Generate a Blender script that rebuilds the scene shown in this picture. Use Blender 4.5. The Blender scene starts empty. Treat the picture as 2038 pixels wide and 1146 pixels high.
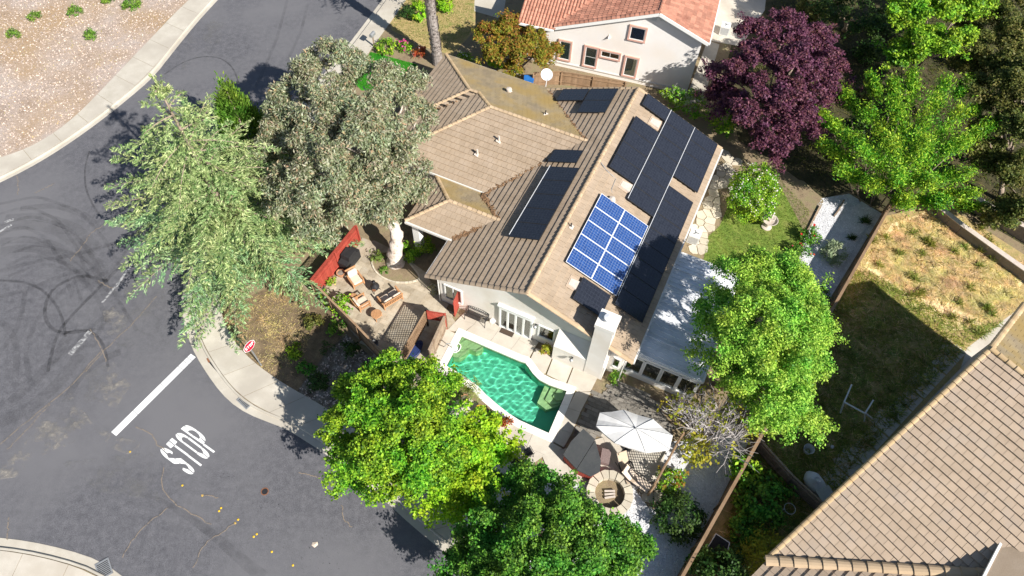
import bpy, math, random
import numpy as np
from mathutils import Vector, Matrix
from mathutils.geometry import tessellate_polygon
random.seed(7); rng = np.random.default_rng(7)
S = bpy.context.scene; COL = S.collection
R = math.radians
# ------------------------------------------------------------------ camera
CAM_H = 36.0; FPX = 1359.0; NAD = (980.0, 1430.0); PW, PH = 2038.0, 1146.0
def _camrot():
    d = Vector((NAD[0]-PW/2, -(NAD[1]-PH/2), -FPX)).normalized(); up = -d
    look = Vector((0, 0, -1)); fw = (look-up*look.dot(up)).normalized(); rt = fw.cross(up)
    return Matrix((rt, fw, up))
CR = _camrot()
cam = bpy.data.cameras.new('camera'); cam.sensor_width = 36; cam.lens = FPX/PW*36; cam.clip_end = 800
co = bpy.data.objects.new('camera', cam); COL.objects.link(co)
co.matrix_world = Matrix.Translation((0, 0, CAM_H)) @ CR.to_4x4()
S.camera = co
# ------------------------------------------------------------------ light
SUN_AZ, SUN_EL = -43.0, 38.2
w = bpy.data.worlds.new('World'); S.world = w; w.use_nodes = True
nt = w.node_tree; bg = nt.nodes['Background']; sky = nt.nodes.new('ShaderNodeTexSky')
sky.sky_type = 'NISHITA'; sky.sun_disc = False; sky.sun_elevation = R(SUN_EL)
sky.sun_rotation = R(90-SUN_AZ); sky.air_density = 1.0; sky.dust_density = .6; sky.ozone_density = 1.0
nt.links.new(sky.outputs[0], bg.inputs[0]); bg.inputs[1].default_value = .066
sl = bpy.data.lights.new('sun', 'SUN'); sl.energy = 5.0; sl.angle = R(.5); sl.color = (1, .955, .88)
so = bpy.data.objects.new('sun', sl); COL.objects.link(so)
sd = Vector((math.cos(R(SUN_AZ))*math.cos(R(SUN_EL)), math.sin(R(SUN_AZ))*math.cos(R(SUN_EL)), math.sin(R(SUN_EL))))
so.rotation_euler = sd.to_track_quat('Z', 'Y').to_euler(); so.location = sd*60
vs = S.view_settings; vs.view_transform = 'Standard'; vs.look = 'None'; vs.gamma = 1; vs.use_curve_mapping = False
vs.exposure = .7
# ------------------------------------------------------------------ geometry helpers
def ray(px, py): return CR @ Vector((px-PW/2, -(py-PH/2), -FPX))
def G(px, py, z=0.0):
    r = ray(px, py); t = (z-CAM_H)/r.z
    return Vector((r.x*t, r.y*t, z))
def onplane(px, py, P, n):
    r = ray(px, py); C = Vector((0, 0, CAM_H)); t = (Vector(P)-C).dot(n)/r.dot(n); return C+r*t
def toP(P):
    c = CR.transposed() @ (Vector(P)-Vector((0, 0, CAM_H)))
    return (PW/2+FPX*c.x/-c.z, PH/2-FPX*c.y/-c.z)
def az(a): return Vector((math.cos(R(a)), math.sin(R(a)), 0))
ZL = .12                                    # lot level above the road
class MB:
    def __init__(s): s.v = []; s.f = []
    def add(s, vs, fs):
        o = len(s.v); s.v += [Vector(p) for p in vs]; s.f += [[i+o for i in f] for f in fs]; return s
    def box(s, c, d, rz=0, rx=0, ry=0):
        m = Matrix.Translation(c) @ Matrix.Rotation(rz, 4, 'Z') @ Matrix.Rotation(ry, 4, 'Y') @ Matrix.Rotation(rx, 4, 'X')
        v = [m @ Vector((x*d[0]/2, y*d[1]/2, z*d[2]/2)) for x in (-1, 1) for y in (-1, 1) for z in (-1, 1)]
        return s.add(v, [(0, 1, 3, 2), (4, 6, 7, 5), (0, 4, 5, 1), (2, 3, 7, 6), (0, 2, 6, 4), (1, 5, 7, 3)])
    def bar(s, a, b, w, h, up=(0, 0, 1)):
        a, b = Vector(a), Vector(b); d = (b-a).normalized(); u = Vector(up)
        if abs(d.dot(u)) > .98: u = Vector((1, 0, 0))
        x = d.cross(u).normalized(); y = x.cross(d).normalized()
        v = [p+x*i*w/2+y*j*h/2 for p in (a, b) for i, j in ((-1, -1), (1, -1), (1, 1), (-1, 1))]
        return s.add(v, [(3, 2, 1, 0), (4, 5, 6, 7)]+[(i, (i+1) % 4, (i+1) % 4+4, i+4) for i in range(4)])
    def prism(s, poly, z0, z1, bottom=False):
        n = len(poly); area = sum(poly[i][0]*poly[(i+1) % n][1]-poly[(i+1) % n][0]*poly[i][1] for i in range(n))
        P = list(poly) if area > 0 else list(poly)[::-1]
        v = [(p[0], p[1], z0) for p in P]+[(p[0], p[1], z1) for p in P]
        f = [(i, (i+1) % n, (i+1) % n+n, i+n) for i in range(n)]
        t = tessellate_polygon([[Vector((p[0], p[1], 0)) for p in P]])
        for a in t:
            a = tuple(a); q = [P[i] for i in a]
            if (q[1][0]-q[0][0])*(q[2][1]-q[0][1])-(q[1][1]-q[0][1])*(q[2][0]-q[0][0]) < 0: a = a[::-1]
            f.append(tuple(i+n for i in a))
            if bottom: f.append(a[::-1])
        return s.add(v, f)
    def vprism(s, poly, nrm, th):              # planar polygon (3d points) extruded along nrm by th
        P = [Vector(p) for p in poly]; n = len(P); k = Vector(nrm).normalized()*th
        v = P+[p+k for p in P]
        return s.add(v, [tuple(range(n))[::-1], tuple(range(n, 2*n))]+[(i, (i+1) % n, (i+1) % n+n, i+n) for i in range(n)])
    def tube(s, pts, rad, n=7, cap=True):
        pts = [Vector(p) for p in pts]; o = len(s.v); rr = rad if hasattr(rad, '__len__') else [rad]*len(pts)
        for i, p in enumerate(pts):
            d = (pts[min(i+1, len(pts)-1)]-pts[max(i-1, 0)]).normalized()
            u = Vector((0, 0, 1)) if abs(d.z) < .9 else Vector((1, 0, 0))
            x = d.cross(u).normalized(); y = x.cross(d)
            for k in range(n):
                a = 2*math.pi*k/n; s.v.append(p+(x*math.cos(a)+y*math.sin(a))*rr[i])
        for i in range(len(pts)-1):
            for k in range(n):
                s.f.append([o+i*n+k, o+i*n+(k+1) % n, o+(i+1)*n+(k+1) % n, o+(i+1)*n+k])
        if cap:
            s.f.append([o+k for k in range(n)][::-1]); m = o+(len(pts)-1)*n; s.f.append([m+k for k in range(n)])
        return s
    def lathe(s, c, prof, n=20, cap=True, sx=1, sy=1, rz=0):
        o = len(s.v); c = Vector(c)
        for r, z in prof:
            for k in range(n):
                a = 2*math.pi*k/n; x, y = r*math.cos(a)*sx, r*math.sin(a)*sy
                s.v.append(c+Vector((x*math.cos(rz)-y*math.sin(rz), x*math.sin(rz)+y*math.cos(rz), z)))
        for i in range(len(prof)-1):
            for k in range(n):
                s.f.append([o+i*n+k, o+i*n+(k+1) % n, o+(i+1)*n+(k+1) % n, o+(i+1)*n+k])
        if cap:
            s.f.append([o+k for k in range(n)][::-1]); m = o+(len(prof)-1)*n; s.f.append([m+k for k in range(n)])
        return s
    def build(s, name, mat, parent=None, world=False, smooth=False):
        me = bpy.data.meshes.new(name)
        v = s.v
        if world and parent is not None:
            mi = pmat(parent).inverted(); v = [mi @ p for p in v]
        me.from_pydata([tuple(p) for p in v], [], [tuple(f) for f in s.f]); me.update()
        return link(name, me, mat, parent, smooth)
def pmat(o):
    m = o.matrix_basis.copy(); p = o.parent
    while p is not None: m = p.matrix_basis @ m; p = p.parent
    return m
def link(name, me, mat, parent=None, smooth=False):
    o = bpy.data.objects.new(name, me); COL.objects.link(o)
    if mat is not None: me.materials.append(M[mat] if isinstance(mat, str) else mat)
    if parent is not None: o.parent = parent
    if smooth: me.polygons.foreach_set('use_smooth', [True]*len(me.polygons))
    return o
def tag(o, label=None, cat=None, group=None, kind=None):
    if label: o['label'] = label
    if cat: o['category'] = cat
    if group: o['group'] = group
    if kind: o['kind'] = kind
    return o
def thing(name, label, cat, loc=(0, 0, 0), rz=0.0, group=None):
    o = bpy.data.objects.new(name, None); COL.objects.link(o); o.empty_display_size = .2
    o.location = loc; o.rotation_euler = (0, 0, rz); o.matrix_basis = Matrix.Translation(loc) @ Matrix.Rotation(rz, 4, 'Z')
    return tag(o, label, cat, group)
def dup(o, parent=None, loc=None, rz=None, label=None):
    c = o.copy(); COL.objects.link(c); c.parent = parent if parent else (o.parent if False else None)
    if loc is not None: c.matrix_basis = Matrix.Translation(loc) @ Matrix.Rotation(rz or 0, 4, 'Z')
    if label: c['label'] = label
    for ch in [x for x in COL.objects if x.parent == o]: dup(ch, c)
    return c
def inst(src, parent, mtx=None):
    c = src.copy(); COL.objects.link(c); c.parent = parent
    if mtx is not None: c.matrix_basis = mtx
    return c
def earr(name, V, F, mat, parent=None, smooth=False, nper=4):
    me = bpy.data.meshes.new(name); V = np.asarray(V, dtype=np.float32).reshape(-1, 3); n = len(F)
    me.vertices.add(len(V)); me.vertices.foreach_set('co', V.ravel())
    F = np.asarray(F, dtype=np.int32); me.loops.add(F.size); me.loops.foreach_set('vertex_index', F.ravel())
    me.polygons.add(n); me.polygons.foreach_set('loop_start', np.arange(n, dtype=np.int32)*nper)
    me.update(calc_edges=True); me.validate()
    return link(name, me, mat, parent, smooth)
# ------------------------------------------------------------------ materials
M = {}
def _nt(name):
    m = bpy.data.materials.new(name); m.use_nodes = True; M[name] = m; t = m.node_tree
    return m, t, t.nodes['Principled BSDF'], t.nodes.new, t.links.new
def ramp(t, cols):
    r = t.nodes.new('ShaderNodeValToRGB'); e = r.color_ramp.elements
    while len(e) < len(cols): e.new(.5)
    for i, c in enumerate(cols):
        p, c = c if len(c) == 2 else (i/(len(cols)-1), c)
        e[i].position = p; e[i].color = (*c, 1)
    return r
def rand_node(t):
    oi = t.nodes.new('ShaderNodeObjectInfo'); ge = t.nodes.new('ShaderNodeNewGeometry')
    a = t.nodes.new('ShaderNodeMath'); a.operation = 'ADD'; f = t.nodes.new('ShaderNodeMath'); f.operation = 'FRACT'
    t.links.new(oi.outputs['Random'], a.inputs[0]); t.links.new(ge.outputs['Random Per Island'], a.inputs[1]); t.links.new(a.outputs[0], f.inputs[0])
    return f.outputs[0]
def pm(name, cols, scale=3, rough=.85, bump=0, bscale=None, rnd=0, metal=0, spec=.3, detail=6, lo=.3, hi=.7, fine=0, stretch=None, big=None, rz=0):
    m, t, b, N, L = _nt(name)
    g = N('ShaderNodeNewGeometry'); pos = g.outputs['Position']
    if stretch:
        mp = N('ShaderNodeMapping'); mp.inputs['Scale'].default_value = stretch; mp.inputs['Rotation'].default_value = (0, 0, rz)
        L(pos, mp.inputs[0]); pos = mp.outputs[0]
    n = N('ShaderNodeTexNoise'); n.inputs['Scale'].default_value = scale; n.inputs['Detail'].default_value = detail
    n.inputs['Roughness'].default_value = .65; L(pos, n.inputs['Vector'])
    k = len(cols); r = ramp(t, [(lo+(hi-lo)*i/max(1, k-1), c) for i, c in enumerate(cols)]) if k > 1 else ramp(t, [(0, cols[0]), (1, cols[0])])
    L(n.outputs['Fac'], r.inputs[0]); c = r.outputs[0]
    def mulv(c, val, amt):
        h = N('ShaderNodeMapRange'); h.inputs['To Min'].default_value = 1-amt; h.inputs['To Max'].default_value = 1+amt
        L(val, h.inputs['Value']); x = N('ShaderNodeMix'); x.data_type = 'RGBA'; x.blend_type = 'MULTIPLY'; x.inputs['Factor'].default_value = 1
        L(c, x.inputs['A']); L(h.outputs[0], x.inputs['B']); return x.outputs['Result']
    if rnd: c = mulv(c, rand_node(t), rnd)
    if fine:
        n2 = N('ShaderNodeTexNoise'); n2.inputs['Scale'].default_value = 45; n2.inputs['Detail'].default_value = 3; L(g.outputs['Position'], n2.inputs['Vector'])
        h0 = N('ShaderNodeMapRange'); h0.inputs['From Min'].default_value = .3; h0.inputs['From Max'].default_value = .7; L(n2.outputs['Fac'], h0.inputs['Value'])
        c = mulv(c, h0.outputs[0], fine)
    if big:
        n3 = N('ShaderNodeTexNoise'); n3.inputs['Scale'].default_value = big[0]; n3.inputs['Detail'].default_value = 4; L(g.outputs['Position'], n3.inputs['Vector'])
        h1 = N('ShaderNodeMapRange'); h1.inputs['From Min'].default_value = .45; h1.inputs['From Max'].default_value = .65; L(n3.outputs['Fac'], h1.inputs['Value'])
        x = N('ShaderNodeMix'); x.data_type = 'RGBA'; L(h1.outputs[0], x.inputs['Factor']); L(c, x.inputs['A']); x.inputs['B'].default_value = (*big[1], 1); c = x.outputs['Result']
    L(c, b.inputs['Base Color']); b.inputs['Roughness'].default_value = rough; b.inputs['Metallic'].default_value = metal
    b.inputs['Specular IOR Level'].default_value = spec
    if bump:
        n4 = N('ShaderNodeTexNoise'); n4.inputs['Scale'].default_value = bscale or scale*6; n4.inputs['Detail'].default_value = 4; L(pos, n4.inputs['Vector'])
        bp = N('ShaderNodeBump'); bp.inputs['Strength'].default_value = bump; bp.inputs['Distance'].default_value = .05
        L(n4.outputs['Fac'], bp.inputs['Height']); L(bp.outputs[0], b.inputs['Normal'])
    return m
def lm(name, cols, trans=.35, rough=.55, spec=.25):
    m, t, b, N, L = _nt(name)
    r = ramp(t, cols); L(rand_node(t), r.inputs[0])
    g = N('ShaderNodeNewGeometry'); n = N('ShaderNodeTexNoise'); n.inputs['Scale'].default_value = .7; L(g.outputs['Position'], n.inputs['Vector'])
    hs = N('ShaderNodeHueSaturation'); mr = N('ShaderNodeMapRange'); mr.inputs['From Min'].default_value = .3; mr.inputs['From Max'].default_value = .7
    mr.inputs['To Min'].default_value = .47; mr.inputs['To Max'].default_value = .53; L(n.outputs['Fac'], mr.inputs['Value']); L(mr.outputs[0], hs.inputs['Hue'])
    n5 = N('ShaderNodeTexNoise'); n5.inputs['Scale'].default_value = 2.2; L(g.outputs['Position'], n5.inputs['Vector']); m5 = N('ShaderNodeMapRange'); m5.inputs['From Min'].default_value = .3; m5.inputs['From Max'].default_value = .7; m5.inputs['To Min'].default_value = .72; m5.inputs['To Max'].default_value = 1.25; L(n5.outputs['Fac'], m5.inputs['Value']); L(m5.outputs[0], hs.inputs['Value']); L(r.outputs[0], hs.inputs['Color']); L(hs.outputs[0], b.inputs['Base Color'])
    b.inputs['Roughness'].default_value = rough; b.inputs['Specular IOR Level'].default_value = spec
    tr = N('ShaderNodeBsdfTranslucent'); L(hs.outputs[0], tr.inputs['Color'])
    mx = N('ShaderNodeMixShader'); mx.inputs[0].default_value = trans
    L(b.outputs[0], mx.inputs[1]); L(tr.outputs[0], mx.inputs[2]); L(mx.outputs[0], t.nodes['Material Output'].inputs['Surface'])
    return m
pm('asphalt', [(.092, .092, .102), (.117, .116, .128), (.142, .14, .152)], 2.6, .9, .4, 50, fine=.5, big=(.13, (.15, .148, .158)), detail=12, lo=.33, hi=.67)
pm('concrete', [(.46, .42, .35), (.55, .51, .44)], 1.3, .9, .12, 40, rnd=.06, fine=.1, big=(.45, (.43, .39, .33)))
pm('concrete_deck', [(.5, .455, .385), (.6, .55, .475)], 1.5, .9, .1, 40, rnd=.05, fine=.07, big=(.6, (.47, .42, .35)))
pm('coping', [(.78, .75, .69), (.85, .83, .78)], 2, .8, .05, 40, rnd=.03)
pm('soil', [(.17, .125, .08), (.26, .2, .125), (.22, .2, .1)], 1.5, .95, .5, 25, fine=.35)
pm('mulch_dry', [(.27, .2, .15), (.42, .34, .29), (.43, .38, .355)], .35, .95, .7, 18, fine=.55, big=(.14, (.38, .27, .17)))
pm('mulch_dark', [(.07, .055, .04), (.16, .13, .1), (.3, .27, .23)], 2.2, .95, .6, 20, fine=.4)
pm('dry_lawn', [(.3, .25, .09), (.44, .32, .15), (.22, .24, .07)], 1.1, .95, .6, 20, fine=.35)
pm('straw', [(.66, .5, .25), (.82, .66, .38), (.5, .43, .17)], 1.4, .95, .6, 16, fine=.4)
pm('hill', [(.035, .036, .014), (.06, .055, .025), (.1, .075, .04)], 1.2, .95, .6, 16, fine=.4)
pm('mulch_brown', [(.1, .075, .045), (.18, .13, .08), (.26, .19, .11)], 2.0, .95, .6, 20, fine=.45)
pm('lawn', [(.1, .17, .025), (.17, .24, .04), (.24, .25, .07)], 1.2, .95, .5, 30, fine=.3)
pm('lawn_bright', [(.03, .2, .01), (.05, .27, .015)], 1.5, .95, .5, 30, fine=.25)
pm('gravel', [(.52, .52, .54), (.68, .68, .7)], 3, .95, .7, 30, fine=.4)
pm('patio', [(.33, .27, .19), (.43, .365, .275), (.48, .43, .345)], 1.6, .85, .2, 20, rnd=.16, fine=.12)
pm('paver', [(.17, .155, .135), (.25, .23, .2)], 2, .9, .2, 30, rnd=.2, fine=.12)
pm('flagstone', [(.45, .4, .3), (.58, .52, .41), (.5, .43, .35)], 1.3, .9, .2, 20, rnd=.16)
pm('stucco', [(.78, .74, .68), (.85, .81, .76)], .9, .92, .25, 30, big=(.5, (.74, .68, .6)))
pm('stucco_white', [(.82, .78, .74), (.88, .85, .82)], .8, .92, .25, 30, big=(.4, (.82, .75, .68)))
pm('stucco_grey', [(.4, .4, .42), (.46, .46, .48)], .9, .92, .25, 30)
pm('trim_white', [(.8, .79, .76), (.84, .83, .81)], 2, .5)
pm('trim_pink', [(.62, .36, .29), (.68, .42, .34)], 3, .8)
pm('roof_tile', [(.33, .25, .175), (.37, .285, .205), (.4, .315, .235)], 1.0, .9, .2, 30, rnd=.06, fine=.12, stretch=(1, 1, 1))
pm('roof_moss', [(.25, .2, .135), (.3, .235, .14), (.34, .25, .12)], .7, .95, .3, 30, rnd=.1, fine=.15, big=(.35, (.33, .23, .085)))
pm('roof_cap', [(.42, .31, .2), (.5, .37, .24)], 2, .9, .1, 30, rnd=.14)
pm('roof_cap_gold', [(.45, .31, .16), (.5, .38, .24)], 1.2, .9, .1, 30, rnd=.12)
pm('roof_tan', [(.36, .275, .2), (.42, .325, .24), (.38, .31, .25)], .9, .9, .15, 30, rnd=.06, fine=.08, lo=.25, hi=.75)
pm('roof_red', [(.38, .16, .105), (.47, .225, .155), (.34, .145, .1)], 1.4, .9, .2, 30, rnd=.22)
pm('debris', [(.16, .09, .05), (.28, .17, .09)], 5, .95, .6, 30, rnd=.3)
pm('underlay', [(.05, .04, .03)], 3, .95)
pm('white_metal', [(.68, .7, .73), (.78, .79, .81)], 1.5, .4, rnd=.05, big=(1.1, (.62, .63, .64)))
pm('gutter', [(.66, .64, .6), (.72, .7, .66)], 2, .5)
pm('dark_metal', [(.02, .02, .022), (.035, .035, .038)], 5, .45)
pm('grey_metal', [(.28, .29, .3), (.38, .39, .4)], 5, .5, metal=.4)
pm('rust', [(.2, .08, .04), (.3, .14, .07)], 9, .9, .3)
pm('red_wood', [(.3, .045, .03), (.4, .075, .05)], 3, .75, .2, 40, rnd=.14, stretch=(1, 1, .3))
pm('old_wood', [(.22, .15, .1), (.34, .26, .19), (.16, .11, .075)], 3, .9, .3, 40, rnd=.2, stretch=(1, 1, .3))
pm('fence_wood', [(.24, .15, .085), (.36, .24, .15)], 2, .9, .3, 40, rnd=.18)
pm('teak', [(.4, .2, .09), (.52, .29, .15)], 6, .65, .1, 40, rnd=.1)
pm('cushion', [(.62, .5, .4), (.68, .57, .46)], 8, .95, .15, 60)
pm('black_cover', [(.018, .018, .02), (.03, .03, .032)], 3, .7, .3, 8)
pm('spa_cover', [(.045, .05, .055), (.07, .073, .075)], 1.6, .75, .15, 12)
pm('pot_clay', [(.45, .22, .12), (.52, .28, .16)], 5, .85)
pm('pot_yellow', [(.62, .4, .03), (.7, .48, .06)], 5, .35)
pm('pot_pale', [(.52, .46, .38), (.62, .57, .5)], 5, .7)
pm('bark', [(.2, .15, .11), (.36, .29, .23)], 5, .95, .6, 12)
pm('bark_pale', [(.3, .21, .15), (.6, .5, .42), (.72, .64, .57), (.38, .26, .19)], 3.5, .9, .9, 9)
pm('bark_white', [(.42, .38, .37), (.58, .54, .53)], 4, .9, .3, 12)
pm('palm_bark', [(.3, .25, .22), (.52, .47, .44)], 6, .95, .6, 12, rnd=.3)
pm('umbrella', [(.64, .635, .625), (.72, .71, .7)], 2, .9, .2, 5, big=(1.2, (.6, .59, .58)))
pm('plastic_white', [(.75, .75, .74)], 4, .4)
pm('plastic_blue', [(.02, .13, .42), (.03, .17, .5)], 4, .4)
pm('plastic_navy', [(.02, .035, .11), (.03, .05, .15)], 4, .4)
pm('cloth_red', [(.5, .02, .06), (.6, .04, .1)], 6, .8)
pm('sling_tan', [(.46, .36, .26), (.54, .43, .32)], 6, .9)
pm('wicker', [(.18, .13, .12), (.27, .2, .19)], 25, .9, .5, 50)
pm('doormat', [(.06, .04, .03), (.1, .07, .05)], 30, .95)
pm('paint_white', [(.74, .74, .73), (.82, .82, .81)], 3, .75, fine=.1)
pm('sign_red', [(.62, .012, .04)], 3, .4)
pm('reflector', [(.8, .5, .03)], 3, .4)
pm('stone_pale', [(.5, .42, .36), (.62, .55, .48)], 5, .85, .2, 20)
pm('tile_pool', [(.42, .5, .3), (.5, .56, .34)], 2, .6)
pm('pool_floor', [(.2, .68, .48), (.27, .74, .54)], 1.2, .7)
pm('pool_sand', [(.72, .66, .32), (.8, .74, .4)], 1.5, .7)
pm('terracotta', [(.5, .25, .14), (.6, .34, .22)], 3, .85)
pm('curtain', [(.3, .5, .52), (.42, .62, .62)], 2, .9, stretch=(9, 9, .2))
pm('room_dark', [(.03, .03, .03)], 2, .9)
pm('bag_white', [(.74, .73, .74), (.8, .79, .8)], 3, .6, .5, 6)
pm('box_grey', [(.4, .4, .38), (.5, .5, .48)], 12, .8, .3)
pm('retaining', [(.2, .17, .14), (.3, .26, .22)], 2, .95, .4, 20)
# solar panels
def solar(name, c, line, ns, off=.5, rough=.12):
    m, t, b, N, L = _nt(name)
    tc = N('ShaderNodeTexCoord'); sep = N('ShaderNodeSeparateXYZ'); L(tc.outputs['Generated'], sep.inputs[0])
    outs = []
    for ax, k in ((0, ns[0]), (1, ns[1])):
        mu = N('ShaderNodeMath'); mu.operation = 'MULTIPLY'; mu.inputs[1].default_value = k; L(sep.outputs[ax], mu.inputs[0])
        fr = N('ShaderNodeMath'); fr.operation = 'FRACT'; L(mu.outputs[0], fr.inputs[0])
        pp = N('ShaderNodeMath'); pp.operation = 'PINGPONG'; pp.inputs[1].default_value = .5; L(fr.outputs[0], pp.inputs[0])
        lt = N('ShaderNodeMath'); lt.operation = 'LESS_THAN'; lt.inputs[1].default_value = off; L(pp.outputs[0], lt.inputs[0]); outs.append(lt.outputs[0])
    mxm = N('ShaderNodeMath'); mxm.operation = 'MAXIMUM'; L(outs[0], mxm.inputs[0]); L(outs[1], mxm.inputs[1])
    g = N('ShaderNodeNewGeometry'); no = N('ShaderNodeTexVoronoi'); no.inputs['Scale'].default_value = 14; L(g.outputs['Position'], no.inputs['Vector'])
    rp = ramp(t, c); L(no.outputs['Color'], rp.inputs[0])
    x = N('ShaderNodeMix'); x.data_type = 'RGBA'; L(mxm.outputs[0], x.inputs['Factor']); L(rp.outputs[0], x.inputs['A']); x.inputs['B'].default_value = (*line, 1)
    L(x.outputs['Result'], b.inputs['Base Color']); b.inputs['Roughness'].default_value = rough; b.inputs['Specular IOR Level'].default_value = .5
solar('solar_blue', [(.014, .045, .17), (.028, .085, .28)], (.24, .3, .42), (10, 6), .03)
solar('solar_black', [(.014, .016, .024), (.026, .03, .042)], (.04, .045, .06), (10, 6), .03, .22)
def glass(name, col, rough=.05):
    m, t, b, N, L = _nt(name); b.inputs['Base Color'].default_value = (*col, 1); b.inputs['Roughness'].default_value = rough; b.inputs['Specular IOR Level'].default_value = .8
    lw = N('ShaderNodeLayerWeight'); lw.inputs['Blend'].default_value = .5
    tr = N('ShaderNodeBsdfTransparent'); tr.inputs[0].default_value = (.7, .78, .78, 1)
    gl = N('ShaderNodeBsdfGlossy'); gl.inputs['Roughness'].default_value = rough; mx = N('ShaderNodeMixShader')
    mr = N('ShaderNodeMapRange'); mr.inputs['To Min'].default_value = .12; mr.inputs['To Max'].default_value = .7; L(lw.outputs['Fresnel'], mr.inputs['Value']); L(mr.outputs[0], mx.inputs[0])
    L(tr.outputs[0], mx.inputs[1]); L(gl.outputs[0], mx.inputs[2]); L(mx.outputs[0], t.nodes['Material Output'].inputs['Surface'])
glass('glass', (.05, .07, .08))
def stain(name, col, alpha, scale=3, lo=.35, hi=.6, stretch=None):
    m, t, b, N, L = _nt(name); b.inputs['Base Color'].default_value = (*col, 1); b.inputs['Roughness'].default_value = .9
    g = N('ShaderNodeNewGeometry'); n = N('ShaderNodeTexNoise'); n.inputs['Scale'].default_value = scale; n.inputs['Detail'].default_value = 8; n.inputs['Roughness'].default_value = .75
    L(g.outputs['Position'], n.inputs['Vector']); mr = N('ShaderNodeMapRange'); mr.inputs['From Min'].default_value = lo; mr.inputs['From Max'].default_value = hi; mr.inputs['To Max'].default_value = alpha
    L(n.outputs['Fac'], mr.inputs['Value']); tr = N('ShaderNodeBsdfTransparent'); mx = N('ShaderNodeMixShader'); L(mr.outputs[0], mx.inputs[0]); L(tr.outputs[0], mx.inputs[1]); L(b.outputs[0], mx.inputs[2])
    L(mx.outputs[0], t.nodes['Material Output'].inputs['Surface'])
stain('skid', (.02, .02, .022), .42, 2.2, .3, .68)
stain('skid_soft', (.028, .028, .031), .2, .9, .34, .72)
stain('crack', (.3, .24, .18), .75, 5, .35, .5)
stain('patch_pale', (.34, .31, .27), .8, 1.1, .5, .68)
stain('patch_grey', (.2, .195, .19), .5, .7, .5, .7)
stain('paint_worn', (.5, .5, .5), .7, 6, .42, .56)
stain('pitch', (.008, .008, .008), .9, 11, .62, .65)
# leaves
lm('leaf_cedar', [(.08, .15, .04), (.2, .31, .1), (.36, .46, .18), (.58, .64, .32)], .15)
lm('leaf_cedar_blue', [(.06, .14, .05), (.16, .31, .13), (.3, .48, .22), (.48, .62, .34)], .15)
lm('leaf_euc', [(.06, .08, .03), (.19, .23, .11), (.31, .35, .2), (.42, .44, .32), (.42, .28, .15)], .2)
lm('leaf_cypress', [(.07, .15, .018), (.15, .28, .03), (.25, .38, .06)], .25)
lm('leaf_green', [(.035, .12, .006), (.18, .38, .018), (.4, .6, .04)], .25)
lm('leaf_lime', [(.12, .3, .01), (.28, .52, .018), (.46, .66, .035)], .3)
lm('leaf_mid', [(.02, .08, .008), (.09, .26, .024), (.22, .44, .05)], .25)
lm('leaf_elm', [(.05, .17, .012), (.26, .5, .045), (.5, .72, .11)], .28)
lm('leaf_plum', [(.04, .01, .025), (.11, .03, .065), (.22, .085, .14), (.17, .06, .05)], .3)
lm('leaf_bamboo', [(.03, .13, .006), (.16, .4, .02), (.46, .64, .05)], .25)
lm('leaf_dark', [(.02, .055, .01), (.045, .1, .018), (.09, .16, .03)], .3)
lm('leaf_olive', [(.06, .085, .016), (.13, .155, .03), (.24, .22, .06)], .3)
lm('leaf_autumn', [(.12, .18, .02), (.28, .27, .03), (.4, .24, .04), (.28, .1, .03)], .4)
lm('leaf_yellow', [(.34, .36, .03), (.48, .44, .04), (.26, .34, .04)], .4)
lm('leaf_grey', [(.2, .27, .14), (.32, .38, .22), (.38, .44, .28)], .3)
lm('leaf_agave', [(.08, .13, .07), (.14, .2, .11)], .2)
lm('leaf_frond', [(.1, .2, .025), (.2, .28, .05), (.27, .3, .08)], .35)
lm('grass_dry', [(.56, .42, .15), (.76, .58, .27), (.88, .7, .4), (.44, .42, .1)], .35)
lm('grass_green', [(.14, .2, .03), (.26, .32, .05), (.42, .4, .1)], .35)
lm('grass_lawn', [(.1, .18, .02), (.18, .26, .04), (.26, .28, .07)], .35)
lm('grass_vivid', [(.03, .2, .01), (.06, .3, .02)], .35)
lm('flower_pink', [(.65, .04, .25), (.75, .12, .4)], .3)
lm('flower_white', [(.8, .74, .72), (.85, .8, .8), (.75, .55, .6)], .3)
lm('flower_red', [(.55, .02, .04), (.65, .05, .06)], .3)
lm('flower_yellow', [(.75, .55, .1), (.8, .65, .2)], .3)
lm('leaf_red', [(.3, .03, .02), (.45, .08, .03), (.5, .2, .05)], .4)
# ================================================================== ground, road, kerbs
def W(pts, z=0): return [G(x, y, z) for x, y in pts]
def ext(pts, d0=None, d1=None):
    p = list(pts)
    if d0: p.insert(0, p[0]+(p[0]-p[1]).normalized()*d0)
    if d1: p.append(p[-1]+(p[-1]-p[-2]).normalized()*d1)
    return p
def resample(pts, n):
    pts = [Vector(p) for p in pts]; L = [0]
    for a, b in zip(pts, pts[1:]): L.append(L[-1]+(b-a).length)
    out = []; j = 0
    for i in range(n):
        t = L[-1]*i/(n-1)
        while j < len(L)-2 and L[j+1] < t: j += 1
        k = (t-L[j])/max(1e-9, L[j+1]-L[j]); out.append(pts[j].lerp(pts[j+1], min(1, k)))
    return out
def smooth_line(pts, n, it=2):
    p = resample(pts, n)
    for _ in range(it): p = [p[0]]+[(p[i-1]+p[i]*2+p[i+1])/4 for i in range(1, n-1)]+[p[-1]]
    return p
def length(p): return sum((b-a).length for a, b in zip(p, p[1:]))
s1o = ext(W([(433, 0), (394, 42), (335, 115), (307, 153), (223, 223), (167, 265), (105, 307), (45, 342), (0, 363)]), 50, 45)
s1i = ext(W([(375, 0), (335, 38), (300, 77), (258, 119), (216, 164), (160, 223), (119, 258), (70, 290), (28, 307), (0, 314)], ZL), 50, 45)
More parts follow.
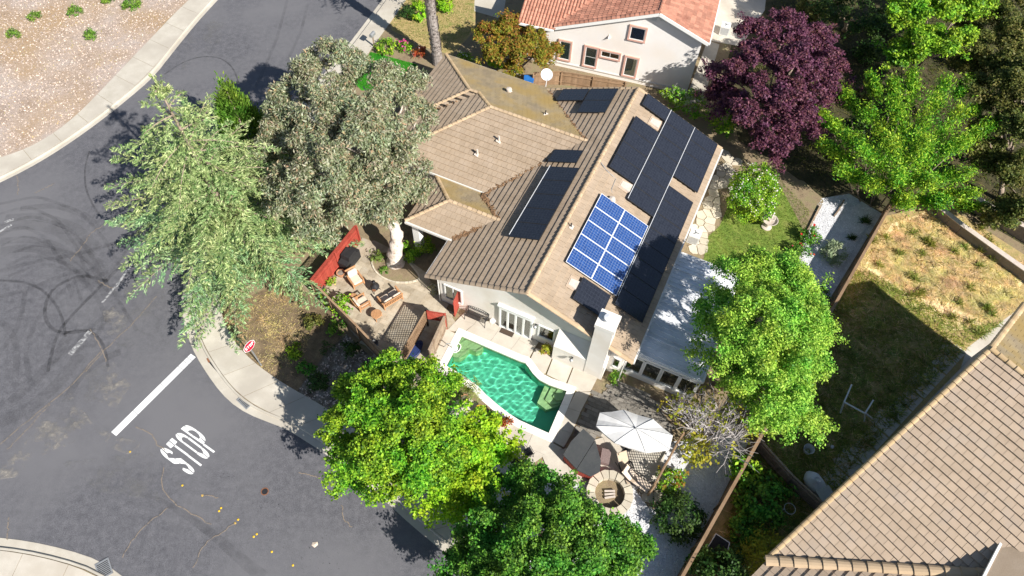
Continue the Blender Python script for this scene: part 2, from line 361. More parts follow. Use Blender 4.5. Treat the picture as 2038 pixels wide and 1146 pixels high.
s2o = ext(W([(755, 7), (726, 46), (683, 102), (600, 200), (500, 320), (420, 440), (378, 520), (362, 575), (359, 620), (369, 652), (379, 688), (392, 714), (411, 741), (434, 777), (459, 803), (487, 822), (513, 834), (544, 842), (570, 853), (601, 873), (661, 912), (719, 958), (758, 987), (806, 1035), (900, 1112), (1000, 1195)]), 50, 40)
s2i = ext(W([(815, -10), (776, 46), (736, 100), (716, 134), (640, 240), (545, 360), (480, 450), (447, 520), (433, 570), (436, 618), (447, 646), (458, 672), (489, 709), (521, 733), (549, 754), (570, 768), (591, 779), (630, 799), (659, 817), (720, 864), (780, 912), (840, 962), (900, 1012), (932, 1050), (1010, 1122), (1090, 1190)], ZL), 50, 40)
s3o = ext(W([(0, 1070), (58, 1075), (109, 1088), (167, 1102), (218, 1122), (247, 1146), (275, 1178)]), 50, 40)
s3i = ext(W([(0, 1200), (40, 1205), (90, 1225), (140, 1260), (170, 1300)], ZL), 50, 40)
road_poly = s1o[::1]+s3o+[Vector((-5, -30, 0))]+s2o[::-1]
# pool outline (on deck level)
ZD = .16
POOLPX = [(919, 669), (963, 688), (1000, 704), (1033, 718), (1045, 722), (1052, 731), (1061, 744), (1072, 755), (1091, 765), (1128, 778), (1092, 862), (1060, 848), (1033, 836), (1013, 823), (991, 806), (968, 786), (949, 766), (928, 752), (906, 738), (888, 728)]
pool = W(POOLPX, ZD)
def tess(loops):
    vv = [[Vector((p.x, p.y, 0)) for p in l] for l in loops]
    flat = [p for l in loops for p in l]; out = []
    for t in tessellate_polygon(vv):
        a, b, c = [flat[i] for i in t]
        out.append(tuple(t) if (b.x-a.x)*(c.y-a.y)-(b.y-a.y)*(c.x-a.x) > 0 else tuple(t)[::-1])
    return flat, out
def sheet(name, poly, z, mat, holes=(), parent=None, kind='structure', label=None):
    flat, f = tess([poly]+list(holes)); me = bpy.data.meshes.new(name)
    me.from_pydata([(p.x, p.y, z) for p in flat], [], f); me.update()
    o = link(name, me, mat, parent)
    if parent is None: tag(o, kind=kind, label=label)
    return o
big = [Vector(p) for p in ((-240, -200, 0), (260, -200, 0), (260, 280, 0), (-240, 280, 0))]
def strip_slabs(name, outer, inner, n, zt, mat, gap=.012, jit=.004, label=None, z0=-.05, i0=0, i1=None):
    st = thing(name, label, None, (0, 0, 0)); st['kind'] = 'structure'
    a, b = smooth_line(outer, n*3+1), smooth_line(inner, n*3+1)
    for i in range(i0, i1 if i1 else n):
        oo = a[i*3:i*3+4]; ii = b[i*3:i*3+4]
        def pull(P, Q): return P+(Q-P).normalized()*gap
        oo = [pull(oo[0], oo[1])]+oo[1:3]+[pull(oo[3], oo[2])]; ii = [pull(ii[0], ii[1])]+ii[1:3]+[pull(ii[3], ii[2])]
        MB().prism(oo+ii[::-1], z0, zt+random.uniform(-jit, jit)).build('slab', mat, st)
    return st
def offset_line(a, b, d):     # point d metres from a towards b
    return [p+(q-p).normalized()*d for p, q in zip(a, b)]
def kerb(name, outer, inner, n, gut, kw, label, segs):
    a, b = smooth_line(outer, n), smooth_line(inner, n)
    g1 = offset_line(a, b, gut); g2 = offset_line(a, b, gut+kw); g3 = offset_line(a, b, gut+kw+.02)
    st = thing(name, label, None); st['kind'] = 'structure'
    per = (n-1)//segs
    for s in range(segs):
        i0, i1 = s*per, (s+1)*per+1 if s < segs-1 else n
        A, B, C2 = a[i0:i1], g1[i0:i1], g2[i0:i1]
        MB().prism([p for p in A]+B[::-1], -.05, .012+random.uniform(-.002, .002)).build('gutter_pan', 'concrete', st)
        m = MB(); k = len(B)
        for p, q in zip(B, C2):
            m.v += [Vector((p.x, p.y, -.05)), Vector((p.x, p.y, .0))+Vector((0, 0, ZL-.03)), p.lerp(q, .25)*1+Vector((0, 0, 0)), Vector((q.x, q.y, ZL+.004)), Vector((q.x, q.y, -.05))]
            m.v[-3].z = ZL+.004
        for i in range(k-1):
            for j in range(4): m.f.append([i*5+j, i*5+j+1, (i+1)*5+j+1, (i+1)*5+j])
        m.f.append([0, 1, 2, 3, 4]); e = (k-1)*5; m.f.append([e+4, e+3, e+2, e+1, e])
        for f in m.f[:-2]: f.reverse()
        m.build('kerb_stone', 'concrete', st)
    return g3, b
k1, k1i = kerb('kerb', s1o, s1i, 121, .28, .15, 'pale concrete kerb and gutter beside the mulched island', 30)
strip_slabs('sidewalk', k1, k1i, 52, ZL, 'concrete', label='pale concrete sidewalk curving round the dry mulched island')
k2, k2i = kerb('kerb', s2o, s2i, 201, .52, .14, 'pale concrete kerb and gutter round the street corner', 40)
strip_slabs('sidewalk', k2, k2i, 78, ZL, 'concrete', label='pale concrete sidewalk round the corner lot')
k3, k3i = kerb('kerb', s3o, s3i, 101, .42, .14, 'pale concrete kerb at the opposite corner', 20)
strip_slabs('sidewalk', k3, k3i, 40, ZL, 'concrete_deck', label='tan concrete sidewalk at the opposite street corner')
hole = ext(k1, 0, 0)+k3+[Vector((-5, -35, 0))]+k2[::-1]
ground = sheet('ground', big, ZL-.012, 'soil', holes=[hole, pool])
tag(ground, 'bare brown soil between the paved and planted areas')
road = sheet('road', hole, -.006, 'asphalt')
tag(road, 'dark grey asphalt road junction with skid marks')
# island
isl = sheet('planting_bed', s1i+[Vector((-150, 30, 0)), Vector((-150, 140, 0)), Vector((-30, 140, 0))], ZL-.004, 'mulch_dry'); tag(isl, 'dry mulched ground across the street')
# ---------------------------------------------------------------- road markings
RZ = .004
def ribbon(pts, w, z=RZ, n=None, jit=0):
    n = n or max(3, int(length(pts)/.5)+2); p = smooth_line(pts, n, 2); m = MB()
    for i, q in enumerate(p):
        d = (p[min(i+1, n-1)]-p[max(i-1, 0)]).normalized(); s = Vector((-d.y, d.x, 0))
        if jit: q = q+s*random.uniform(-jit, jit)
        ww = w[0]+(w[1]-w[0])*i/(n-1) if isinstance(w, tuple) else w
        m.v += [Vector((q.x, q.y, z))+s*ww/2, Vector((q.x, q.y, z))-s*ww/2]
    for i in range(n-1): m.f.append([i*2+1, i*2+3, i*2+2, i*2][::1])
    return m
zc = [RZ]
def nz(): zc[0] += .0007; return zc[0]
# stop bar in pieces
B0, B1 = G(226, 864), G(385, 707); bd = (B1-B0).normalized(); bs = Vector((-bd.y, bd.x, 0))
cuts = [0, .26, .6, .83, .9, .95, 1]
bar_t = thing('stop_line', 'long white stop line painted across the lane', 'road marking', (B0.x, B0.y, 0))
zb = nz()
for a, b in zip(cuts, cuts[1:]):
    p, q = B0.lerp(B1, a)+bd*.012, B0.lerp(B1, b)-bd*.012
    MB().add([Vector((v.x, v.y, zb)) for v in (p-bs*.2, q-bs*.2, q+bs*.2, p+bs*.2)], [(0, 1, 2, 3)]).build('painted_strip', 'paint_white', bar_t, True)
# STOP letters (px polygons read off the pavement stencil)
def zpx(x, y): return (280+x*180/1473, 820+y*140/1146)
def arcpts(c0, c1, c2, n=6):    # quadratic curve
    c0, c1, c2 = Vector(c0), Vector(c1), Vector(c2); return [tuple(c0*(1-t)**2+c1*2*t*(1-t)+c2*t*t) for t in [i/n for i in range(n+1)]]
LET = [
 # S
 [(330, 600)]+arcpts((330, 600), (430, 690), (432, 700), 4)+arcpts((432, 700), (440, 740), (462, 745), 4)+[(440, 768)]+arcpts((440, 768), (320, 680), (322, 615), 5),
 [(345, 597)]+arcpts((345, 597), (370, 565), (450, 605), 5)+arcpts((450, 605), (515, 640), (522, 655), 4)+[(517, 690)]+arcpts((517, 690), (470, 645), (437, 672), 4),
 [(468, 746), (545, 752), (640, 838)]+arcpts((640, 838), (560, 850), (530, 835), 4)+[(445, 770)],
 [(560, 755), (655, 752), (752, 826), (733, 852)]+arcpts((733, 852), (690, 838), (655, 842), 4),
 [(758, 832)]+arcpts((758, 832), (880, 920), (874, 970), 5)+[(862, 985), (785, 925)]+arcpts((785, 925), (775, 885), (738, 856), 4),
 [(690, 908), (775, 935), (862, 1000)]+arcpts((862, 1000), (820, 1030), (750, 990), 5)+arcpts((750, 990), (690, 955), (680, 935), 4),
 # T
 [(512, 420), (597, 485), (558, 535), (468, 462)], [(460, 475), (547, 543), (490, 590), (413, 522)],
 [(568, 535), (782, 690), (762, 718), (548, 560)], [(785, 698), (1000, 858), (976, 884), (764, 722)],
 # O
 [(585, 352)]+arcpts((585, 352), (640, 310), (778, 408), 6)+[(762, 432)]+arcpts((762, 432), (690, 385), (672, 420), 4),
 [(578, 358), (668, 425)]+arcpts((668, 425), (665, 460), (705, 488), 4)+[(690, 508)]+arcpts((690, 508), (560, 420), (572, 365), 5),
 [(710, 488), (925, 645), (908, 672), (695, 512)], [(788, 410), (998, 570), (982, 597), (768, 437)],
 [(1003, 577)]+arcpts((1003, 577), (1125, 660), (1120, 725), 6)+[(1106, 738), (1018, 672)]+arcpts((1018, 672), (1020, 640), (985, 600), 4),
 [(930, 652), (1010, 680), (1100, 748)]+arcpts((1100, 748), (1060, 775), (985, 730), 5)+[(912, 680)],
 # P
 [(705, 228), (790, 292), (768, 320), (850, 375), (832, 402), (653, 272)],
 [(718, 222)]+arcpts((718, 222), (770, 190), (922, 300), 6)+[(902, 325)]+arcpts((902, 325), (850, 280), (790, 300), 4),
 [(927, 305)]+arcpts((927, 305), (1070, 400), (1055, 475), 6)+[(962, 405)]+arcpts((962, 405), (960, 365), (907, 332), 4),
 [(855, 380), (950, 440), (965, 415), (1045, 490), (1020, 530), (835, 405)],
 [(1035, 513), (1212, 640), (1186, 666), (1016, 540)],
]
st_t = thing('stop_lettering', 'white STOP letters painted on the asphalt', 'road marking', G(372, 895)); zs = nz()
st_t['label'] = 'white painted STOP word on the asphalt behind the stop line'
for poly in LET:
    q = []
    for p in poly:
        p = tuple(p)
        if not q or (abs(p[0]-q[-1][0])+abs(p[1]-q[-1][1]) > 2): q.append(p)
    P = [G(*zpx(*p)) for p in q]; flat, f = tess([P])
    m = MB(); m.v = [Vector((p.x, p.y, zs)) for p in flat]; m.f = [list(t) for t in f]; m.build('painted_strip', 'paint_white', st_t, True)
# skid marks
SK = [
 ([(327, 148), (360, 125), (400, 111), (440, 114), (465, 135), (475, 165)], .12, 'skid'),
 ([(178, 300), (168, 335), (170, 375), (185, 410), (200, 430)], .12, 'skid'),
 ([(572, 0), (550, 80), (520, 150), (500, 190)], .16, 'skid_soft'), ([(612, 8), (600, 60), (575, 115)], .16, 'skid_soft'),
 ([(215, 560), (160, 545), (100, 575), (86, 620), (95, 650), (118, 665), (160, 660), (190, 655)], .2, 'skid'),
 ([(240, 530), (190, 580), (150, 620), (118, 655), (105, 690), (95, 740)], .2, 'skid'),
 ([(0, 558), (45, 560), (85, 575), (115, 610), (130, 650), (130, 670)], .16, 'skid'),
 ([(120, 668), (140, 655), (170, 655), (195, 665), (212, 700), (215, 730)], .15, 'skid'),
 ([(0, 480), (60, 475), (120, 490), (165, 525), (200, 560), (212, 590)], .35, 'skid_soft'),
 ([(0, 455), (70, 445), (130, 465), (180, 510), (205, 550)], .5, 'skid_soft'),
 ([(10, 435), (80, 430), (150, 452), (195, 495)], .45, 'skid_soft'),
 ([(40, 415), (110, 408), (165, 425), (205, 460)], .3, 'skid_soft'),
 ([(0, 500), (50, 492), (100, 500), (150, 530), (180, 570)], .4, 'skid_soft'),
 ([(0, 540), (70, 520), (160, 505), (240, 480)], .2, 'skid_soft'),
 ([(0, 590), (60, 575), (130, 545), (190, 533)], .2, 'skid_soft'),
 ([(60, 760), (50, 700), (70, 640), (110, 590), (165, 550)], .2, 'skid_soft'),
 ([(30, 770), (35, 700), (25, 660), (0, 640)], .25, 'skid_soft'),
 ([(20, 800), (70, 760), (120, 700), (140, 660)], .4, 'skid_soft'), ([(0, 840), (60, 815), (120, 760), (160, 705)], .5, 'skid_soft'),
 ([(130, 800), (150, 760), (190, 720), (240, 700)], .3, 'skid_soft'),
 ([(150, 700), (175, 690), (200, 665), (210, 630)], .2, 'skid_soft'), ([(0, 700), (30, 665), (45, 620), (50, 580)], .2, 'skid_soft'),
 ([(90, 730), (120, 715), (150, 680), (195, 640), (250, 590)], .15, 'skid_soft'),
 ([(205, 560), (225, 540), (270, 470)], .15, 'skid_soft'),
 ([(295, 985), (350, 1012), (420, 1060), (470, 1105), (525, 1150)], (.2, .6), 'skid_soft'),
]
for pts, wd, mt in SK: ribbon(W(pts), wd*1.5 if (mt == 'skid_soft' and not isinstance(wd, tuple)) else wd, nz()).build('skid_mark', mt, road)
for i in range(8):
    o = -60+i*17; k = random.uniform(.55, 1.25)
    pts = [(0+o*.3, 470+o+i*3), (70*k, 450+o+i*2), (150*k, 480+o+i), (200*k, 540+o), (230*k, 600+o)]
    ribbon(W(pts), random.uniform(.12, .3), nz()).build('skid_mark', 'skid_soft', road)
CRK = [[(270, 850), (300, 862), (315, 890), (330, 895)], [(328, 930), (320, 960), (335, 995), (370, 1015), (420, 1045)], [(335, 1010), (290, 1045), (260, 1080), (245, 1110)],
 [(470, 1040), (440, 1060), (405, 1085), (385, 1130)], [(140, 520), (175, 475), (182, 462), (205, 450)], [(180, 655), (205, 695), (212, 720)], [(312, 590), (275, 635), (215, 690), (170, 740)],
 [(0, 885), (60, 835), (140, 770), (200, 700)], [(680, 1005), (685, 1035), (700, 1050)], [(595, 940), (640, 950)], [(70, 385), (110, 365)], [(400, 985), (435, 990)], [(15, 1075), (18, 1030)],
 [(35, 350), (37, 388)], [(100, 805), (50, 860), (15, 895)], [(195, 560), (225, 575)], [(205, 370), (245, 352)]]
for pts in CRK:
    p = resample(W(pts), 14); ribbon(p, .045, nz(), 16, .05).build('crack', 'crack', road)
for pts in [[(20, 930), (50, 880), (80, 840), (150, 830), (150, 880), (90, 905)], [(0, 935), (30, 900), (55, 935), (30, 950), (0, 955)], [(190, 850), (240, 870), (225, 885), (150, 850), (130, 800), (140, 780)],
            [(205, 620), (255, 600), (250, 660), (215, 670)], [(180, 790), (225, 720), (265, 760), (230, 815)], [(240, 870), (280, 880), (270, 910), (215, 890)]]:
    sheet('worn_patch', W(pts), nz(), 'patch_pale', parent=road)
for pts in [[(60, 830), (130, 770), (215, 720), (240, 760), (180, 830), (100, 900)], [(120, 920), (300, 900), (420, 1010), (200, 980)], [(250, 560), (330, 560), (320, 640), (230, 720)], [(380, 60), (450, 30), (430, 120), (360, 140)], [(400, 230), (445, 205), (450, 230), (420, 250)]]:
    sheet('worn_patch', W(pts), nz(), 'patch_grey', parent=road)
for pts, wd in (([(268, 520), (235, 565), (204, 603)], .14), ([(262, 530), (230, 575)], .1), ([(180, 660), (140, 706)], .3), ([(0, 462), (24, 448)], .18), ([(10, 443), (28, 437)], .2)):
    ribbon(W(pts), wd, nz()).build('worn_lane_line', 'paint_worn', road)
sheet('pitch_spots', W([(430, 940), (540, 950), (660, 1060), (690, 1146), (600, 1140), (520, 1040)]), nz(), 'pitch', parent=road)
# reflectors, manhole, grates
for i, (x, y) in enumerate([(259, 899), (363, 966), (403, 986), (436, 1017), (440, 1011), (468, 1041), (474, 1034), (505, 1068), (511, 1063), (541, 1098), (583, 1125)]):
    p = G(x, y, 0); t = MB().lathe((0, 0, 0), [(.055, .004), (.05, .016), (.02, .024)], 10)
    o = t.build('road_reflector', 'reflector'); o.location = p; o.matrix_basis = Matrix.Translation(p)
    ordn = ['first', 'second', 'third', 'fourth', 'fifth', 'sixth', 'seventh', 'eighth', 'ninth', 'tenth', 'last'][i]
    tag(o, 'yellow round reflector on the asphalt, %s counting away from the stop line' % ordn, 'reflector', 'yellow reflectors along the lane')
mh = thing('manhole_cover', 'small round rusty iron cover set in the asphalt', 'manhole', G(527, 978, 0))
MB().lathe((0, 0, 0), [(.2, -.005), (.2, .012), (.17, .012), (.165, .006)], 20).build('rim', 'rust', mh); MB().lathe((0, 0, .001), [(.16, 0), (.155, .01)], 20).build('lid', 'dark_metal', mh)
def grate(px, py, rz, w, d, label):
    t = thing('storm_drain', label, 'drain', G(px, py, .014), rz)
    MB().box((0, 0, -.02), (w, d, .045)).build('pit', 'dark_metal', t)
    f = MB(); 
    for s in (-1, 1): f.box((s*w/2, 0, .012), (.06, d+.06, .03)); f.box((0, s*d/2, .0115), (w+.06, .06, .03))
    f.build('frame', 'grey_metal', t); n = 9
    for i in range(n): MB().box((-w/2+(i+.5)*w/n, 0, .012), (w/n*.42, d-.05, .024)).build('bar', 'grey_metal', t)
grate(490, 797, R(-38), .82, .62, 'steel storm drain grate in the gutter by the street corner')
grate(207, 1132, R(-55), .8, .6, 'steel storm drain grate at the bottom left kerb')
ki = thing('kerb_inlet', 'dark rusty slot of a kerb inlet beside the stop line', 'drain', G(431, 734, .02), 0)
ribbon(W([(417, 718), (430, 735), (446, 750)], .02), .16, .02).build('opening', 'dark_metal', ki, True); ribbon(W([(414, 712), (418, 720)], .03), .2, .03).build('plate', 'rust', ki, True)
# leaf litter and small stone on road
tag(MB().add([G(*p, .005) for p in ((622, 1079), (632, 1078), (633, 1084), (626, 1090), (620, 1085))]+[G(627, 1083, .06)], [(i, (i+1) % 5, 5) for i in range(5)]).build('cardboard_scrap', 'cushion'), 'flattened pale scrap lying on the asphalt', 'litter')
# ================================================================== pool
ZW = .06
pool_o = thing('swimming_pool', 'emerald green swimming pool with white coping behind the house', 'pool', pool[4]*1)
n = len(pool)
MB().prism([(p.x, p.y) for p in pool], -1.1, -.95).build('floor', 'pool_floor', pool_o, True)
m = MB()
for i in range(n):
    a, b = pool[i], pool[(i+1) % n]
    m.add([(a.x, a.y, -1.0), (b.x, b.y, -1.0), (b.x, b.y, ZD-.03), (a.x, a.y, ZD-.03)], [(0, 1, 2, 3)])
m.build('wall', 'pool_floor', pool_o, True)
m = MB()
for i in range(n):
    a, b = pool[i], pool[(i+1) % n]; d = (b-a).normalized(); s = Vector((-d.y, d.x, 0))
    c_ = sum(pool, Vector())/n
    if s.dot(c_-a) < 0: s = -s
    a2, b2 = a+s*.012, b+s*.012
    m.add([(a2.x, a2.y, ZW-.2), (b2.x, b2.y, ZW-.2), (b2.x, b2.y, ZD-.035), (a2.x, a2.y, ZD-.035)], [(0, 1, 2, 3)])
m.build('waterline_tile', 'tile_pool', pool_o, True)
# shallow shelf and steps
def zp4(x, y): return (840+x/3.58, 560+y/3.58)
sh = [(290, 400), (440, 460), (425, 490), (385, 503), (335, 482), (308, 520), (262, 545), (225, 540), (210, 530)]
MB().prism([(p.x, p.y) for p in W([zp4(*q) for q in sh], -.05)], -.96, -.03).build('shelf', 'pool_sand', pool_o, True)
for z, pts in ((-.32, [(1030, 780), (880, 730), (820, 870), (880, 915), (960, 900), (985, 880)]), (-.16, [(1030, 782), (925, 748), (875, 845), (915, 880), (985, 868)]), (-.02, [(1030, 784), (970, 765), (930, 820), (955, 850), (1000, 845)])):
    MB().prism([(p.x, p.y) for p in W([zp4(*q) for q in pts], z)], -.97, z).build('step', 'pool_sand', pool_o, True)
# water surface
# (water built after the coping)
# coping pieces
def ring_offset(P, d):
    n = len(P); c_ = sum(P, Vector())/n; out = []
    for i in range(n):
        a, b, c2 = P[i-1], P[i], P[(i+1) % n]
        d1 = (b-a).normalized(); d2 = (c2-b).normalized(); n1 = Vector((d1.y, -d1.x, 0)); n2 = Vector((d2.y, -d2.x, 0))
        if n1.dot(a-c_) < 0 and n2.dot(b-c_) < 0: n1, n2 = -n1, -n2
        k = (n1+n2).normalized(); out.append(b+k*d/max(.5, k.dot(n1)))
    return out
area = sum(pool[i].x*pool[(i+1) % n].y-pool[(i+1) % n].x*pool[i].y for i in range(n))
PO = pool if area > 0 else pool[::-1]
cop = ring_offset(PO, .42)
for i in range(n):
    a, b, c2, d = PO[i], PO[(i+1) % n], cop[(i+1) % n], cop[i]
    k = max(1, round((b-a).length/1.0))
    for j in range(k):
        t0, t1 = j/k, (j+1)/k; e = .006/max(.1, (b-a).length)
        q = [a.lerp(b, t0+e), a.lerp(b, t1-e), d.lerp(c2, t1-e), d.lerp(c2, t0+e)]
        MB().prism([(p.x, p.y) for p in q], ZD-.1, ZD+.03+random.uniform(-.003, .003)).build('coping_stone', 'coping', pool_o, True)
def inpoly(p, poly):
    c = False; n = len(poly)
    for i in range(n):
        a, b = poly[i], poly[i-1]
        if (a[1] > p[1]) != (b[1] > p[1]) and p[0] < (b[0]-a[0])*(p[1]-a[1])/(b[1]-a[1])+a[0]: c = not c
    return c
def mk_water():
    m, t, b, N, L = _nt('water'); t.nodes.remove(b)
    rf_ = N('ShaderNodeBsdfRefraction'); rf_.inputs['IOR'].default_value = 1.33; rf_.inputs['Roughness'].default_value = 0; rf_.inputs['Color'].default_value = (.7, .97, .9, 1)
    gl = N('ShaderNodeBsdfGlossy'); gl.inputs['Roughness'].default_value = .03
    ms = N('ShaderNodeMixShader'); ms.inputs[0].default_value = .04; L(rf_.outputs[0], ms.inputs[1]); L(gl.outputs[0], ms.inputs[2])
    L(ms.outputs[0], t.nodes['Material Output'].inputs['Surface'])
mk_water()
def water_mesh():
    xs = [p.x for p in pool]; ys = [p.y for p in pool]; st = .05; nx = int((max(xs)-min(xs)+.4)/st); ny = int((max(ys)-min(ys)+.4)/st)
    X, Y = np.meshgrid(min(xs)-.2+np.arange(nx)*st, min(ys)-.2+np.arange(ny)*st, indexing='ij'); Z = np.zeros_like(X); r_ = np.random.default_rng(3)
    for k in range(26):
        wl = r_.uniform(.18, .6); a = r_.uniform(0, 6.283); ph = r_.uniform(0, 6.283); wx = X+.15*np.sin(Y*1.7+k); Z += .0026*wl*np.sin(2*math.pi/wl*(wx*math.cos(a)+Y*math.sin(a))+ph)
    V = np.stack([X, Y, ZW+Z], -1).reshape(-1, 3); F = []
    P = [(p.x, p.y) for p in cop_in]
    for i in range(nx-1):
        for j in range(ny-1):
            if inpoly((X[i, j]+st/2, Y[i, j]+st/2), P): F.append((i*ny+j, (i+1)*ny+j, (i+1)*ny+j+1, i*ny+j+1))
    V -= np.array(pmat(pool_o).translation)
    o = earr('water', V, F, 'water', pool_o, True); o.cycles.is_caustics_caster = True
    return o
cop_in = ring_offset(PO, .1)
water_mesh()
for o_ in COL.objects:
    if o_.parent == pool_o and o_.type == 'MESH' and o_.name.split('.')[0] in ('floor', 'wall', 'shelf', 'step'): o_.cycles.is_caustics_receiver = True
sl.cycles.is_caustics_light = True
# rail and float
ra = MB(); ra.tube([G(884, 690, ZD), G(884, 690, .9), G(890, 683, 1.0), G(897, 684, .9), G(899, 692, ZD)], .025, 8).build('handrail', 'grey_metal', pool_o, True, True)
tag(MB().lathe(G(905, 694, ZW-.02), [(.02, .02), (.16, .03), (.2, .06), (.16, .1), (.05, .12)], 18).build('pool_skimmer', 'plastic_white', None, smooth=True), 'round white floating skimmer at the shallow pool end', 'pool toy')
hs = MB(); hp = [G(x, y, ZW+.02) for x, y in ((899, 688), (905, 684), (913, 683), (918, 688), (914, 697), (906, 702), (899, 700), (896, 693), (902, 689))]
hs.tube(smooth_line(hp, 26, 1), .03, 6); tag(hs.build('pool_hose', 'plastic_white', None, smooth=True), 'pale hose looped on the water above the pool shelf', 'hose')
# ================================================================== lot surfaces
deck = [Vector(p) for p in W([(893, 625), (930, 640), (990, 655), (1055, 676), (1105, 700), (1150, 722), (1205, 742), (1222, 758), (1196, 785), (1178, 778), (1150, 840), (1125, 880), (1090, 900), (1050, 930), (1000, 912), (960, 880), (930, 850), (890, 800), (850, 745), (858, 722), (889, 655)], ZD)]
SLABS = thing('pool_deck', 'tan concrete slab deck round the green pool', None); SLABS['kind'] = 'structure'
def clip(poly, subj_line):      # keep left side of line (a,b)
    a, b = subj_line; out = []; n = len(poly)
    sd_ = lambda p: (b[0]-a[0])*(p[1]-a[1])-(b[1]-a[1])*(p[0]-a[0])
    for i in range(n):
        p, q = poly[i], poly[(i+1) % n]; sp, sq = sd_(p), sd_(q)
        if sp >= 0: out.append(p)
        if sp*sq < 0:
            t = sp/(sp-sq); out.append((p[0]+(q[0]-p[0])*t, p[1]+(q[1]-p[1])*t))
    return out
def clip_convex(poly, conv):
    n = len(conv); a = sum(conv[i][0]*conv[(i+1) % n][1]-conv[(i+1) % n][0]*conv[i][1] for i in range(n))
    cv = conv if a > 0 else conv[::-1]
    for i in range(n):
        if len(poly) < 3: return []
        poly = clip(poly, (cv[i], cv[(i+1) % n]))
    return poly
HA = R(-23)     # house axes
def hl(x, y): return (x*math.cos(HA)-y*math.sin(HA), x*math.sin(HA)+y*math.cos(HA))
def slab_strip(px, mat='concrete_deck', gap=.008):     # quads read off the photo, one slab each
    P = [G(x, y, ZD) for x, y in px]; c_ = sum(P, Vector())/len(P)
    P = [p+(c_-p).normalized()*gap for p in P]
    MB().prism([(p.x, p.y) for p in P], ZD-.1, ZD+.004+random.uniform(-.002, .003)).build('slab', mat, SLABS)
co_px = {}
for q in [
 [(890, 657), (912, 634), (944, 645), (922, 661)], [(912, 634), (924, 622), (952, 632), (944, 645)],
 [(924, 661), (944, 645), (990, 660), (974, 682)], [(944, 645), (952, 632), (998, 648), (990, 660)],
 [(974, 682), (990, 660), (1032, 676), (1014, 699)], [(990, 660), (998, 648), (1040, 662), (1032, 676)],
 [(1014, 699), (1032, 676), (1064, 693), (1053, 712)], [(1032, 676), (1040, 662), (1072, 680), (1064, 693)],
 [(1056, 713), (1066, 692), (1101, 706), (1086, 742), (1076, 746), (1066, 735)], [(1088, 745), (1103, 706), (1142, 724), (1126, 764)],
 [(1128, 765), (1144, 724), (1192, 746), (1176, 778), (1150, 780)], [(889, 655), (912, 666), (884, 726), (858, 722)],
 [(858, 722), (884, 726), (905, 745), (880, 770), (850, 745)], [(1146, 780), (1176, 780), (1155, 820), (1130, 812)], [(1130, 812), (1155, 820), (1138, 862), (1108, 852)],
 [(1108, 852), (1138, 862), (1122, 890), (1100, 878)], [(1060, 863), (1098, 880), (1120, 893), (1085, 905), (1048, 890)], [(1012, 842), (1060, 863), (1048, 890), (1000, 870)],
 [(1000, 870), (1048, 890), (1085, 905), (1050, 930), (990, 905)], [(905, 800), (925, 785), (962, 812), (940, 838)], [(940, 838), (962, 812), (1010, 843), (990, 875)], [(890, 830), (905, 802), (940, 838), (925, 860)], [(925, 860), (940, 838), (990, 875), (970, 892)]]:
    slab_strip(q)
for q in [[(1078, 905), (1122, 893), (1140, 965), (1100, 960)], [(1122, 893), (1200, 870), (1230, 950), (1140, 965)], [(1200, 870), (1180, 860), (1330, 880), (1310, 960), (1230, 950)]]:
    slab_strip(q)
# brick paving between deck and sunroom
PV = thing('paving', 'dark rectangular paver area between the pool deck and the umbrella', None); PV['kind'] = 'structure'
pv = [(p.x, p.y) for p in W([(1180, 780), (1196, 786), (1224, 758), (1300, 790), (1340, 850), (1330, 880), (1180, 868), (1140, 866)], ZD)]
MB().prism(pv, 0, ZD-.015).build('bedding', 'mulch_dark', PV)
xs = [p[0] for p in pv]; ys = [p[1] for p in pv]; cnt = 0
ux, uy = az(67), az(-23); o0 = Vector((min(xs), max(ys), 0))
for i in range(-45, 45):
    for j in range(-25, 25):
        wx, wy = .42, .24; off = .21*(i % 2)
        c0 = o0+ux*(i*wy)+uy*(j*wx+off)
        if not inpoly((c0.x, c0.y), pv) or cnt > 290: continue
        MB().box((c0.x, c0.y, ZD-.02+random.uniform(-.004, .004)), (wx-.02, wy-.02, .05), R(-23)).build('paver', 'paver', PV); cnt += 1
# stamped patio with the lounge set
PT = thing('patio', 'stamped tan paver patio inside the red fence', None); PT['kind'] = 'structure'
ptp = [(p.x, p.y) for p in W([(645, 583), (717, 484), (745, 478), (790, 500), (845, 540), (880, 600), (906, 640), (889, 657), (857, 722), (840, 770), (770, 730), (700, 660)], ZD)]
MB().prism(ptp, 0, ZD-.012).build('bedding', 'patio', PT)
xs = [p[0] for p in ptp]; ys = [p[1] for p in ptp]; cells = []
i = 0; y = min(ys)
ang = R(-23); e1 = az(-23); e2 = az(67); oo = Vector((min(xs)-3, min(ys)-3, 0)); rowv = -6.0
while rowv < 18:
    h = random.choice((.3, .42, .42, .55)); u = -8+random.uniform(0, .5)
    while u < 20:
        wd = random.choice((.42, .55, .7, .85)); c0 = oo+e1*(u+wd/2)+e2*(rowv+h/2)
        if inpoly((c0.x, c0.y), ptp): cells.append((c0, wd, h))
        u += wd
    rowv += h
for c0, wd, h in cells[:300]:
    MB().box((c0.x, c0.y, ZD-.02+random.uniform(-.003, .003)), (wd-.018, h-.018, .04), ang).build('paver', 'patio', PT)
bedp = smooth_line([p for p in W([(740, 522), (750, 506), (775, 499), (802, 508), (828, 540), (840, 556), (815, 563), (785, 563), (760, 553), (744, 538), (740, 522)], ZD)], 34, 2)[:-1]
sheet('trunk_bed', bedp, ZD+.035, 'soil', label='bare oval bed round the eucalyptus trunk')
ed = thing('bed_edging', 'low curved stone edging round the eucalyptus trunk bed', 'edging', bedp[0])
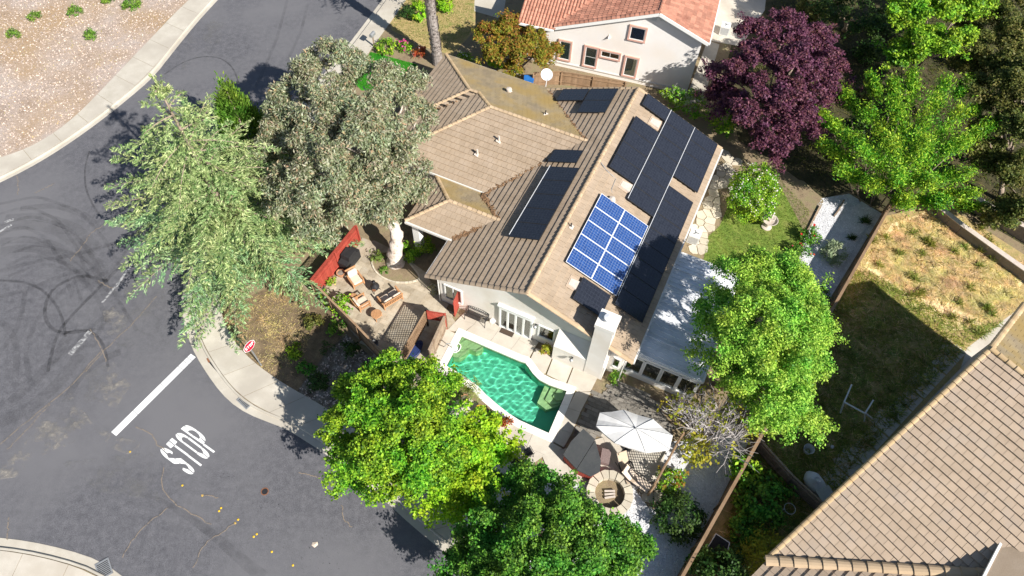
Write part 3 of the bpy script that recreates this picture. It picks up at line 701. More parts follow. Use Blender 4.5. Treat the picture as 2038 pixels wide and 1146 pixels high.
for i in range(len(bedp)):
    a, b = bedp[i], bedp[(i+1) % len(bedp)]; MB().bar(Vector((a.x, a.y, ZD+.03)), a.lerp(b, .93)+Vector((0, 0, .03)), .1, .09).build('edging_stone', 'flagstone', ed, True)
# soil / bed / lawn sheets
sheet('planting_bed', W([(436, 618), (447, 646), (458, 672), (489, 709), (521, 733), (549, 754), (591, 779), (620, 760), (690, 690), (650, 600), (560, 560)], ZL), ZL-.004, 'mulch_brown', label='dry grassy strip behind the stop sign')
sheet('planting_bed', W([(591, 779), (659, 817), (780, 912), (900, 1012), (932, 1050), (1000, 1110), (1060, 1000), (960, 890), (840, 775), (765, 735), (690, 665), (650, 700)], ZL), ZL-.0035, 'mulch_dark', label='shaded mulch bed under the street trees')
sheet('gravel_bed', W([(932, 1050), (1060, 1170), (1340, 1180), (1490, 880), (1460, 860), (1330, 880), (1230, 960), (1130, 960), (960, 900), (900, 1000)], ZL), ZL-.003, 'gravel', label='pale gravel bed along the back fence')
sheet('gravel_bed', W([(1632, 395), (1690, 385), (1755, 425), (1645, 605), (1560, 640), (1590, 520), (1600, 470)], ZL), ZL-.003, 'gravel', label='blue white gravel bed with agaves by the fence')
sheet('lawn', W([(1410, 470), (1432, 450), (1470, 360), (1540, 340), (1615, 420), (1600, 520), (1560, 620), (1400, 660), (1395, 540)], ZL), ZL-.0032, 'lawn', label='small green lawn round the fountain')
sheet('planting_bed', W([(1540, 345), (1600, 360), (1640, 400), (1605, 470), (1590, 440)], ZL), ZL-.0025, 'soil', label='bare brown bed beside the lawn')
sheet('lawn', W([(738, 103), (830, 128), (805, 175), (720, 180), (700, 160), (716, 134)], ZL), ZL-.003, 'lawn_bright', label='vivid green lawn patch by the garage')
sheet('lawn', W([(776, 46), (815, -30), (950, -40), (945, 60), (900, 110), (850, 95), (780, 60)], ZL), ZL-.0034, 'dry_lawn', label='yellowing front lawn of the white house')
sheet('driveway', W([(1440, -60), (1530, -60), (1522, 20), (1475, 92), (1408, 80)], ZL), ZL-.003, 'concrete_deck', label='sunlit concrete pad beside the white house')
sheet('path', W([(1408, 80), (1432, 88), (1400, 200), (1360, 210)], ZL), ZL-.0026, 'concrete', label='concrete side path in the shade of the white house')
sheet('path', W([(945, -20), (1010, -20), (1000, 38), (944, 22)], ZL), ZL-.002, 'concrete', label='concrete entry path of the white house')
sheet('yard', W([(1760, 430), (1880, 405), (2060, 520), (2060, 625), (1935, 712), (1700, 960), (1640, 1010), (1560, 1146), (1345, 1150), (1505, 868), (1648, 612)], ZL), ZL-.003, 'dry_lawn', label='weedy dry yard behind the fence')
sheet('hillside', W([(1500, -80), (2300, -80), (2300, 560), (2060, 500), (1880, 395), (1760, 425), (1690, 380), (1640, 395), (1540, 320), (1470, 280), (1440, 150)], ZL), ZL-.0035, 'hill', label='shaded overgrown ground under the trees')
sheet('straw_patch', W([(1775, 445), (1870, 412), (1990, 490), (2040, 560), (1950, 650), (1890, 660), (1800, 590), (1720, 530)], ZL), ZL-.0022, 'straw', label='sunny straw covered patch of the dry yard')
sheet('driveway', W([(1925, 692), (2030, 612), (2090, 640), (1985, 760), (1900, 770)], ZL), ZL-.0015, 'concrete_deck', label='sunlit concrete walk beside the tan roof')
PTH = thing('path', 'row of concrete slabs in the shade of the tan roofed house', None); PTH['kind'] = 'structure'
a0, a1 = G(1925, 700, ZL), G(1640, 1010, ZL); dd = (a1-a0).normalized(); ss = Vector((dd.y, -dd.x, 0))
for i in range(12):
    p, q = a0.lerp(a1, i/12+.004), a0.lerp(a1, (i+1)/12-.004); wv = ss*(1.0 if i % 3 else 1.25)
    MB().prism([(v.x, v.y) for v in (p, q, q+wv, p+wv)], 0, ZL+.02+random.uniform(-.01, .01)).build('slab', 'concrete_deck', PTH)
# flagstones: a jittered cell pattern
def flag(name, px, cell, label, mat='flagstone', z=None):
    P = [(p.x, p.y) for p in W(px, ZL)]; st = thing(name, label, None); st['kind'] = 'structure'; z = z or ZL
    MB().prism(P, 0, z-.004).build('bedding', 'soil', st)
    xs = [p[0] for p in P]; ys = [p[1] for p in P]; pts = []
    y = min(ys)-cell
    while y < max(ys)+cell:
        x = min(xs)-cell
        while x < max(xs)+cell: pts.append((x+random.uniform(-.4, .4)*cell, y+random.uniform(-.4, .4)*cell)); x += cell
        y += cell
    for i, p in enumerate(pts):
        if not inpoly(p, P): continue
        c = [(p[0]-cell*1.4, p[1]-cell*1.4), (p[0]+cell*1.4, p[1]-cell*1.4), (p[0]+cell*1.4, p[1]+cell*1.4), (p[0]-cell*1.4, p[1]+cell*1.4)]
        for q in pts:
            dx, dy = q[0]-p[0], q[1]-p[1]; d = math.hypot(dx, dy)
            if d < 1e-6 or d > cell*2.8: continue
            k = (d/2-.025)/d; mx_, my_ = p[0]+dx*k, p[1]+dy*k
            c = clip(c, ((mx_, my_), (mx_-dy, my_+dx)))
            if len(c) < 3: break
        if len(c) >= 3: MB().prism(c, 0, z+.03+random.uniform(-.01, .012)).build('flagstone', mat, st)
    return st
flag('flagstone_path', [(1438, 300), (1480, 318), (1455, 350), (1438, 400), (1428, 450), (1415, 480), (1405, 530), (1365, 500), (1380, 450), (1405, 400)], .62, 'cream flagstone path along the side of the house')
flag('flagstone_path', [(1265, 975), (1310, 950), (1345, 985), (1330, 1020), (1290, 1010)], .6, 'pale flagstones beside the fire pit', z=ZL+.01)
# ================================================================== roofs and houses
def tri_norm(P): return (P[1]-P[0]).cross(P[2]-P[0]).normalized()
class Roof:
    """tiled roof of one house: planes given as 3d polygons in the house frame"""
    def __init__(s, house, mat_in): s.h = house; s.full = []; s.part = {}; s.roof = MB(); s.mat = mat_in; s.caps = []
    def plane(s, poly, mat, expo=.39, tw=.33, th=.07, exclude=None, barrel=False, phase=0):
        P = [Vector(p) for p in poly]; n = tri_norm(P)
        if n.z < 0: P = P[::-1]; n = -n
        e = Vector((0, 0, 1)).cross(n).normalized(); u = n.cross(e)         # e along eave, u up slope
        o = P[0]; q = [((p-o).dot(e), (p-o).dot(u)) for p in P]
        s.roof.vprism(P, -n, .05)
        v0 = min(p[1] for p in q)-phase; v1 = max(p[1] for p in q); u0 = min(p[0] for p in q); u1 = max(p[0] for p in q)
        r = 0; v = v0
        while v < v1-.02:
            x = u0-(tw/2 if (r % 2 and not barrel) else 0)
            while x < u1-.01:
                c = [(x+.006, v), (x+tw-.006, v), (x+tw-.006, v+expo+.02), (x+.006, v+expo+.02)]
                cc = clip_convex(c, q)
                if len(cc) >= 3:
                    ar = abs(sum(cc[i][0]*cc[(i+1) % len(cc)][1]-cc[(i+1) % len(cc)][0]*cc[i][1] for i in range(len(cc))))/2
                    mid = o+e*(x+tw/2)+u*(v+expo/2)
                    if ar > .006 and not (exclude and exclude(mid)):
                        jz = random.uniform(-.004, .004)
                        if len(cc) == 4 and ar > .97*(tw-.012)*(expo+.02): s.full.append((Matrix((( e.x, u.x, n.x, 0), (e.y, u.y, n.y, 0), (e.z, u.z, n.z, 0), (0, 0, 0, 1))), o+e*(x+tw/2)+u*v+n*jz, mat, (tw, expo, th, barrel)))
                        else:
                            m = s.part.setdefault(mat, MB()); k = len(cc)
                            b = [o+e*a+u*t_ for a, t_ in cc]; top = [o+e*a+u*t_+n*(th+jz-(th-.012)*min(1, (t_-v)/(expo+.02))) for a, t_ in cc]
                            m.add(b+top, [tuple(range(k, 2*k))]+[(i, (i+1) % k, (i+1) % k+k, i+k) for i in range(k)])
                x += tw
            v += expo; r += 1
    def tile_mesh(s, key):
        tw, expo, th, barrel = key; m = MB(); w = tw/2-.006; L_ = expo+.02
        if not barrel:
            m.add([(-w, 0, 0), (w, 0, 0), (w, L_, 0), (-w, L_, 0), (-w, 0, th), (w, 0, th), (w, L_, .012), (-w, L_, .012)], [(4, 5, 6, 7), (0, 1, 5, 4), (1, 2, 6, 5), (2, 3, 7, 6), (3, 0, 4, 7)])
        else:
            k = 6; pr = [(-w+2*w*i/k, .02+.07*max(0, math.sin(math.pi*i/k))) for i in range(k+1)]
            vv = [(x, 0, z+.02) for x, z in pr]+[(x, L_, z*.85) for x, z in pr]
            m.add(vv+[(-w, 0, 0), (w, 0, 0)], [(i, i+1, i+k+2, i+k+1) for i in range(k)]+[tuple([k+1+k+1, 2*k+3]+list(range(k, -1, -1)))])
        return m
    def cap_line(s, a, b, mat, r=.11, step=.33, lift=.05, half=True, w=None):
        a, b = Vector(a), Vector(b); L_ = (b-a).length; n = max(1, round(L_/step)); d = (b-a).normalized()
        up = Vector((0, 0, 1)); x = d.cross(up).normalized(); z = x.cross(d).normalized()
        for i in range(n):
            p = a+d*(L_*i/n)+z*(lift+random.uniform(0, .008))
            s.caps.append((Matrix(((x.x, d.x, z.x, p.x), (x.y, d.y, z.y, p.y), (x.z, d.z, z.z, p.z), (0, 0, 0, 1))), mat, (round(r, 3), round(L_/n, 2))))
    def finish(s, limit=300, capname='ridge_cap'):
        roof = s.roof.build('roof', 'underlay', s.h)
        hm = pmat(s.h)
        # the tiles that show largest: nearest to the camera and in view
        def score(t):
            P = hm @ t[1]; px, py = toP(P); d = (P-Vector((0, 0, CAM_H))).length
            inside = 20 < px < PW-20 and 20 < py < PH-20
            view = (Vector((0, 0, CAM_H))-P).normalized().dot((hm.to_3x3() @ (t[0].to_3x3() @ Vector((0, 0, 1)))))
            hid = getattr(s, 'hidden', None)
            if hid and hid(t[1]): return 1e9
            return (d/max(.2, view)) if inside else 1e8
        s.full.sort(key=score); meshes = {}
        for i, (rot, p, mat, key) in enumerate(s.full):
            if i < limit:
                k = (mat, key)
                if k not in meshes:
                    o = s.tile_mesh(key).build('tile', mat, roof); meshes[k] = o
                else: o = inst(meshes[k], roof)
                o.matrix_basis = Matrix.Translation(p) @ rot
            else:
                m = s.part.setdefault(mat, MB()); tm = s.tile_mesh(key); r3 = rot.to_3x3()
                m.add([p+r3 @ v for v in tm.v], tm.f)
        for mat, m in s.part.items(): tag(m.build('tile_field', mat, roof), kind='stuff')
        cm = {}
        for mt, mat, (r, L_) in s.caps:
            k = (mat, r, L_)
            if k not in cm:
                m = MB(); kk = 6
                for y, rr, dz in ((0, r, .03), (L_+.03, r*.86, 0)):
                    for i in range(kk+1):
                        a = math.pi*i/kk; m.v.append(Vector((rr*1.15*math.cos(a), y, rr*.75*math.sin(a)+dz-.03)))
                for i in range(kk): m.f.append([i, i+kk+1, i+kk+2, i+1][::-1])
                m.f.append(list(range(kk+1)))
                o = m.build(capname, mat, roof, smooth=False); cm[k] = o
            else: o = inst(cm[k], roof)
            o.matrix_basis = mt
        return roof
# ------------------------------------------------------------------ main house, frame rotated -23 degrees
HB = (-6.6, 18.0)
hx, hy = hl(*HB)
house = thing('house', 'tan tile roofed single storey house with roof solar panels and chimney', 'house', (hx, hy, ZL), HA)
hinv = pmat(house).inverted()
Z0 = -ZL
def h(x, y, z): return Vector((x-HB[0], y-HB[1], z+Z0))
def hw(x, y, z): return pmat(house) @ h(x, y, z)
XL, XR, XM, YF, YB, ZE, ZR = -12.85, -.3, -6.6, 17.6, 34.9, 3.2, 5.8
sl_ = (ZR-ZE)/(XM-XL)
rf = Roof(house, 'roof_tile')
# wing geometry
A_ = (-20.85, 34.97, 3.2); RY, RZ_ = 29.7, 5.16
sN = (RZ_-3.2)/(34.97-RY)
Cx = -14.7; B2 = (-16.15, 31.0, 3.2+sN*(34.97-31.0)); Bp = (-16.85, 31.0, B2[2])
zV = 3.2; VX = -20.26
Dx = XM-(ZR-RZ_)/sl_
F4y, F4z = 24.5, 3.42
F4x = XM-(ZR-F4z)/sl_
def wing_excl(p):
    x, y = p.x+HB[0], p.y+HB[1]
    z_main = ZR-sl_*abs(x-XM)
    if x > XM: return False
    if y > F4y and y < 35:
        zn = 3.2+sN*(34.97-y); zs_ = F4z+(RZ_-F4z)/(RY-F4y)*(y-F4y); zw = min(zn, zs_)
        return zw > z_main+.03
    if 20.6 < y < 24.3:
        zw = 3.3+.42*min(y-20.55, 24.35-y); return zw > z_main+.03
    return False
rf.plane([h(XL, YF, ZE), h(XM, YF, ZR), h(XM, YB, ZR), h(XL, YB, ZE)], 'roof_tile', exclude=wing_excl)
rf.plane([h(XR, YF, ZE), h(XR, YB, ZE), h(XM, YB, ZR), h(XM, YF, ZR)], 'roof_tile')
EX = XL
rf.plane([h(*A_), h(B2[0], 34.97, 3.2), h(*B2), h(*Bp)], 'roof_moss')
rf.plane([h(B2[0], 34.97, 3.2), h(EX, 34.97, 3.2), h(Dx, RY, RZ_), h(Cx, RY, RZ_), h(*B2)], 'roof_moss')
rf.plane([h(*A_), h(*Bp), h(-20.85, 27.0, 3.2)], 'roof_tile')
rf.plane([h(*Bp), h(*B2), h(VX, 26.95, 3.22), h(-20.85, 27.0, 3.2)], 'roof_tile')
F3s = (RZ_-3.2)/(Cx-VX)
rf.plane([h(Cx, RY, RZ_), h(-19.6, F4y, 3.2+F3s*(-19.6-VX)), h(VX, F4y, 3.2), h(VX, 26.95, 3.2), h(*B2)], 'roof_tile')
rf.plane([h(Cx, RY, RZ_), h(Dx, RY, RZ_), h(F4x, F4y, F4z), h(-19.4, F4y, F4z)], 'roof_tile')
# portico
PX, PY0, PY1, PZ = -15.85, 20.5, 24.4, 3.3; PYm = (PY0+PY1)/2; PZr = PZ+.42*(PY1-PYm); PXr = PX+(PY1-PYm)
Pxe = XM-(ZR-PZ)/sl_; Pxr = XM-(ZR-PZr)/sl_
rf.plane([h(PX, PY1, PZ), h(PXr, PYm, PZr), h(Pxr, PYm, PZr), h(Pxe, PY1, PZ)], 'roof_moss')
rf.plane([h(PX, PY0, PZ), h(Pxe, PY0, PZ), h(Pxr, PYm, PZr), h(PXr, PYm, PZr)], 'roof_tile')
rf.plane([h(PX, PY1, PZ), h(PX, PY0, PZ), h(PXr, PYm, PZr)], 'roof_tile')
rf.cap_line(h(XM, YF-.05, ZR), h(XM, YB, ZR), 'roof_cap')
rf.cap_line(h(*A_), h(*Bp), 'roof_cap_gold'); rf.cap_line(h(*Bp), h(*B2), 'roof_cap'); rf.cap_line(h(-20.85, 27, 3.2), h(*Bp), 'roof_cap'); rf.cap_line(h(*B2), h(Cx, RY, RZ_), 'roof_cap_gold')
rf.cap_line(h(-19.5, F4y, F4z), h(Cx, RY, RZ_), 'roof_cap'); rf.cap_line(h(Cx, RY, RZ_), h(Dx+.3, RY, RZ_), 'roof_cap')
rf.cap_line(h(PX, PY1, PZ), h(PXr, PYm, PZr), 'roof_cap_gold'); rf.cap_line(h(PX, PY0, PZ), h(PXr, PYm, PZr), 'roof_cap'); rf.cap_line(h(PXr, PYm, PZr), h(Pxr+.3, PYm, PZr), 'roof_cap')
for sx, xe in ((-1, XL), (1, XR)):
    rf.cap_line(h(xe, YF+.02, ZE), h(XM, YF+.02, ZR), 'roof_tile' if sx < 0 else 'roof_cap', r=.13, step=.39, lift=.03)
rf.cap_line(h(XR, YB, ZE), h(XM, YB, ZR), 'roof_cap', r=.12, step=.39, lift=.03)
rf.cap_line(h(XL, YB, ZE), h(XM, YB, ZR), 'roof_cap', r=.12, step=.39, lift=.03)
main_roof = rf.finish()
# debris clumps lying in the valleys
def valley(a, b, n, sp, name='valley_debris'):
    m = MB(); a, b = Vector(a), Vector(b); d = (b-a).normalized(); s_ = d.cross(Vector((0, 0, 1))).normalized()
    for i in range(n):
        p = a.lerp(b, random.random())+s_*random.gauss(0, sp)+Vector((0, 0, .07+random.random()*.03)); r = random.uniform(.03, .1)
        k = 5; m.add([p+Vector((r*math.cos(2*math.pi*j/k+i), r*math.sin(2*math.pi*j/k+i)*.8, random.uniform(-.03, .03))) for j in range(k)]+[p+Vector((0, 0, .025))], [(j, (j+1) % k, k) for j in range(k)])
    tag(m.build(name, 'debris', house), kind='stuff')
valley(h(EX, 34.9, 3.2), h(Dx, RY, RZ_), 110, .07); valley(h(F4x, F4y, F4z), h(Dx-1.6, RY-2.0, RZ_-.7), 150, .1)
valley(h(Pxe, PY0, PZ), h(Pxe+1.3, PY0+1.2, PZ+.5), 320, .17); valley(h(Pxe, PY1-.1, PZ+.1), h(Pxr, PYm, PZr), 170, .12); valley(h(VX, 26.95, 3.25), h(-16.6, 30.5, 4.75), 40, .08)
# walls
wa = MB(); x0, x1, y0, y1 = -12.35, -.8, 18.15, 34.4
def wallbox(a, b, z1, th=.2, name='wall', mat='stucco'):
    m = MB(); a, b = Vector((*a, 0)), Vector((*b, 0)); m.bar(h(a.x, a.y, z1/2), h(b.x, b.y, z1/2), th, z1); return m.build(name, mat, house)
gz = lambda x: ZR-sl_*abs(x-XM)-.1
for yy, dr in ((y0, 1), (y1, -1)):
    MB().vprism([h(x0, yy, 0), h(x1, yy, 0), h(x1, yy, gz(x1)), h(XM, yy, gz(XM)), h(x0, yy, gz(x0))], (0, dr, 0), .2).build('gable_wall', 'stucco', house)
wallbox((x0, y0+.2), (x0, y1-.2), 3.05); wallbox((x1, y0+.2), (x1, y1-.2), 3.0)
wallbox((-20.3, 25), (-20.3, 34.4), 3.0); wallbox((-20.2, 34.4), (x0-.1, 34.4), 3.0); wallbox((-20.2, 25), (x0-.1, 25), 3.1)
for xx in (-15.4, ): 
    for yy in (20.95, 23.9): MB().box(h(xx, yy, 1.6), (.45, .45, 3.2)).build('column', 'trim_white', house)
for xx, yy in ((x0-.06, y0-.06), (x1+.1, y0-.3)): MB().tube([h(xx, yy, 3.0), h(xx, yy, .1)], .04, 6).build('downpipe', 'gutter', house)
# fascia and gutters
MB().bar(h(XR+.06, YF, ZE-.03), h(XR+.06, YB, ZE-.03), .12, .12).build('gutter', 'gutter', house)
MB().bar(h(XL-.05, YF, ZE-.04), h(XL-.05, 20.4, ZE-.04), .1, .12).build('gutter', 'gutter', house)
MB().bar(h(PX, PY0-.06, PZ-.06), h(Pxe+.1, PY0-.06, PZ-.06), .12, .16).build('gutter', 'gutter', house)
MB().bar(h(-19.6, F4y-.05, F4z-.05), h(F4x, F4y-.05, F4z-.05), .08, .14).build('gutter', 'gutter', house)
MB().bar(h(-20.85, 35.02, 3.14), h(XL, 35.02, 3.14), .1, .12).build('gutter', 'gutter', house)
for xe in (XL, XR):
    MB().bar(h(xe, YF+.08, ZE-.1), h(XM, YF+.08, ZR-.1), .05, .2).build('barge_board', 'gutter', house)
    MB().bar(h(xe, YB-.08, ZE-.1), h(XM, YB-.08, ZR-.1), .05, .2).build('barge_board', 'gutter', house)
# gable-wall openings (plane y = y0): x and z read from the photo
WN = (pmat(house).to_3x3() @ Vector((0, 1, 0))); WP = hw(0, y0, 0)
def onwall(px, py):
    P = hinv @ onplane(px, py, WP, WN); return (P.x+HB[0], P.z-Z0)
def window(x0_, x1_, z0_, z1_, yy, parent, fm='trim_white', fr=.09, mull=1, depth=.06, sgn=-1, blind=None, name='window', bars=0, base=h):
    w_ = MB().box(base((x0_+x1_)/2, yy-sgn*.02, (z0_+z1_)/2), (x1_-x0_, .05, z1_-z0_)).build(name, blind or 'room_dark', parent)
    f = MB(); yb = yy+sgn*depth/2
    f.box(base((x0_+x1_)/2, yb, z1_), (x1_-x0_+fr, depth, fr)); f.box(base((x0_+x1_)/2, yb, z0_), (x1_-x0_+fr, depth*1.3, fr))
    for xx in (x0_, x1_): f.box(base(xx, yb-sgn*.003, (z0_+z1_)/2), (fr, depth-.008, z1_-z0_-fr))
    for i in range(mull): f.box(base(x0_+(x1_-x0_)*(i+1)/(mull+1), yb, (z0_+z1_)/2), (fr*.55, depth*.7, z1_-z0_-fr))
    for i in range(bars): f.box(base((x0_+x1_)/2, yb, z0_+(z1_-z0_)*(i+1)/(bars+1)), (x1_-x0_-fr, depth*.6, fr*.5))
    f.build('frame', fm, w_)
    MB().box(base((x0_+x1_)/2, yy+sgn*.018, (z0_+z1_)/2), (x1_-x0_-.02, .006, z1_-z0_-.02)).build('pane', 'glass', w_)
    return w_
# french doors under an awning-like header
xa, xb = -8.35, -6.35
MB().box(h((xa+xb)/2, y0-.1, 2.62), (xb-xa+.25, .2, .12)).build('door_header', 'trim_white', house)
dz = .12
d_ = MB().box(h((xa+xb)/2, y0-.02, 1.15+dz), (xb-xa, .05, 2.1)).build('door', 'room_dark', house)
fm_ = MB()
for xx in (xa, xa+.5, (xa+xb)/2, xb-.5, xb): fm_.box(h(xx, y0-.08, 1.15+dz), (.11, .1, 2.15))
fm_.box(h((xa+xb)/2, y0-.081, 2.2+dz), (xb-xa+.1, .104, .12)); fm_.box(h((xa+xb)/2, y0-.081, .16), (xb-xa+.1, .104, .14)); fm_.build('frame', 'trim_white', d_)
MB().box(h((xa+xb)/2, y0-.06, 1.2), (xb-xa-.05, .01, 2.1)).build('pane', 'glass', d_)
tr = MB().box(h((xa+xb)/2, y0-.03, 2.42), (xb-xa, .06, .28)).build('transom', 'curtain', house)
window(-5.9, -4.95, .9, 2.1, y0, house, mull=0)
window(-12.0, -10.9, .75, 2.2, y0, house, mull=1)
# chimney: fireplace bump-out, sloped shoulder, stack
CB = (-4.7, -1.6)
ch = thing('chimney', 'white stucco chimney with wide fireplace base at the gable end', 'chimney', hw(-2.2, 17.9, ZL), HA); 
def c_(x, y, z): return h(x, y, z)
cy0 = 17.45
m = MB(); m.add([c_(CB[0], cy0, 0), c_(CB[1], cy0, 0), c_(CB[1], y0-.01, 0), c_(CB[0], y0-.01, 0), c_(CB[0], cy0, 1.7), c_(CB[1], cy0, 1.7), c_(CB[1], y0-.01, 2.6), c_(CB[0], y0-.01, 2.6)],
 [(0, 1, 5, 4), (1, 2, 6, 5), (2, 3, 7, 6), (3, 0, 4, 7), (4, 5, 6, 7)])
ob = m.build('fireplace_base', 'stucco', ch); ob.matrix_basis = pmat(ch).inverted() @ pmat(house)
sx0, sx1, sy0, sy1 = -2.72, -1.68, 17.4, 18.42
m = MB(); m.box(c_((sx0+sx1)/2, (sy0+sy1)/2, 3.0), (sx1-sx0-.06, sy1-sy0-.06, 5.5)); ob = m.build('stack', 'stucco', ch); ob.matrix_basis = pmat(ch).inverted() @ pmat(house)
m = MB(); m.box(c_((sx0+sx1)/2, (sy0+sy1)/2, 5.72), (sx1-sx0+.04, sy1-sy0+.04, .28)); ob = m.build('crown', 'stucco', ch); ob.matrix_basis = pmat(ch).inverted() @ pmat(house)
m = MB(); m.lathe(c_((sx0+sx1)/2, (sy0+sy1)/2, 5.86), [(.17, 0), (.17, .18), (.27, .2), (.25, .3), (.04, .36)], 20); ob = m.build('flue_cap', 'white_metal', ch, smooth=False); ob.matrix_basis = pmat(ch).inverted() @ pmat(house)
def lamp(x, y, z, label):
    t = thing('wall_lamp', label, 'lamp', hw(x, y, z), HA)
    MB().box((0, -.02, 0), (.1, .05, .16)).build('bracket', 'dark_metal', t); MB().lathe((0, -.2, -.14), [(.05, 0), (.11, .2), (.12, .22), (.02, .3)], 6).build('lantern', 'grey_metal', t)
    MB().tube([(0, -.03, .1), (0, -.12, .16), (0, -.2, .15)], .015, 6).build('arm', 'dark_metal', t)
lamp(-6.1, y0-.02, 2.0, 'dark wall lantern beside the glass doors'); lamp(-3.5, cy0-.02, 1.35, 'grey lantern on the fireplace wall')
# roof vents
def roofpt(x, y): return ZR-sl_*abs(x-XM)
def vent(px, py, kind, zf, label, nrm=0):
    lo, hi = 2., 7.
    for _ in range(40):
        mid = (lo+hi)/2; P = hinv @ G(px, py, mid); 
        if mid > zf(P.x+HB[0], P.y+HB[1]): hi = mid
        else: lo = mid
    P = G(px, py, lo); t = thing('roof_vent', label, 'roof vent', P, HA)
    if kind == 'pipe':
        MB().box((0, 0, .05), (.34, .34, .03), 0, 0, .38).build('flashing', 'stone_pale', t); MB().lathe((0, 0, 0), [(.1, 0), (.07, .15), (.065, .45)], 12).build('pipe', 'stone_pale', t)
    elif kind == 'dormer':
        MB().add([(-.3, -.32, .0), (.35, -.36, -.12), (.35, .36, -.12), (-.3, .32, .0), (-.22, -.2, .2), (.42, -.3, .06), (.42, .3, .06), (-.22, .2, .2)], [(4, 5, 6, 7), (0, 1, 5, 4), (2, 3, 7, 6), (3, 0, 4, 7), (1, 2, 6, 5)]).build('hood', 'stone_pale', t)
        MB().box((.1, 0, .03), (.9, .8, .03), 0, 0, .39).build('flashing', 'roof_tan', t)
    elif kind == 'small':
        MB().box((0, 0, .05), (.28, .3, .03), 0, 0, .38).build('flashing', 'stone_pale', t); MB().lathe((-.05, 0, 0), [(.04, 0), (.035, .38)], 10).build('pipe', 'dark_metal', t)
    else:
        MB().box((0, 0, .05), (.4, .4, .03), 0, 0, .38).build('flashing', 'stone_pale', t); MB().lathe((0, 0, 0), [(.14, 0), (.14, .22), (.2, .24), (.18, .34), (.05, .38)], 14).build('cap', 'stone_pale', t)
mR = lambda x, y: ZR-sl_*abs(x-XM)
f4 = lambda x, y: F4z+(RZ_-F4z)/(RY-F4y)*(y-F4y); f2 = lambda x, y: 3.2+sN*(34.97-y)
vent(950, 308, 'pipe', f4, 'pale pipe vent on the garage roof, nearer the valley edge'); vent(993, 281, 'pipe', f4, 'pale pipe vent on the garage roof, nearer the ridge')
vent(1013, 184, 'cap', f2, 'pale hooded vent on the mossy back slope'); vent(1087, 229, 'small', f2, 'small pale vent on the mossy slope near the valley')
vent(1138, 453, 'small', mR, 'small pipe vent beside the blue solar panels'); vent(1217, 402, 'cap', mR, 'round vent above the blue solar panels')
vent(1301, 245, 'dormer', mR, 'pale hooded vent between the black solar panels at the back'); vent(1243, 371, 'dormer', mR, 'pale hooded vent below the black solar array')
vent(1141, 566, 'dormer', mR, 'pale hooded vent at the lower end of the blue panels')
# ------------------------------------------------------------------ solar panels
def panels(xa, ya, sgn, nx, ny, pw, pl, mat, label, group, frame='dark_metal', skip=()):
    """array on one slope; xa = ridge side local x, ya = far local y; nx across the slope, ny along the ridge"""
    cs = 1/math.sqrt(1+sl_*sl_)
    for i in range(nx):
        for j in range(ny):
            if (i, j) in skip: continue
            xc = xa+sgn*(i+.5)*(pl+.02)*cs; yc = ya-(j+.5)*(pw+.02); zc_ = roofpt(xc, yc)+.27
            O_ = ['first', 'second', 'third', 'fourth', 'fifth', 'sixth', 'seventh', 'eighth', 'ninth']
            lab = label+('' if nx*ny == 1 else (', %s from far end' % O_[j] if ny > 1 else ''))+('' if nx == 1 else (', ridge side column', ', eave side column')[i])
            t = thing('solar_panel', lab, 'solar panel', hw(xc, yc, zc_), HA, group)
            t.matrix_basis = t.matrix_basis @ Matrix.Rotation(math.atan(sl_)*sgn, 4, 'Y')
            MB().box((0, 0, .008), (pl-.04, pw-.04, .02)).build('cells', mat, t)
            f = MB()
            for s_ in (-1, 1): f.box((s_*(pl/2-.012), 0, 0), (.03, pw, .04)); f.box((0, s_*(pw/2-.012), 0), (pl-.062, .03, .04))
            f.build('frame', frame, t)
def rail(x, ya, yb): 
    t = thing('panel_rail', 'bright aluminium rail along the panels at local offset', 'rail')
# blue array
panels(-5.6, 25.77, 1, 2, 5, 1.05, 1.68, 'solar_blue', 'blue gridded solar panel with white frame', 'blue panels above the chimney', 'white_metal')
BL = 'black solar panel on sunny slope'; GR = 'black panels on the sunny slope'
pwk = 1.78/math.sqrt(1+sl_**2)
panels(-5.92, 34.78, 1, 1, 1, 1.12, 1.86, 'solar_black', 'black solar panel at far ridge end of sunny slope', 'far upper black panels')
panels(-5.92, 32.5, 1, 1, 4, 1.16, 1.86, 'solar_black', BL+' nearest the ridge', GR)
panels(-4.17, 34.8, 1, 1, 7, 1.16, 1.9, 'solar_black', BL+' in middle column', GR)
panels(-2.4, 34.8, 1, 1, 4, 1.13, 1.9, 'solar_black', BL+', far eave column', GR)
panels(-2.4, 29.35, 1, 1, 8, 1.16, 1.9, 'solar_black', BL+', near eave column', GR)
panels(-4.45, 20.25, 1, 1, 1, 1.5, 1.85, 'solar_black', 'black solar panel directly below the blue array', None)
LBL = 'black solar panel in the long row on left slope'
panels(-7.8, 34.6, -1, 1, 2, 1.22, 2.0, 'solar_black', 'black solar panel at back of left slope, ridge column', 'back pair on left slope')
panels(-9.72, 34.6, -1, 1, 1, 1.22, 2.0, 'solar_black', 'black solar panel nearest the mossy valley', None)
panels(-7.8, 28.5, -1, 1, 1, 1.12, 2.0, 'solar_black', 'single black solar panel above the long row', None)
panels(-7.45, 26.95, -1, 1, 5, 1.16, 2.05, 'solar_black', LBL, 'long row of panels on left slope')
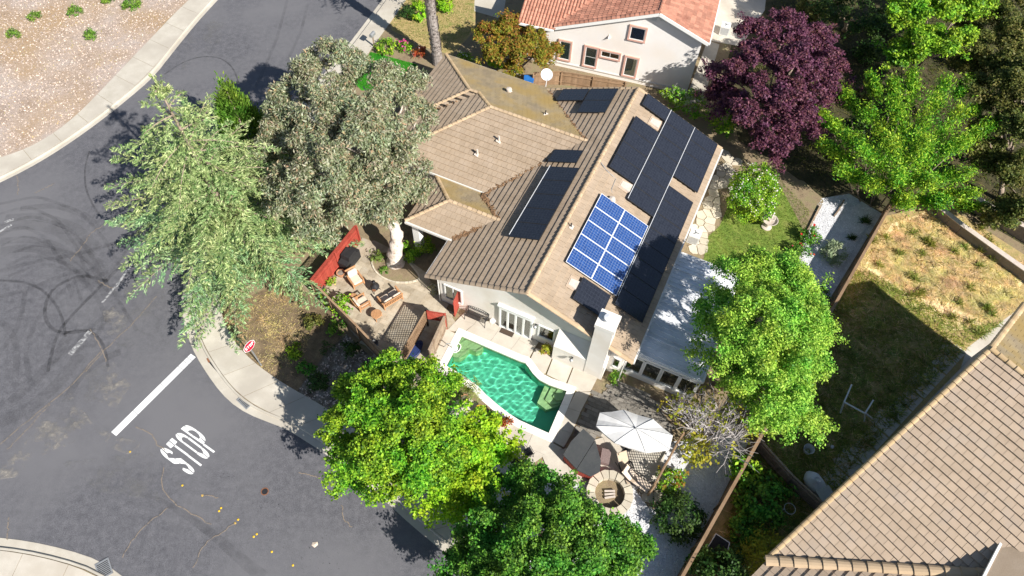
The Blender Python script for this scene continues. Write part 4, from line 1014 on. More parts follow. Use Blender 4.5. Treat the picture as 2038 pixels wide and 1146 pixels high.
for (xa_, ya_, yb_, sg, lab) in ((-4.16, 34.8, 26.6, 1, 'bright metal rail between the upper black panel columns'), (-2.38, 34.8, 20.5, 1, 'bright metal rail between the lower black panel columns'), (-9.32, 27, 21.2, -1, 'thin metal rail along the long left panel row')):
    P0, P1 = hw(xa_, ya_, roofpt(xa_, 0)+.3), hw(xa_, yb_, roofpt(xa_, 0)+.3)
    tag(MB().bar(P0, P1, .03, .04).build('panel_rail', 'white_metal'), lab, 'rail')
cd = [hw(-6.45, 27.8, 5.86), hw(-6.0, 27.6, 5.62), hw(-5.3, 27.5, 5.3), hw(-5.25, 26.6, 5.27), hw(-4.75, 26.1, 5.07), hw(-4.6, 25.9, 5.0)]
tag(MB().tube(cd, .025, 6).build('conduit', 'grey_metal'), 'thin metal conduit crossing the ridge to the black panels', 'conduit')
# satellite dish
sd_ = thing('satellite_dish', 'white satellite dish standing behind the mossy roof', 'satellite dish', G(1088, 172, 3.2))
dm = MB(); 
DP = G(1088, 149, 3.7)
dm.tube([G(1086, 172, 2.9), G(1088, 160, 3.4), DP], .03, 7).build('mast', 'white_metal', sd_, True)
dn = (Vector((3, -20, 30))).normalized(); q = dn.to_track_quat('Z', 'Y').to_matrix().to_4x4()
dd_ = MB().lathe((0, 0, 0), [(.02, .0), (.2, .02), (.36, .07), (.42, .1)], 24, cap=False); dd_.lathe((0, 0, -.012), [(.42, .1), (.36, .07), (.2, .02), (.02, 0)], 24, cap=False)
ob = dd_.build('reflector', 'white_metal', sd_, smooth=True); ob.matrix_basis = pmat(sd_).inverted() @ Matrix.Translation(DP) @ q
ob = MB().tube([(0, -.4, .1), (0, -.2, .4), (0, 0, .42)], .02, 6).build('feed_arm', 'grey_metal', sd_); ob.matrix_basis = pmat(sd_).inverted() @ Matrix.Translation(DP) @ q
# ------------------------------------------------------------------ patio cover + sunroom at the right side
pc = thing('patio_cover', 'white flat panel patio cover attached to the right side of the house', 'patio cover', hw(1.6, 22, ZL), HA)
px0, px1, py0, py1, pz = -.22, 3.45, 18.5, 26.0, 2.72
pim = pmat(pc).inverted() @ pmat(house)
def pcb(m, name, mat): ob = m.build(name, mat, pc); ob.matrix_basis = pim; return ob
np_ = 6
for i in range(np_):
    ya = py0+(py1-py0)*i/np_; yb = py0+(py1-py0)*(i+1)/np_
    m = MB(); m.box(h((px0+px1)/2, (ya+yb)/2, pz), (px1-px0, yb-ya-.05, .07), 0, 0, .03); pcb(m, 'panel', 'white_metal')
    m = MB(); m.box(h((px0+px1)/2, ya, pz+.06), (px1-px0, .06, .16), 0, 0, .03); pcb(m, 'seam', 'white_metal')
    for q_ in range(3):
        m = MB(); m.box(h((px0+px1)/2, ya+(yb-ya)*(q_+1)/4, pz+.042), (px1-px0-.02, .04, .07), 0, 0, .03); pcb(m, 'rib', 'white_metal')
pcb(MB().box(h(px0-.05, (py0+py1)/2, pz+.1), (.1, py1-py0, .14)), 'flashing', 'white_metal'); pcb(MB().box(h(px1+.05, (py0+py1)/2, pz-.08), (.1, py1-py0+.1, .2)), 'beam', 'trim_white')
pcb(MB().box(h((px0+px1)/2, py0-.06, pz-.05), (px1-px0+.1, .1, .2)), 'beam', 'trim_white'); pcb(MB().box(h((px0+px1)/2, py1+.06, pz-.05), (px1-px0+.1, .1, .2)), 'beam', 'trim_white')
for yy in (py0+.05, 22.2, py1-.05): pcb(MB().box(h(px1-.05, yy, 1.3), (.12, .12, 2.6)), 'post', 'trim_white')
# sunroom front with windows
for i in range(4):
    xa_ = -.7+i*1.02; ww = MB().box(h(xa_+.5, py0+.02, 1.5), (.92, .05, 1.7)); wo = pcb(ww, 'window', 'room_dark')
    f = MB()
    for xx in (xa_+.03, xa_+.97): f.box(h(xx, py0-.04, 1.5), (.12, .1, 1.8))
    for zz in (.62, 2.38): f.box(h(xa_+.5, py0-.041, zz), (.9, .104, .12))
    fo = f.build('frame', 'trim_white', wo); fo = MB().box(h(xa_+.5, py0-.015, 1.5), (.88, .01, 1.66)).build('pane', 'glass', wo)
pcb(MB().box(h(1.35, py0, .35), (4.1, .14, .5)), 'sill_wall', 'stucco')
window(-1.35, -.95, 1.0, 2.0, y0, house, mull=0)
# AC unit
def ac(P, rz, label, disc):
    t = thing('air_conditioner', label, 'air conditioner', P, rz)
    MB().box((0, 0, .42), (.72, .72, .8)).build('case', 'plastic_white', t)
    for i in range(7): MB().box((0, -.365, .14+i*.09), (.6, .02, .03)).build('louver', 'grey_metal', t)
    for i in range(5): MB().box((.365, 0, .14+i*.12), (.02, .6, .03)).build('louver', 'grey_metal', t)
    MB().lathe((0, 0, .82), [(.31, 0), (.31, .03), (.27, .03), (.26, .015)], 20).build('fan_ring', 'plastic_white', t); MB().lathe((0, 0, .822), [(.26, 0), (.255, .012)], 20).build('fan_grille', disc, t)
    f = MB()
    for k in range(3): f.box((.11*math.cos(k*2.1), .11*math.sin(k*2.1), .845), (.22, .1, .01), k*2.1)
    f.build('fan_blade', 'grey_metal', t)
ac(hw(.22, 29.4, ZL), HA, 'white air conditioner unit on the flagstone path', 'dark_metal')
# ------------------------------------------------------------------ white two-storey neighbour at the top
WA = R(-15); w0 = Vector((12.6, 40.8, 0))
wh = thing('house', 'white stucco house with red tile roof at the top', 'house', (w0.x, w0.y, ZL), WA)
def w2(x, y, z): return Vector((x, y, z-ZL))          # x leftwards is negative, y away from camera
pk, pz_ = -3.35, 6.75; xl = -10.3; zl = pz_-.4*(pk-xl); zr_ = pz_-.4*(0-pk)
MB().vprism([w2(-13, 0, 0), w2(0, 0, 0), w2(0, 0, zr_-.1), w2(pk, 0, pz_-.1), w2(xl, 0, zl-.1), w2(-13, 0, zl-.1)], (0, 1, 0), .2).build('front_wall', 'stucco_white', wh)
MB().box(w2(-.1, 6.2, zr_/2), (.2, 12, zr_-.1)).build('side_wall', 'stucco_white', wh); MB().box(w2(-12.9, 6.2, zl/2), (.2, 12, zl-.1)).build('side_wall', 'stucco_white', wh)
MB().bar(w2(-13, -.03, .5), w2(0, -.03, .5), .06, .1).build('weep_screed', 'gutter', wh)
r2 = Roof(wh, 'roof_red'); ov = .42; D = 14
zo = zr_-.4*.45
r2.plane([w2(.45, -ov, zo), w2(.45, D, zo), w2(pk, D, pz_), w2(pk, -ov, pz_)], 'roof_red', .36, .3)
r2.plane([w2(xl-.3, -ov, zl-.12), w2(pk, -ov, pz_), w2(pk, D, pz_), w2(xl-.3, D, zl-.12)], 'roof_red', .36, .26, barrel=True)
r2.plane([w2(-13.4, -.6, zl-.25), w2(xl-.3, -.6, zl-.25), w2(xl+1.9, 2.2, zl+.85), w2(-13.4, 2.2, zl+.85)], 'roof_red', .36, .24, barrel=True)
r2.cap_line(w2(pk, -ov, pz_), w2(pk, D, pz_), 'roof_red'); r2.cap_line(w2(xl-.3, -ov+.08, zl-.12), w2(pk, -ov+.08, pz_), 'roof_red', r=.15, step=.34, lift=.05)
r2.finish()
for a, b in (((.45, zo), (pk, pz_)), ((xl-.3, zl-.12), (pk, pz_))):
    MB().bar(w2(a[0], -ov-.02, a[1]-.12), w2(b[0], -ov-.02, b[1]-.12), .06, .24).build('barge_board', 'trim_white', wh)
MB().bar(w2(-13.4, -.66, zl-.3), w2(xl-.3, -.66, zl-.3), .12, .14).build('gutter', 'trim_white', wh); MB().bar(w2(.5, -ov, zo-.08), w2(.5, D, zo-.08), .1, .12).build('gutter', 'trim_white', wh)
wn2 = pmat(wh).to_3x3() @ Vector((0, 1, 0)); wi2 = pmat(wh).inverted()
def onw2(px, py): P = wi2 @ onplane(px, py, w0, wn2); return P.x, P.z+ZL
def win2(pxs, fm='trim_pink', bars=0, mull=0, blind='curtain'):
    q = [onw2(*p) for p in pxs]; xs_ = [p[0] for p in q]; zs_ = [p[1] for p in q]
    xa_, xb_ = (xs_[0]+xs_[3])/2, (xs_[1]+xs_[2])/2; za, zb_ = (zs_[2]+zs_[3])/2, (zs_[0]+zs_[1])/2
    window(xa_+.06, xb_-.06, za+.06, zb_-.06, 0, wh, fm, .13, 0, .1, -1, blind, base=w2)
    window(xa_+.15, xb_-.15, za+.15, zb_-.15, -.045, wh, 'trim_white', .06, mull, .03, -1, blind, 'window_sash', bars, base=w2)
def z10(x, y): return (1000+x*280/1783, y*180/1146)
win2([z10(712, 480), z10(890, 525), z10(865, 785), z10(700, 735)]); win2([z10(1042, 562), z10(1230, 600), z10(1190, 865), z10(1012, 825)], bars=1)
win2([z10(1240, 605), z10(1510, 675), z10(1490, 780), z10(1228, 708)], mull=1, blind='room_dark'); win2([z10(1555, 688), z10(1740, 735), z10(1690, 992), z10(1508, 948)])
win2([z10(1615, 298), z10(1840, 350), z10(1815, 545), z10(1588, 490)], blind='plastic_blue')
x_, z_ = onw2(1212, 72); MB().add([w2(x_-.14, -.01, z_-.1), w2(x_+.14, -.01, z_-.1), w2(x_, -.01, z_+.16), w2(x_, -.25, z_-.08)], [(0, 1, 3), (1, 2, 3), (2, 0, 3)]).build('vent_hood', 'stucco_white', wh)
for px_ in (1303, 1320):
    x_, z_ = onw2(px_, 36)
    for i in range(5): MB().box(w2(x_, -.03, z_-.2+i*.1), (.36, .06, .05)).build('vent_slat', 'trim_white', wh)
ac(G(1440, 66, ZL), WA, 'pale air conditioner unit beside the white house', 'terracotta')
# ------------------------------------------------------------------ tan-roofed neighbour at the lower right
NA = R(41)
def nb(u, v, z): p = az(41)*u+az(-49)*v; return Vector((p.x, p.y, z))
nbh = thing('house', 'tan flat tile roofed house at the lower right', 'house', nb(24, 9, ZL), R(-49))
nin = pmat(nbh).inverted()
def n_(u, v, z): return nin @ nb(u, v, z)
ur, zr3 = 27.15, 8.0; sN2 = .4
zA = lambda u: zr3-sN2*(ur-u)
r3 = Roof(nbh, 'roof_tan'); vL, vR = 3.05, 20
uB = 13.75
# lower boundary of the big slope: from the corner towards az 1
def bnd(u): return vL+(uB-u)*1.0
r3.plane([n_(uB, vL, zA(uB)), n_(ur, vL, zr3), n_(ur, vL+ur-uB, zr3)], 'roof_tan', .39, .42, .09)
r3.plane([n_(33.8, vL, zr3-.42*(33.8-ur)), n_(33.8, vR, zr3-.42*(33.8-ur)), n_(ur, vR, zr3), n_(ur, vL, zr3)], 'roof_moss', .39, .42)
r3.cap_line(n_(uB, vL, zA(uB)), n_(ur, vL, zr3), 'roof_cap_gold', r=.12, step=.39, lift=.02); r3.cap_line(n_(33.8, vL, zr3-.42*(33.8-ur)), n_(ur, vL, zr3), 'roof_cap_gold', r=.15, step=.42, lift=.02)
r3.cap_line(n_(ur, vL, zr3), n_(ur, vR, zr3), 'roof_cap_gold', r=.13, step=.42)
r3.plane([n_(uB, vL+.05, zA(uB)+.02), n_(uB+10, vL+10, zA(uB+10)), n_(uB, vL+10, zA(uB+10)), n_(uB-6, vL+10, zA(uB+10)), n_(uB-6, vL+.05, zA(uB)+.02)], 'roof_tan', .39, .42)
r3.cap_line(n_(uB-.05, vL, zA(uB)+.08), n_(uB+9.5, vL+9.6, zA(uB+9.5)+.08), 'roof_cap', r=.22, step=.62, lift=.06)
r3.finish()
# left wall of the house under the rake
vw = 3.5
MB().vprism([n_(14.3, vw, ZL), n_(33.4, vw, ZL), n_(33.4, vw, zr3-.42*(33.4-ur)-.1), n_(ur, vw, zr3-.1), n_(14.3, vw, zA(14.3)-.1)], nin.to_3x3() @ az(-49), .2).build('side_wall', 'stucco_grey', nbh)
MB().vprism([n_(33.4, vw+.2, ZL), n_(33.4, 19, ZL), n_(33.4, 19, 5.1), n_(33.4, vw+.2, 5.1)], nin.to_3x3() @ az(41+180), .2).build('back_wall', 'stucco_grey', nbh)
MB().bar(n_(uB, vL+.06, zA(uB)-.1), n_(ur, vL+.06, zr3-.1), .05, .2).build('barge_board', 'gutter', nbh); MB().bar(n_(33.8, vL+.06, zr3-.42*(33.8-ur)-.1), n_(ur, vL+.06, zr3-.1), .05, .2).build('barge_board', 'gutter', nbh)
# small upper wing at the right edge with white gutter, casts its shadow on the slope
g0, g1 = G(1995, 1074, 5.6), G(1958, 1146, 5.6)
gd = (g1-g0).normalized(); gs = Vector((-gd.y, gd.x, 0))
if gs.x < 0: gs = -gs
ga, gb = g0-gd*.3, g1+gd*4
up = MB(); up.add([ga, gb, gb+gs*5+Vector((0, 0, 1.2)), ga+gs*5+Vector((0, 0, 1.2))], [(0, 1, 2, 3)])
wg = thing('house_wing', 'upper roof corner with white gutter at the right edge', 'house wing', ga)
up.build('roof', 'roof_tile', wg, True)
MB().bar(ga, gb, .1, .1).build('gutter', 'trim_white', wg, True)
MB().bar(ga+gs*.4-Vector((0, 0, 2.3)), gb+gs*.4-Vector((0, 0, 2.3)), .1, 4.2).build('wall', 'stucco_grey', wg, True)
# ================================================================== fences
def fence(name, label, pts, hgt, mat, bw=.14, cap=None, cat='fence', lattice=0, z=ZL, gapf=.006, post=2.4, post_mat=None, th=.02, rails=True):
    P = [Vector((p.x, p.y, z)) for p in pts]; t = thing(name, label, cat, P[0])
    hb = hgt-lattice
    src = None
    for a, b in zip(P, P[1:]):
        d = (b-a).normalized(); L_ = (b-a).length; n = max(1, round(L_/bw)); s_ = Vector((-d.y, d.x, 0)); rz = math.atan2(d.y, d.x)
        if src is None or abs(src[1]-L_/n) > .004:
            o = MB().box((0, 0, hb/2), (L_/n-gapf, th, hb)).build('board', mat, t); src = (o, L_/n); first = True
        else: first = False
        for i in range(n):
            q = a+d*L_*(i+.5)/n-P[0]+Vector((0, 0, random.uniform(-.012, .012)))
            ob = src[0] if (first and i == 0) else inst(src[0], t)
            ob.matrix_basis = Matrix.Translation(q) @ Matrix.Rotation(rz+random.gauss(0, .01), 4, 'Z')
        m = max(1, round(L_/post))
        for i in range(m+1):
            q = a+d*L_*i/m; MB().box(q+Vector((0, 0, hgt/2))-s_*.06, (.09, .09, hgt+.04), rz).build('post', post_mat or mat, t, True)
        if rails:
            for zz in (.3, hb-.25): MB().bar(a+Vector((0, 0, zz))-s_*.04, b+Vector((0, 0, zz))-s_*.04, .04, .09).build('rail', post_mat or mat, t, True)
        if cap: MB().bar(a+Vector((0, 0, hgt+.02)), b+Vector((0, 0, hgt+.02)), cap, .04).build('cap_rail', mat, t, True)
        if lattice:
            MB().bar(a+Vector((0, 0, hb)), b+Vector((0, 0, hb)), .06, .06).build('rail', mat, t, True)
            k = .0
            while k < L_+lattice:
                for sg in (-1, 1):
                    u0, u1 = (k, k-lattice) if sg < 0 else (k-lattice, k)
                    z0_, z1_ = hb, hgt; 
                    if sg < 0: z0_, z1_ = hb, hgt
                    a0, a1 = max(0, min(L_, u0)), max(0, min(L_, u1))
                    if abs(a1-a0) < .02: continue
                    f0, f1 = (a0-u0)/(u1-u0), (a1-u0)/(u1-u0)
                    p0 = a+d*a0+Vector((0, 0, z0_+(z1_-z0_)*f0))+s_*.01*sg; p1 = a+d*a1+Vector((0, 0, z0_+(z1_-z0_)*f1))+s_*.01*sg
                    MB().bar(p0, p1, .012, .035, s_).build('lattice_slat', mat, t, True)
                k += .13
    return t
fence('fence', 'red stained privacy fence with lattice top behind the barbecue', W([(632, 590), (717, 484)]), 1.75, 'red_wood', lattice=.38, cap=.1)
fence('fence', 'long dark brown board fence between the patio and the sidewalk', W([(632, 590), (668, 626), (720, 678), (775, 737)]), 1.7, 'fence_wood', cap=.12)
fence('fence', 'weathered grey board fence beside the shallow end of the pool', W([(858, 724), (889, 656)]), 1.6, 'old_wood', cap=.12)
def lattice_panel(name, label, a, b, z0, z1, mat, step=.13):
    t = thing(name, label, 'trellis', a); d = (b-a).normalized(); L_ = (b-a).length; H_ = z1-z0; s_ = Vector((-d.y, d.x, 0))
    for zz in (z0, z1): MB().bar(a+Vector((0, 0, zz)), b+Vector((0, 0, zz)), .06, .08).build('rail', mat, t, True)
    for q in (a, b): MB().bar(q, q+Vector((0, 0, z1+.05)), .09, .09).build('post', mat, t, True)
    k = step
    while k < L_+H_:
        for sg in (0, 1):
            u0, u1 = (k-H_, k) if sg else (k, k-H_); a0, a1 = max(0, min(L_, u0)), max(0, min(L_, u1))
            if abs(a1-a0) > .03:
                f0, f1 = (a0-u0)/(u1-u0), (a1-u0)/(u1-u0); o = s_*(.012 if sg else -.012)
                MB().bar(a+d*a0+Vector((0, 0, z0+H_*f0))+o, a+d*a1+Vector((0, 0, z0+H_*f1))+o, .012, .045, s_).build('lattice_slat', mat, t, True)
        k += step
    return t
lattice_panel('trellis', 'red lattice screen closing the patio by the pool fence', G(852, 648, ZD), G(889, 654, ZD), .9, 1.75, 'red_wood')
lattice_panel('trellis', 'brown lattice screen in the shade at the end of the patio', G(852, 648, ZD), G(806, 728, ZD), .5, 1.75, 'fence_wood', .16)
lattice_panel('trellis', 'dark lattice panel behind the umbrella and the bare shrub', G(1290, 985, ZD), G(1345, 885, ZD), .3, 1.8, 'fence_wood', .17)
gt = thing('gate', 'open red wooden gate at the corner of the house', 'gate', G(905, 631, ZD))
ga_, gb_ = G(905, 631, ZD), G(917, 603, ZD); dg = (gb_-ga_).normalized()
for i in range(6): MB().bar(ga_+dg*.15*(i+.5), ga_+dg*.15*(i+.5)+Vector((0, 0, 1.8)), .14, .025, Vector((-dg.y, dg.x, 0))).build('board', 'red_wood', gt, True)
for zz in (.3, 1.5): MB().bar(ga_+Vector((0, 0, zz))+Vector((-dg.y, dg.x, 0))*.04, ga_+dg*.9+Vector((0, 0, zz))+Vector((-dg.y, dg.x, 0))*.04, .04, .1).build('rail', 'red_wood', gt, True)
# property fence on the right, top rail seen from above
FA, FB = G(1757, 424, ZL), G(1330, 1180, ZL)
fence('fence', 'straight brown board fence between the gravel garden and the dry yard', [FA, FB], 1.75, 'fence_wood', bw=.16, cap=.16, post=2.4)
fence('fence', 'dark board fence crossing the shaded yard to the tan house', W([(1500, 895), (1560, 962), (1645, 1040)]), 1.2, 'old_wood', bw=.16, cap=.1)
fence('fence', 'narrow board fence between the house and the white neighbour', W([(1060, 172), (1115, 170), (1240, 190)]), 1.2, 'fence_wood', bw=.15, cap=.08)
# retaining walls and black iron fence at the far right
for lab, pts, hh, th_ in (('low concrete retaining wall at the top of the dry yard', [(1862, 428), (1905, 462), (1985, 520), (2070, 580)], .7, .3), ('higher concrete retaining wall below the iron fence', [(1905, 400), (1985, 448), (2080, 505)], 1.0, .3)):
    P = W(pts, ZL); t = thing('retaining_wall', lab, 'wall', P[0])
    for a, b in zip(P, P[1:]):
        n = max(1, round((b-a).length/.9)); d = (b-a)/n
        for i in range(n): MB().bar(a+d*i+d.normalized()*.005+Vector((0, 0, hh/2)), a+d*(i+1)-d.normalized()*.005+Vector((0, 0, hh/2)), th_, hh).build('block', 'retaining', t, True)
        MB().bar(a+Vector((0, 0, hh+.03)), b+Vector((0, 0, hh+.03)), th_+.08, .06).build('coping', 'stone_pale', t, True)
P = W([(1955, 398), (2000, 425), (2080, 470)], .9); t = thing('iron_fence', 'black iron bar fence on the wall at the right edge', 'fence', P[0])
for a, b in zip(P, P[1:]):
    for zz in (.1, 1.1): MB().bar(a+Vector((0, 0, zz)), b+Vector((0, 0, zz)), .03, .04).build('rail', 'dark_metal', t, True)
    n = round((b-a).length/.13)
    for i in range(n+1): q = a.lerp(b, i/n); MB().bar(q, q+Vector((0, 0, 1.2)), .02, .02).build('bar', 'dark_metal', t, True)
# ================================================================== street things
sg = thing('stop_sign', 'red octagonal stop sign on a thin metal post at the corner', 'sign', G(521, 728, ZL))
sb = G(521, 728, ZL); MB().bar(sb, sb+Vector((0, 0, 2.95)), .06, .05).build('post', 'grey_metal', sg, True)
sn = az(-31); sx_ = Vector((0, 0, 1)).cross(sn); sc = sb+Vector((0, 0, 2.5))+sn*.05   
def octa(r, off): return [sc+sn*off+sx_*r*math.cos(R(22.5+45*i))+Vector((0, 0, 1))*r*math.sin(R(22.5+45*i)) for i in range(8)]
MB().vprism(octa(.41, 0), sn, .006).build('border', 'paint_white', sg, True); MB().vprism(octa(.375, .007), sn, .003).build('plate', 'sign_red', sg, True)
GL = {'S': ['111', '100', '111', '001', '111'], 'T': ['111', '010', '010', '010', '010'], 'O': ['111', '101', '101', '101', '111'], 'P': ['111', '101', '111', '100', '100']}
for i, chh in enumerate('STOP'):
    m = MB()
    for r_, row in enumerate(GL[chh]):
        for c2, bit in enumerate(row):
            if bit == '1':
                x = (-.29+i*.152)+c2*.04; z = .12-r_*.05; p = sc+sn*.013+sx_*(x+.02)+Vector((0, 0, z))
                m.add([p-sx_*.021-Vector((0, 0, .027)), p+sx_*.021-Vector((0, 0, .027)), p+sx_*.021+Vector((0, 0, .027)), p-sx_*.021+Vector((0, 0, .027))], [(0, 1, 2, 3)])
    m.build('letter', 'paint_white', sg, True)
mb_ = thing('mailbox', 'grey metal mailbox on a post by the flower bed', 'mailbox', G(745, 92, ZL)); p = G(745, 92, ZL)
MB().bar(p, p+Vector((0, 0, 1.0)), .1, .1).build('post', 'old_wood', mb_, True)
m = MB(); pr = [(-.13, 0), (.13, 0), (.13, .16)]+[(.13*math.cos(R(a)), .16+.12*math.sin(R(a))) for a in (30, 60, 90, 120, 150)]+[(-.13, .16)]
dx = az(67); dy = az(-23); m.vprism([p+dy*a+Vector((0, 0, 1.0+b))-dx*.26 for a, b in pr], dx, .52); m.build('box', 'grey_metal', mb_, True)
# ================================================================== patio furniture
def cushion(m, c, d, rz=0, rx=0, ry=0):
    """soft slab: box with pulled-in top and bottom rims"""
    M4 = Matrix.Translation(c) @ Matrix.Rotation(rz, 4, 'Z') @ Matrix.Rotation(ry, 4, 'Y') @ Matrix.Rotation(rx, 4, 'X')
    o = len(m.v); x, y, z = d[0]/2, d[1]/2, d[2]/2; i_ = .75
    lv = [(-z, .85), (-z*.4, 1), (z*.4, 1), (z*.8, .93), (z, .72)]
    for zz, k in lv:
        for sx, sy in ((-1, -.8), (-.8, -1), (.8, -1), (1, -.8), (1, .8), (.8, 1), (-.8, 1), (-1, .8)): m.v.append(M4 @ Vector((sx*x*k, sy*y*k, zz)))
    for i in range(len(lv)-1):
        for j in range(8): m.f.append([o+i*8+j, o+i*8+(j+1) % 8, o+(i+1)*8+(j+1) % 8, o+(i+1)*8+j])
    m.f.append([o+j for j in range(8)][::-1]); m.f.append([o+(len(lv)-1)*8+j for j in range(8)])
    return m
def sofa(name, label, px, py, rz, wdt, n, cat):
    """x = width, faces +y"""
    t = thing(name, label, cat, G(px, py, ZD), rz); dp = .78
    for sx in (-1, 1):
        for sy in (-1, 1): MB().box((sx*(wdt/2-.04), sy*(dp/2-.04), .3 if sy < 0 else .28), (.07, .07, .62 if sy < 0 else .56)).build('leg', 'teak', t)
        MB().box((sx*(wdt/2-.04), 0, .585), (.1, dp+.02, .035)).build('armrest', 'teak', t)
        MB().box((sx*(wdt/2-.04), 0, .22), (.05, dp-.15, .08)).build('side_rail', 'teak', t)
    MB().box((0, dp/2-.05, .24), (wdt-.12, .035, .12)).build('apron', 'teak', t); MB().box((0, -dp/2+.05, .24), (wdt-.12, .035, .12)).build('apron', 'teak', t)
    for i in range(6): MB().box((0, -dp/2+.12+i*.11, .285), (wdt-.14, .07, .02)).build('seat_slat', 'teak', t)
    nb_ = round(wdt/.13)
    for i in range(nb_): MB().box((-wdt/2+.1+(wdt-.2)*(i+.5)/nb_, -dp/2-.06, .6), (.05, .02, .62), 0, R(14)).build('back_slat', 'teak', t)
    MB().box((0, -dp/2-.14, .92), (wdt-.06, .05, .09), 0, R(14)).build('top_rail', 'teak', t)
    cw = (wdt-.16)/n
    for i in range(n):
        xc = -(wdt-.16)/2+cw*(i+.5)
        cushion(MB(), (xc, .04, .37), (cw-.02, dp-.16, .14)).build('seat_cushion', 'cushion', t, smooth=False)
        cushion(MB(), (xc, -dp/2+.06, .68), (cw-.02, .14, .5), 0, R(14)).build('back_cushion', 'cushion', t)
    return t
sofa('lounge_chair', 'teak lounge chair with beige cushions next to the barbecue', 710, 562, R(-52+270), .78, 1, 'chair')
sofa('lounge_chair', 'teak lounge chair with beige cushions between the two round tables', 722, 607, R(30-90+10), .78, 1, 'chair')
sofa('loveseat', 'two seat teak loveseat with beige cushions facing the chiminea', 778, 598, R(40), 1.35, 2, 'sofa')
def rtable(px, py, label):
    t = thing('side_table', label, 'table', G(px, py, ZD))
    MB().lathe((0, 0, .42), [(.31, 0), (.33, .015), (.33, .035), (.31, .05)], 24).build('table_top', 'teak', t)
    for i in range(-4, 5): MB().box((i*.068, 0, .4725), (.056, 2*math.sqrt(max(.01, .3**2-(i*.068)**2)), .006)).build('slat', 'teak', t)
    for k in range(3):
        a = R(30+120*k); MB().bar((.2*math.cos(a), .2*math.sin(a), .43), (.3*math.cos(a), .3*math.sin(a), 0), .045, .045).build('leg', 'teak', t)
rtable(704, 600, 'round teak side table beside the brown fence'); rtable(751, 632, 'round teak side table below the loveseat')
bq = thing('barbecue', 'barbecue grill under a black fitted cover by the red fence', 'barbecue', G(699, 524, ZD), R(-25+90))
m = MB(); pf = [(-.7, .0), (-.72, .75), (-.4, .82), (-.33, 1.12), (.33, 1.14), (.42, .82), (.7, .78), (.68, .0)]
m.vprism([(a, -.3, b+.06) for a, b in pf], (0, 1, 0), .62); m.build('cover', 'black_cover', bq)
for sx in (-.55, .55):
    for sy in (-.22, .22): MB().lathe((sx, sy, 0), [(.03, 0), (.04, .03), (.03, .08)], 8).build('wheel', 'grey_metal', bq)
cm_ = thing('chiminea', 'black iron chiminea fire pot in the middle of the patio', 'fire pit', G(748, 578, ZD))
MB().lathe((0, 0, 0), [(.12, .28), (.24, .34), (.29, .46), (.25, .6), (.12, .7), (.085, .85), (.1, 1.0), (.11, 1.02)], 16).build('body', 'dark_metal', cm_, smooth=True)
for k in range(3): a = R(120*k+20); MB().bar((.15*math.cos(a), .15*math.sin(a), .36), (.3*math.cos(a), .3*math.sin(a), 0), .03, .03).build('leg', 'dark_metal', cm_)
MB().box((0, -.26, .46), (.2, .08, .18)).build('mouth', 'rust', cm_)
def pot(px, py, r, hgt, mat, label, plant=None, z=ZD, cat='pot', name='flower_pot'):
    t = thing(name, label, cat, G(px, py, z)); MB().lathe((0, 0, 0), [(r*.65, 0), (r*.95, hgt*.6), (r, hgt*.9), (r*1.06, hgt*.92), (r*1.06, hgt), (r*.86, hgt), (r*.84, hgt*.86)], 18).build('pot', mat, t, smooth=False)
    MB().lathe((0, 0, hgt*.84), [(r*.85, 0), (r*.8, .01)], 14).build('soil', 'mulch_dark', t)
    return t
pot(680, 548, .26, .35, 'pot_clay', 'large clay pot beside the barbecue'); pot(660, 562, .22, .3, 'pot_clay', 'clay pot with flowers against the red fence'); pot(641, 576, .2, .3, 'dark_metal', 'dark pot in the corner of the red fence')
pot(956, 820, .27, .4, 'pot_yellow', 'glossy yellow pot by the pool edge'); pot(925, 797, .24, .35, 'pot_clay', 'clay pot left of the yellow pot'); pot(977, 832, .3, .32, 'dark_metal', 'dark wide planter right of the yellow pot')
pot(1008, 842, .22, .4, 'pot_pale', 'pale pot with a red maple at the pool edge'); pot(1085, 700, .26, .35, 'pot_clay', 'clay pot with a yellow plant below the side window')
pot(995, 838, .2, .3, 'pot_clay', 'clay pot between the dark planter and the red maple')
bk = thing('bucket', 'blue grey bucket beside the brown fence', 'bucket', G(746, 690, ZD)); MB().lathe((0, 0, 0), [(.2, 0), (.26, .4), (.28, .4), (.25, .38), (.18, .03)], 18).build('pail', 'grey_metal', bk); MB().tube([(-.27, 0, .38), (-.2, .2, .42), (0, .28, .44), (.2, .2, .42), (.27, 0, .38)], .012, 5).build('handle', 'dark_metal', bk)
kb = thing('storage_tub', 'long navy blue tub lying in the lattice shade', 'tub', G(826, 702, ZD), R(60)); MB().lathe((0, 0, 0), [(.3, 0), (.34, .35), (.38, .4), (.36, .42), (.3, .38), (.27, .08)], 20, sx=1.9, sy=.9).build('shell', 'plastic_navy', kb); MB().lathe((0, 0, .36), [(.3, 0), (.28, .04)], 20, sx=1.9, sy=.9).build('lid', 'plastic_navy', kb)
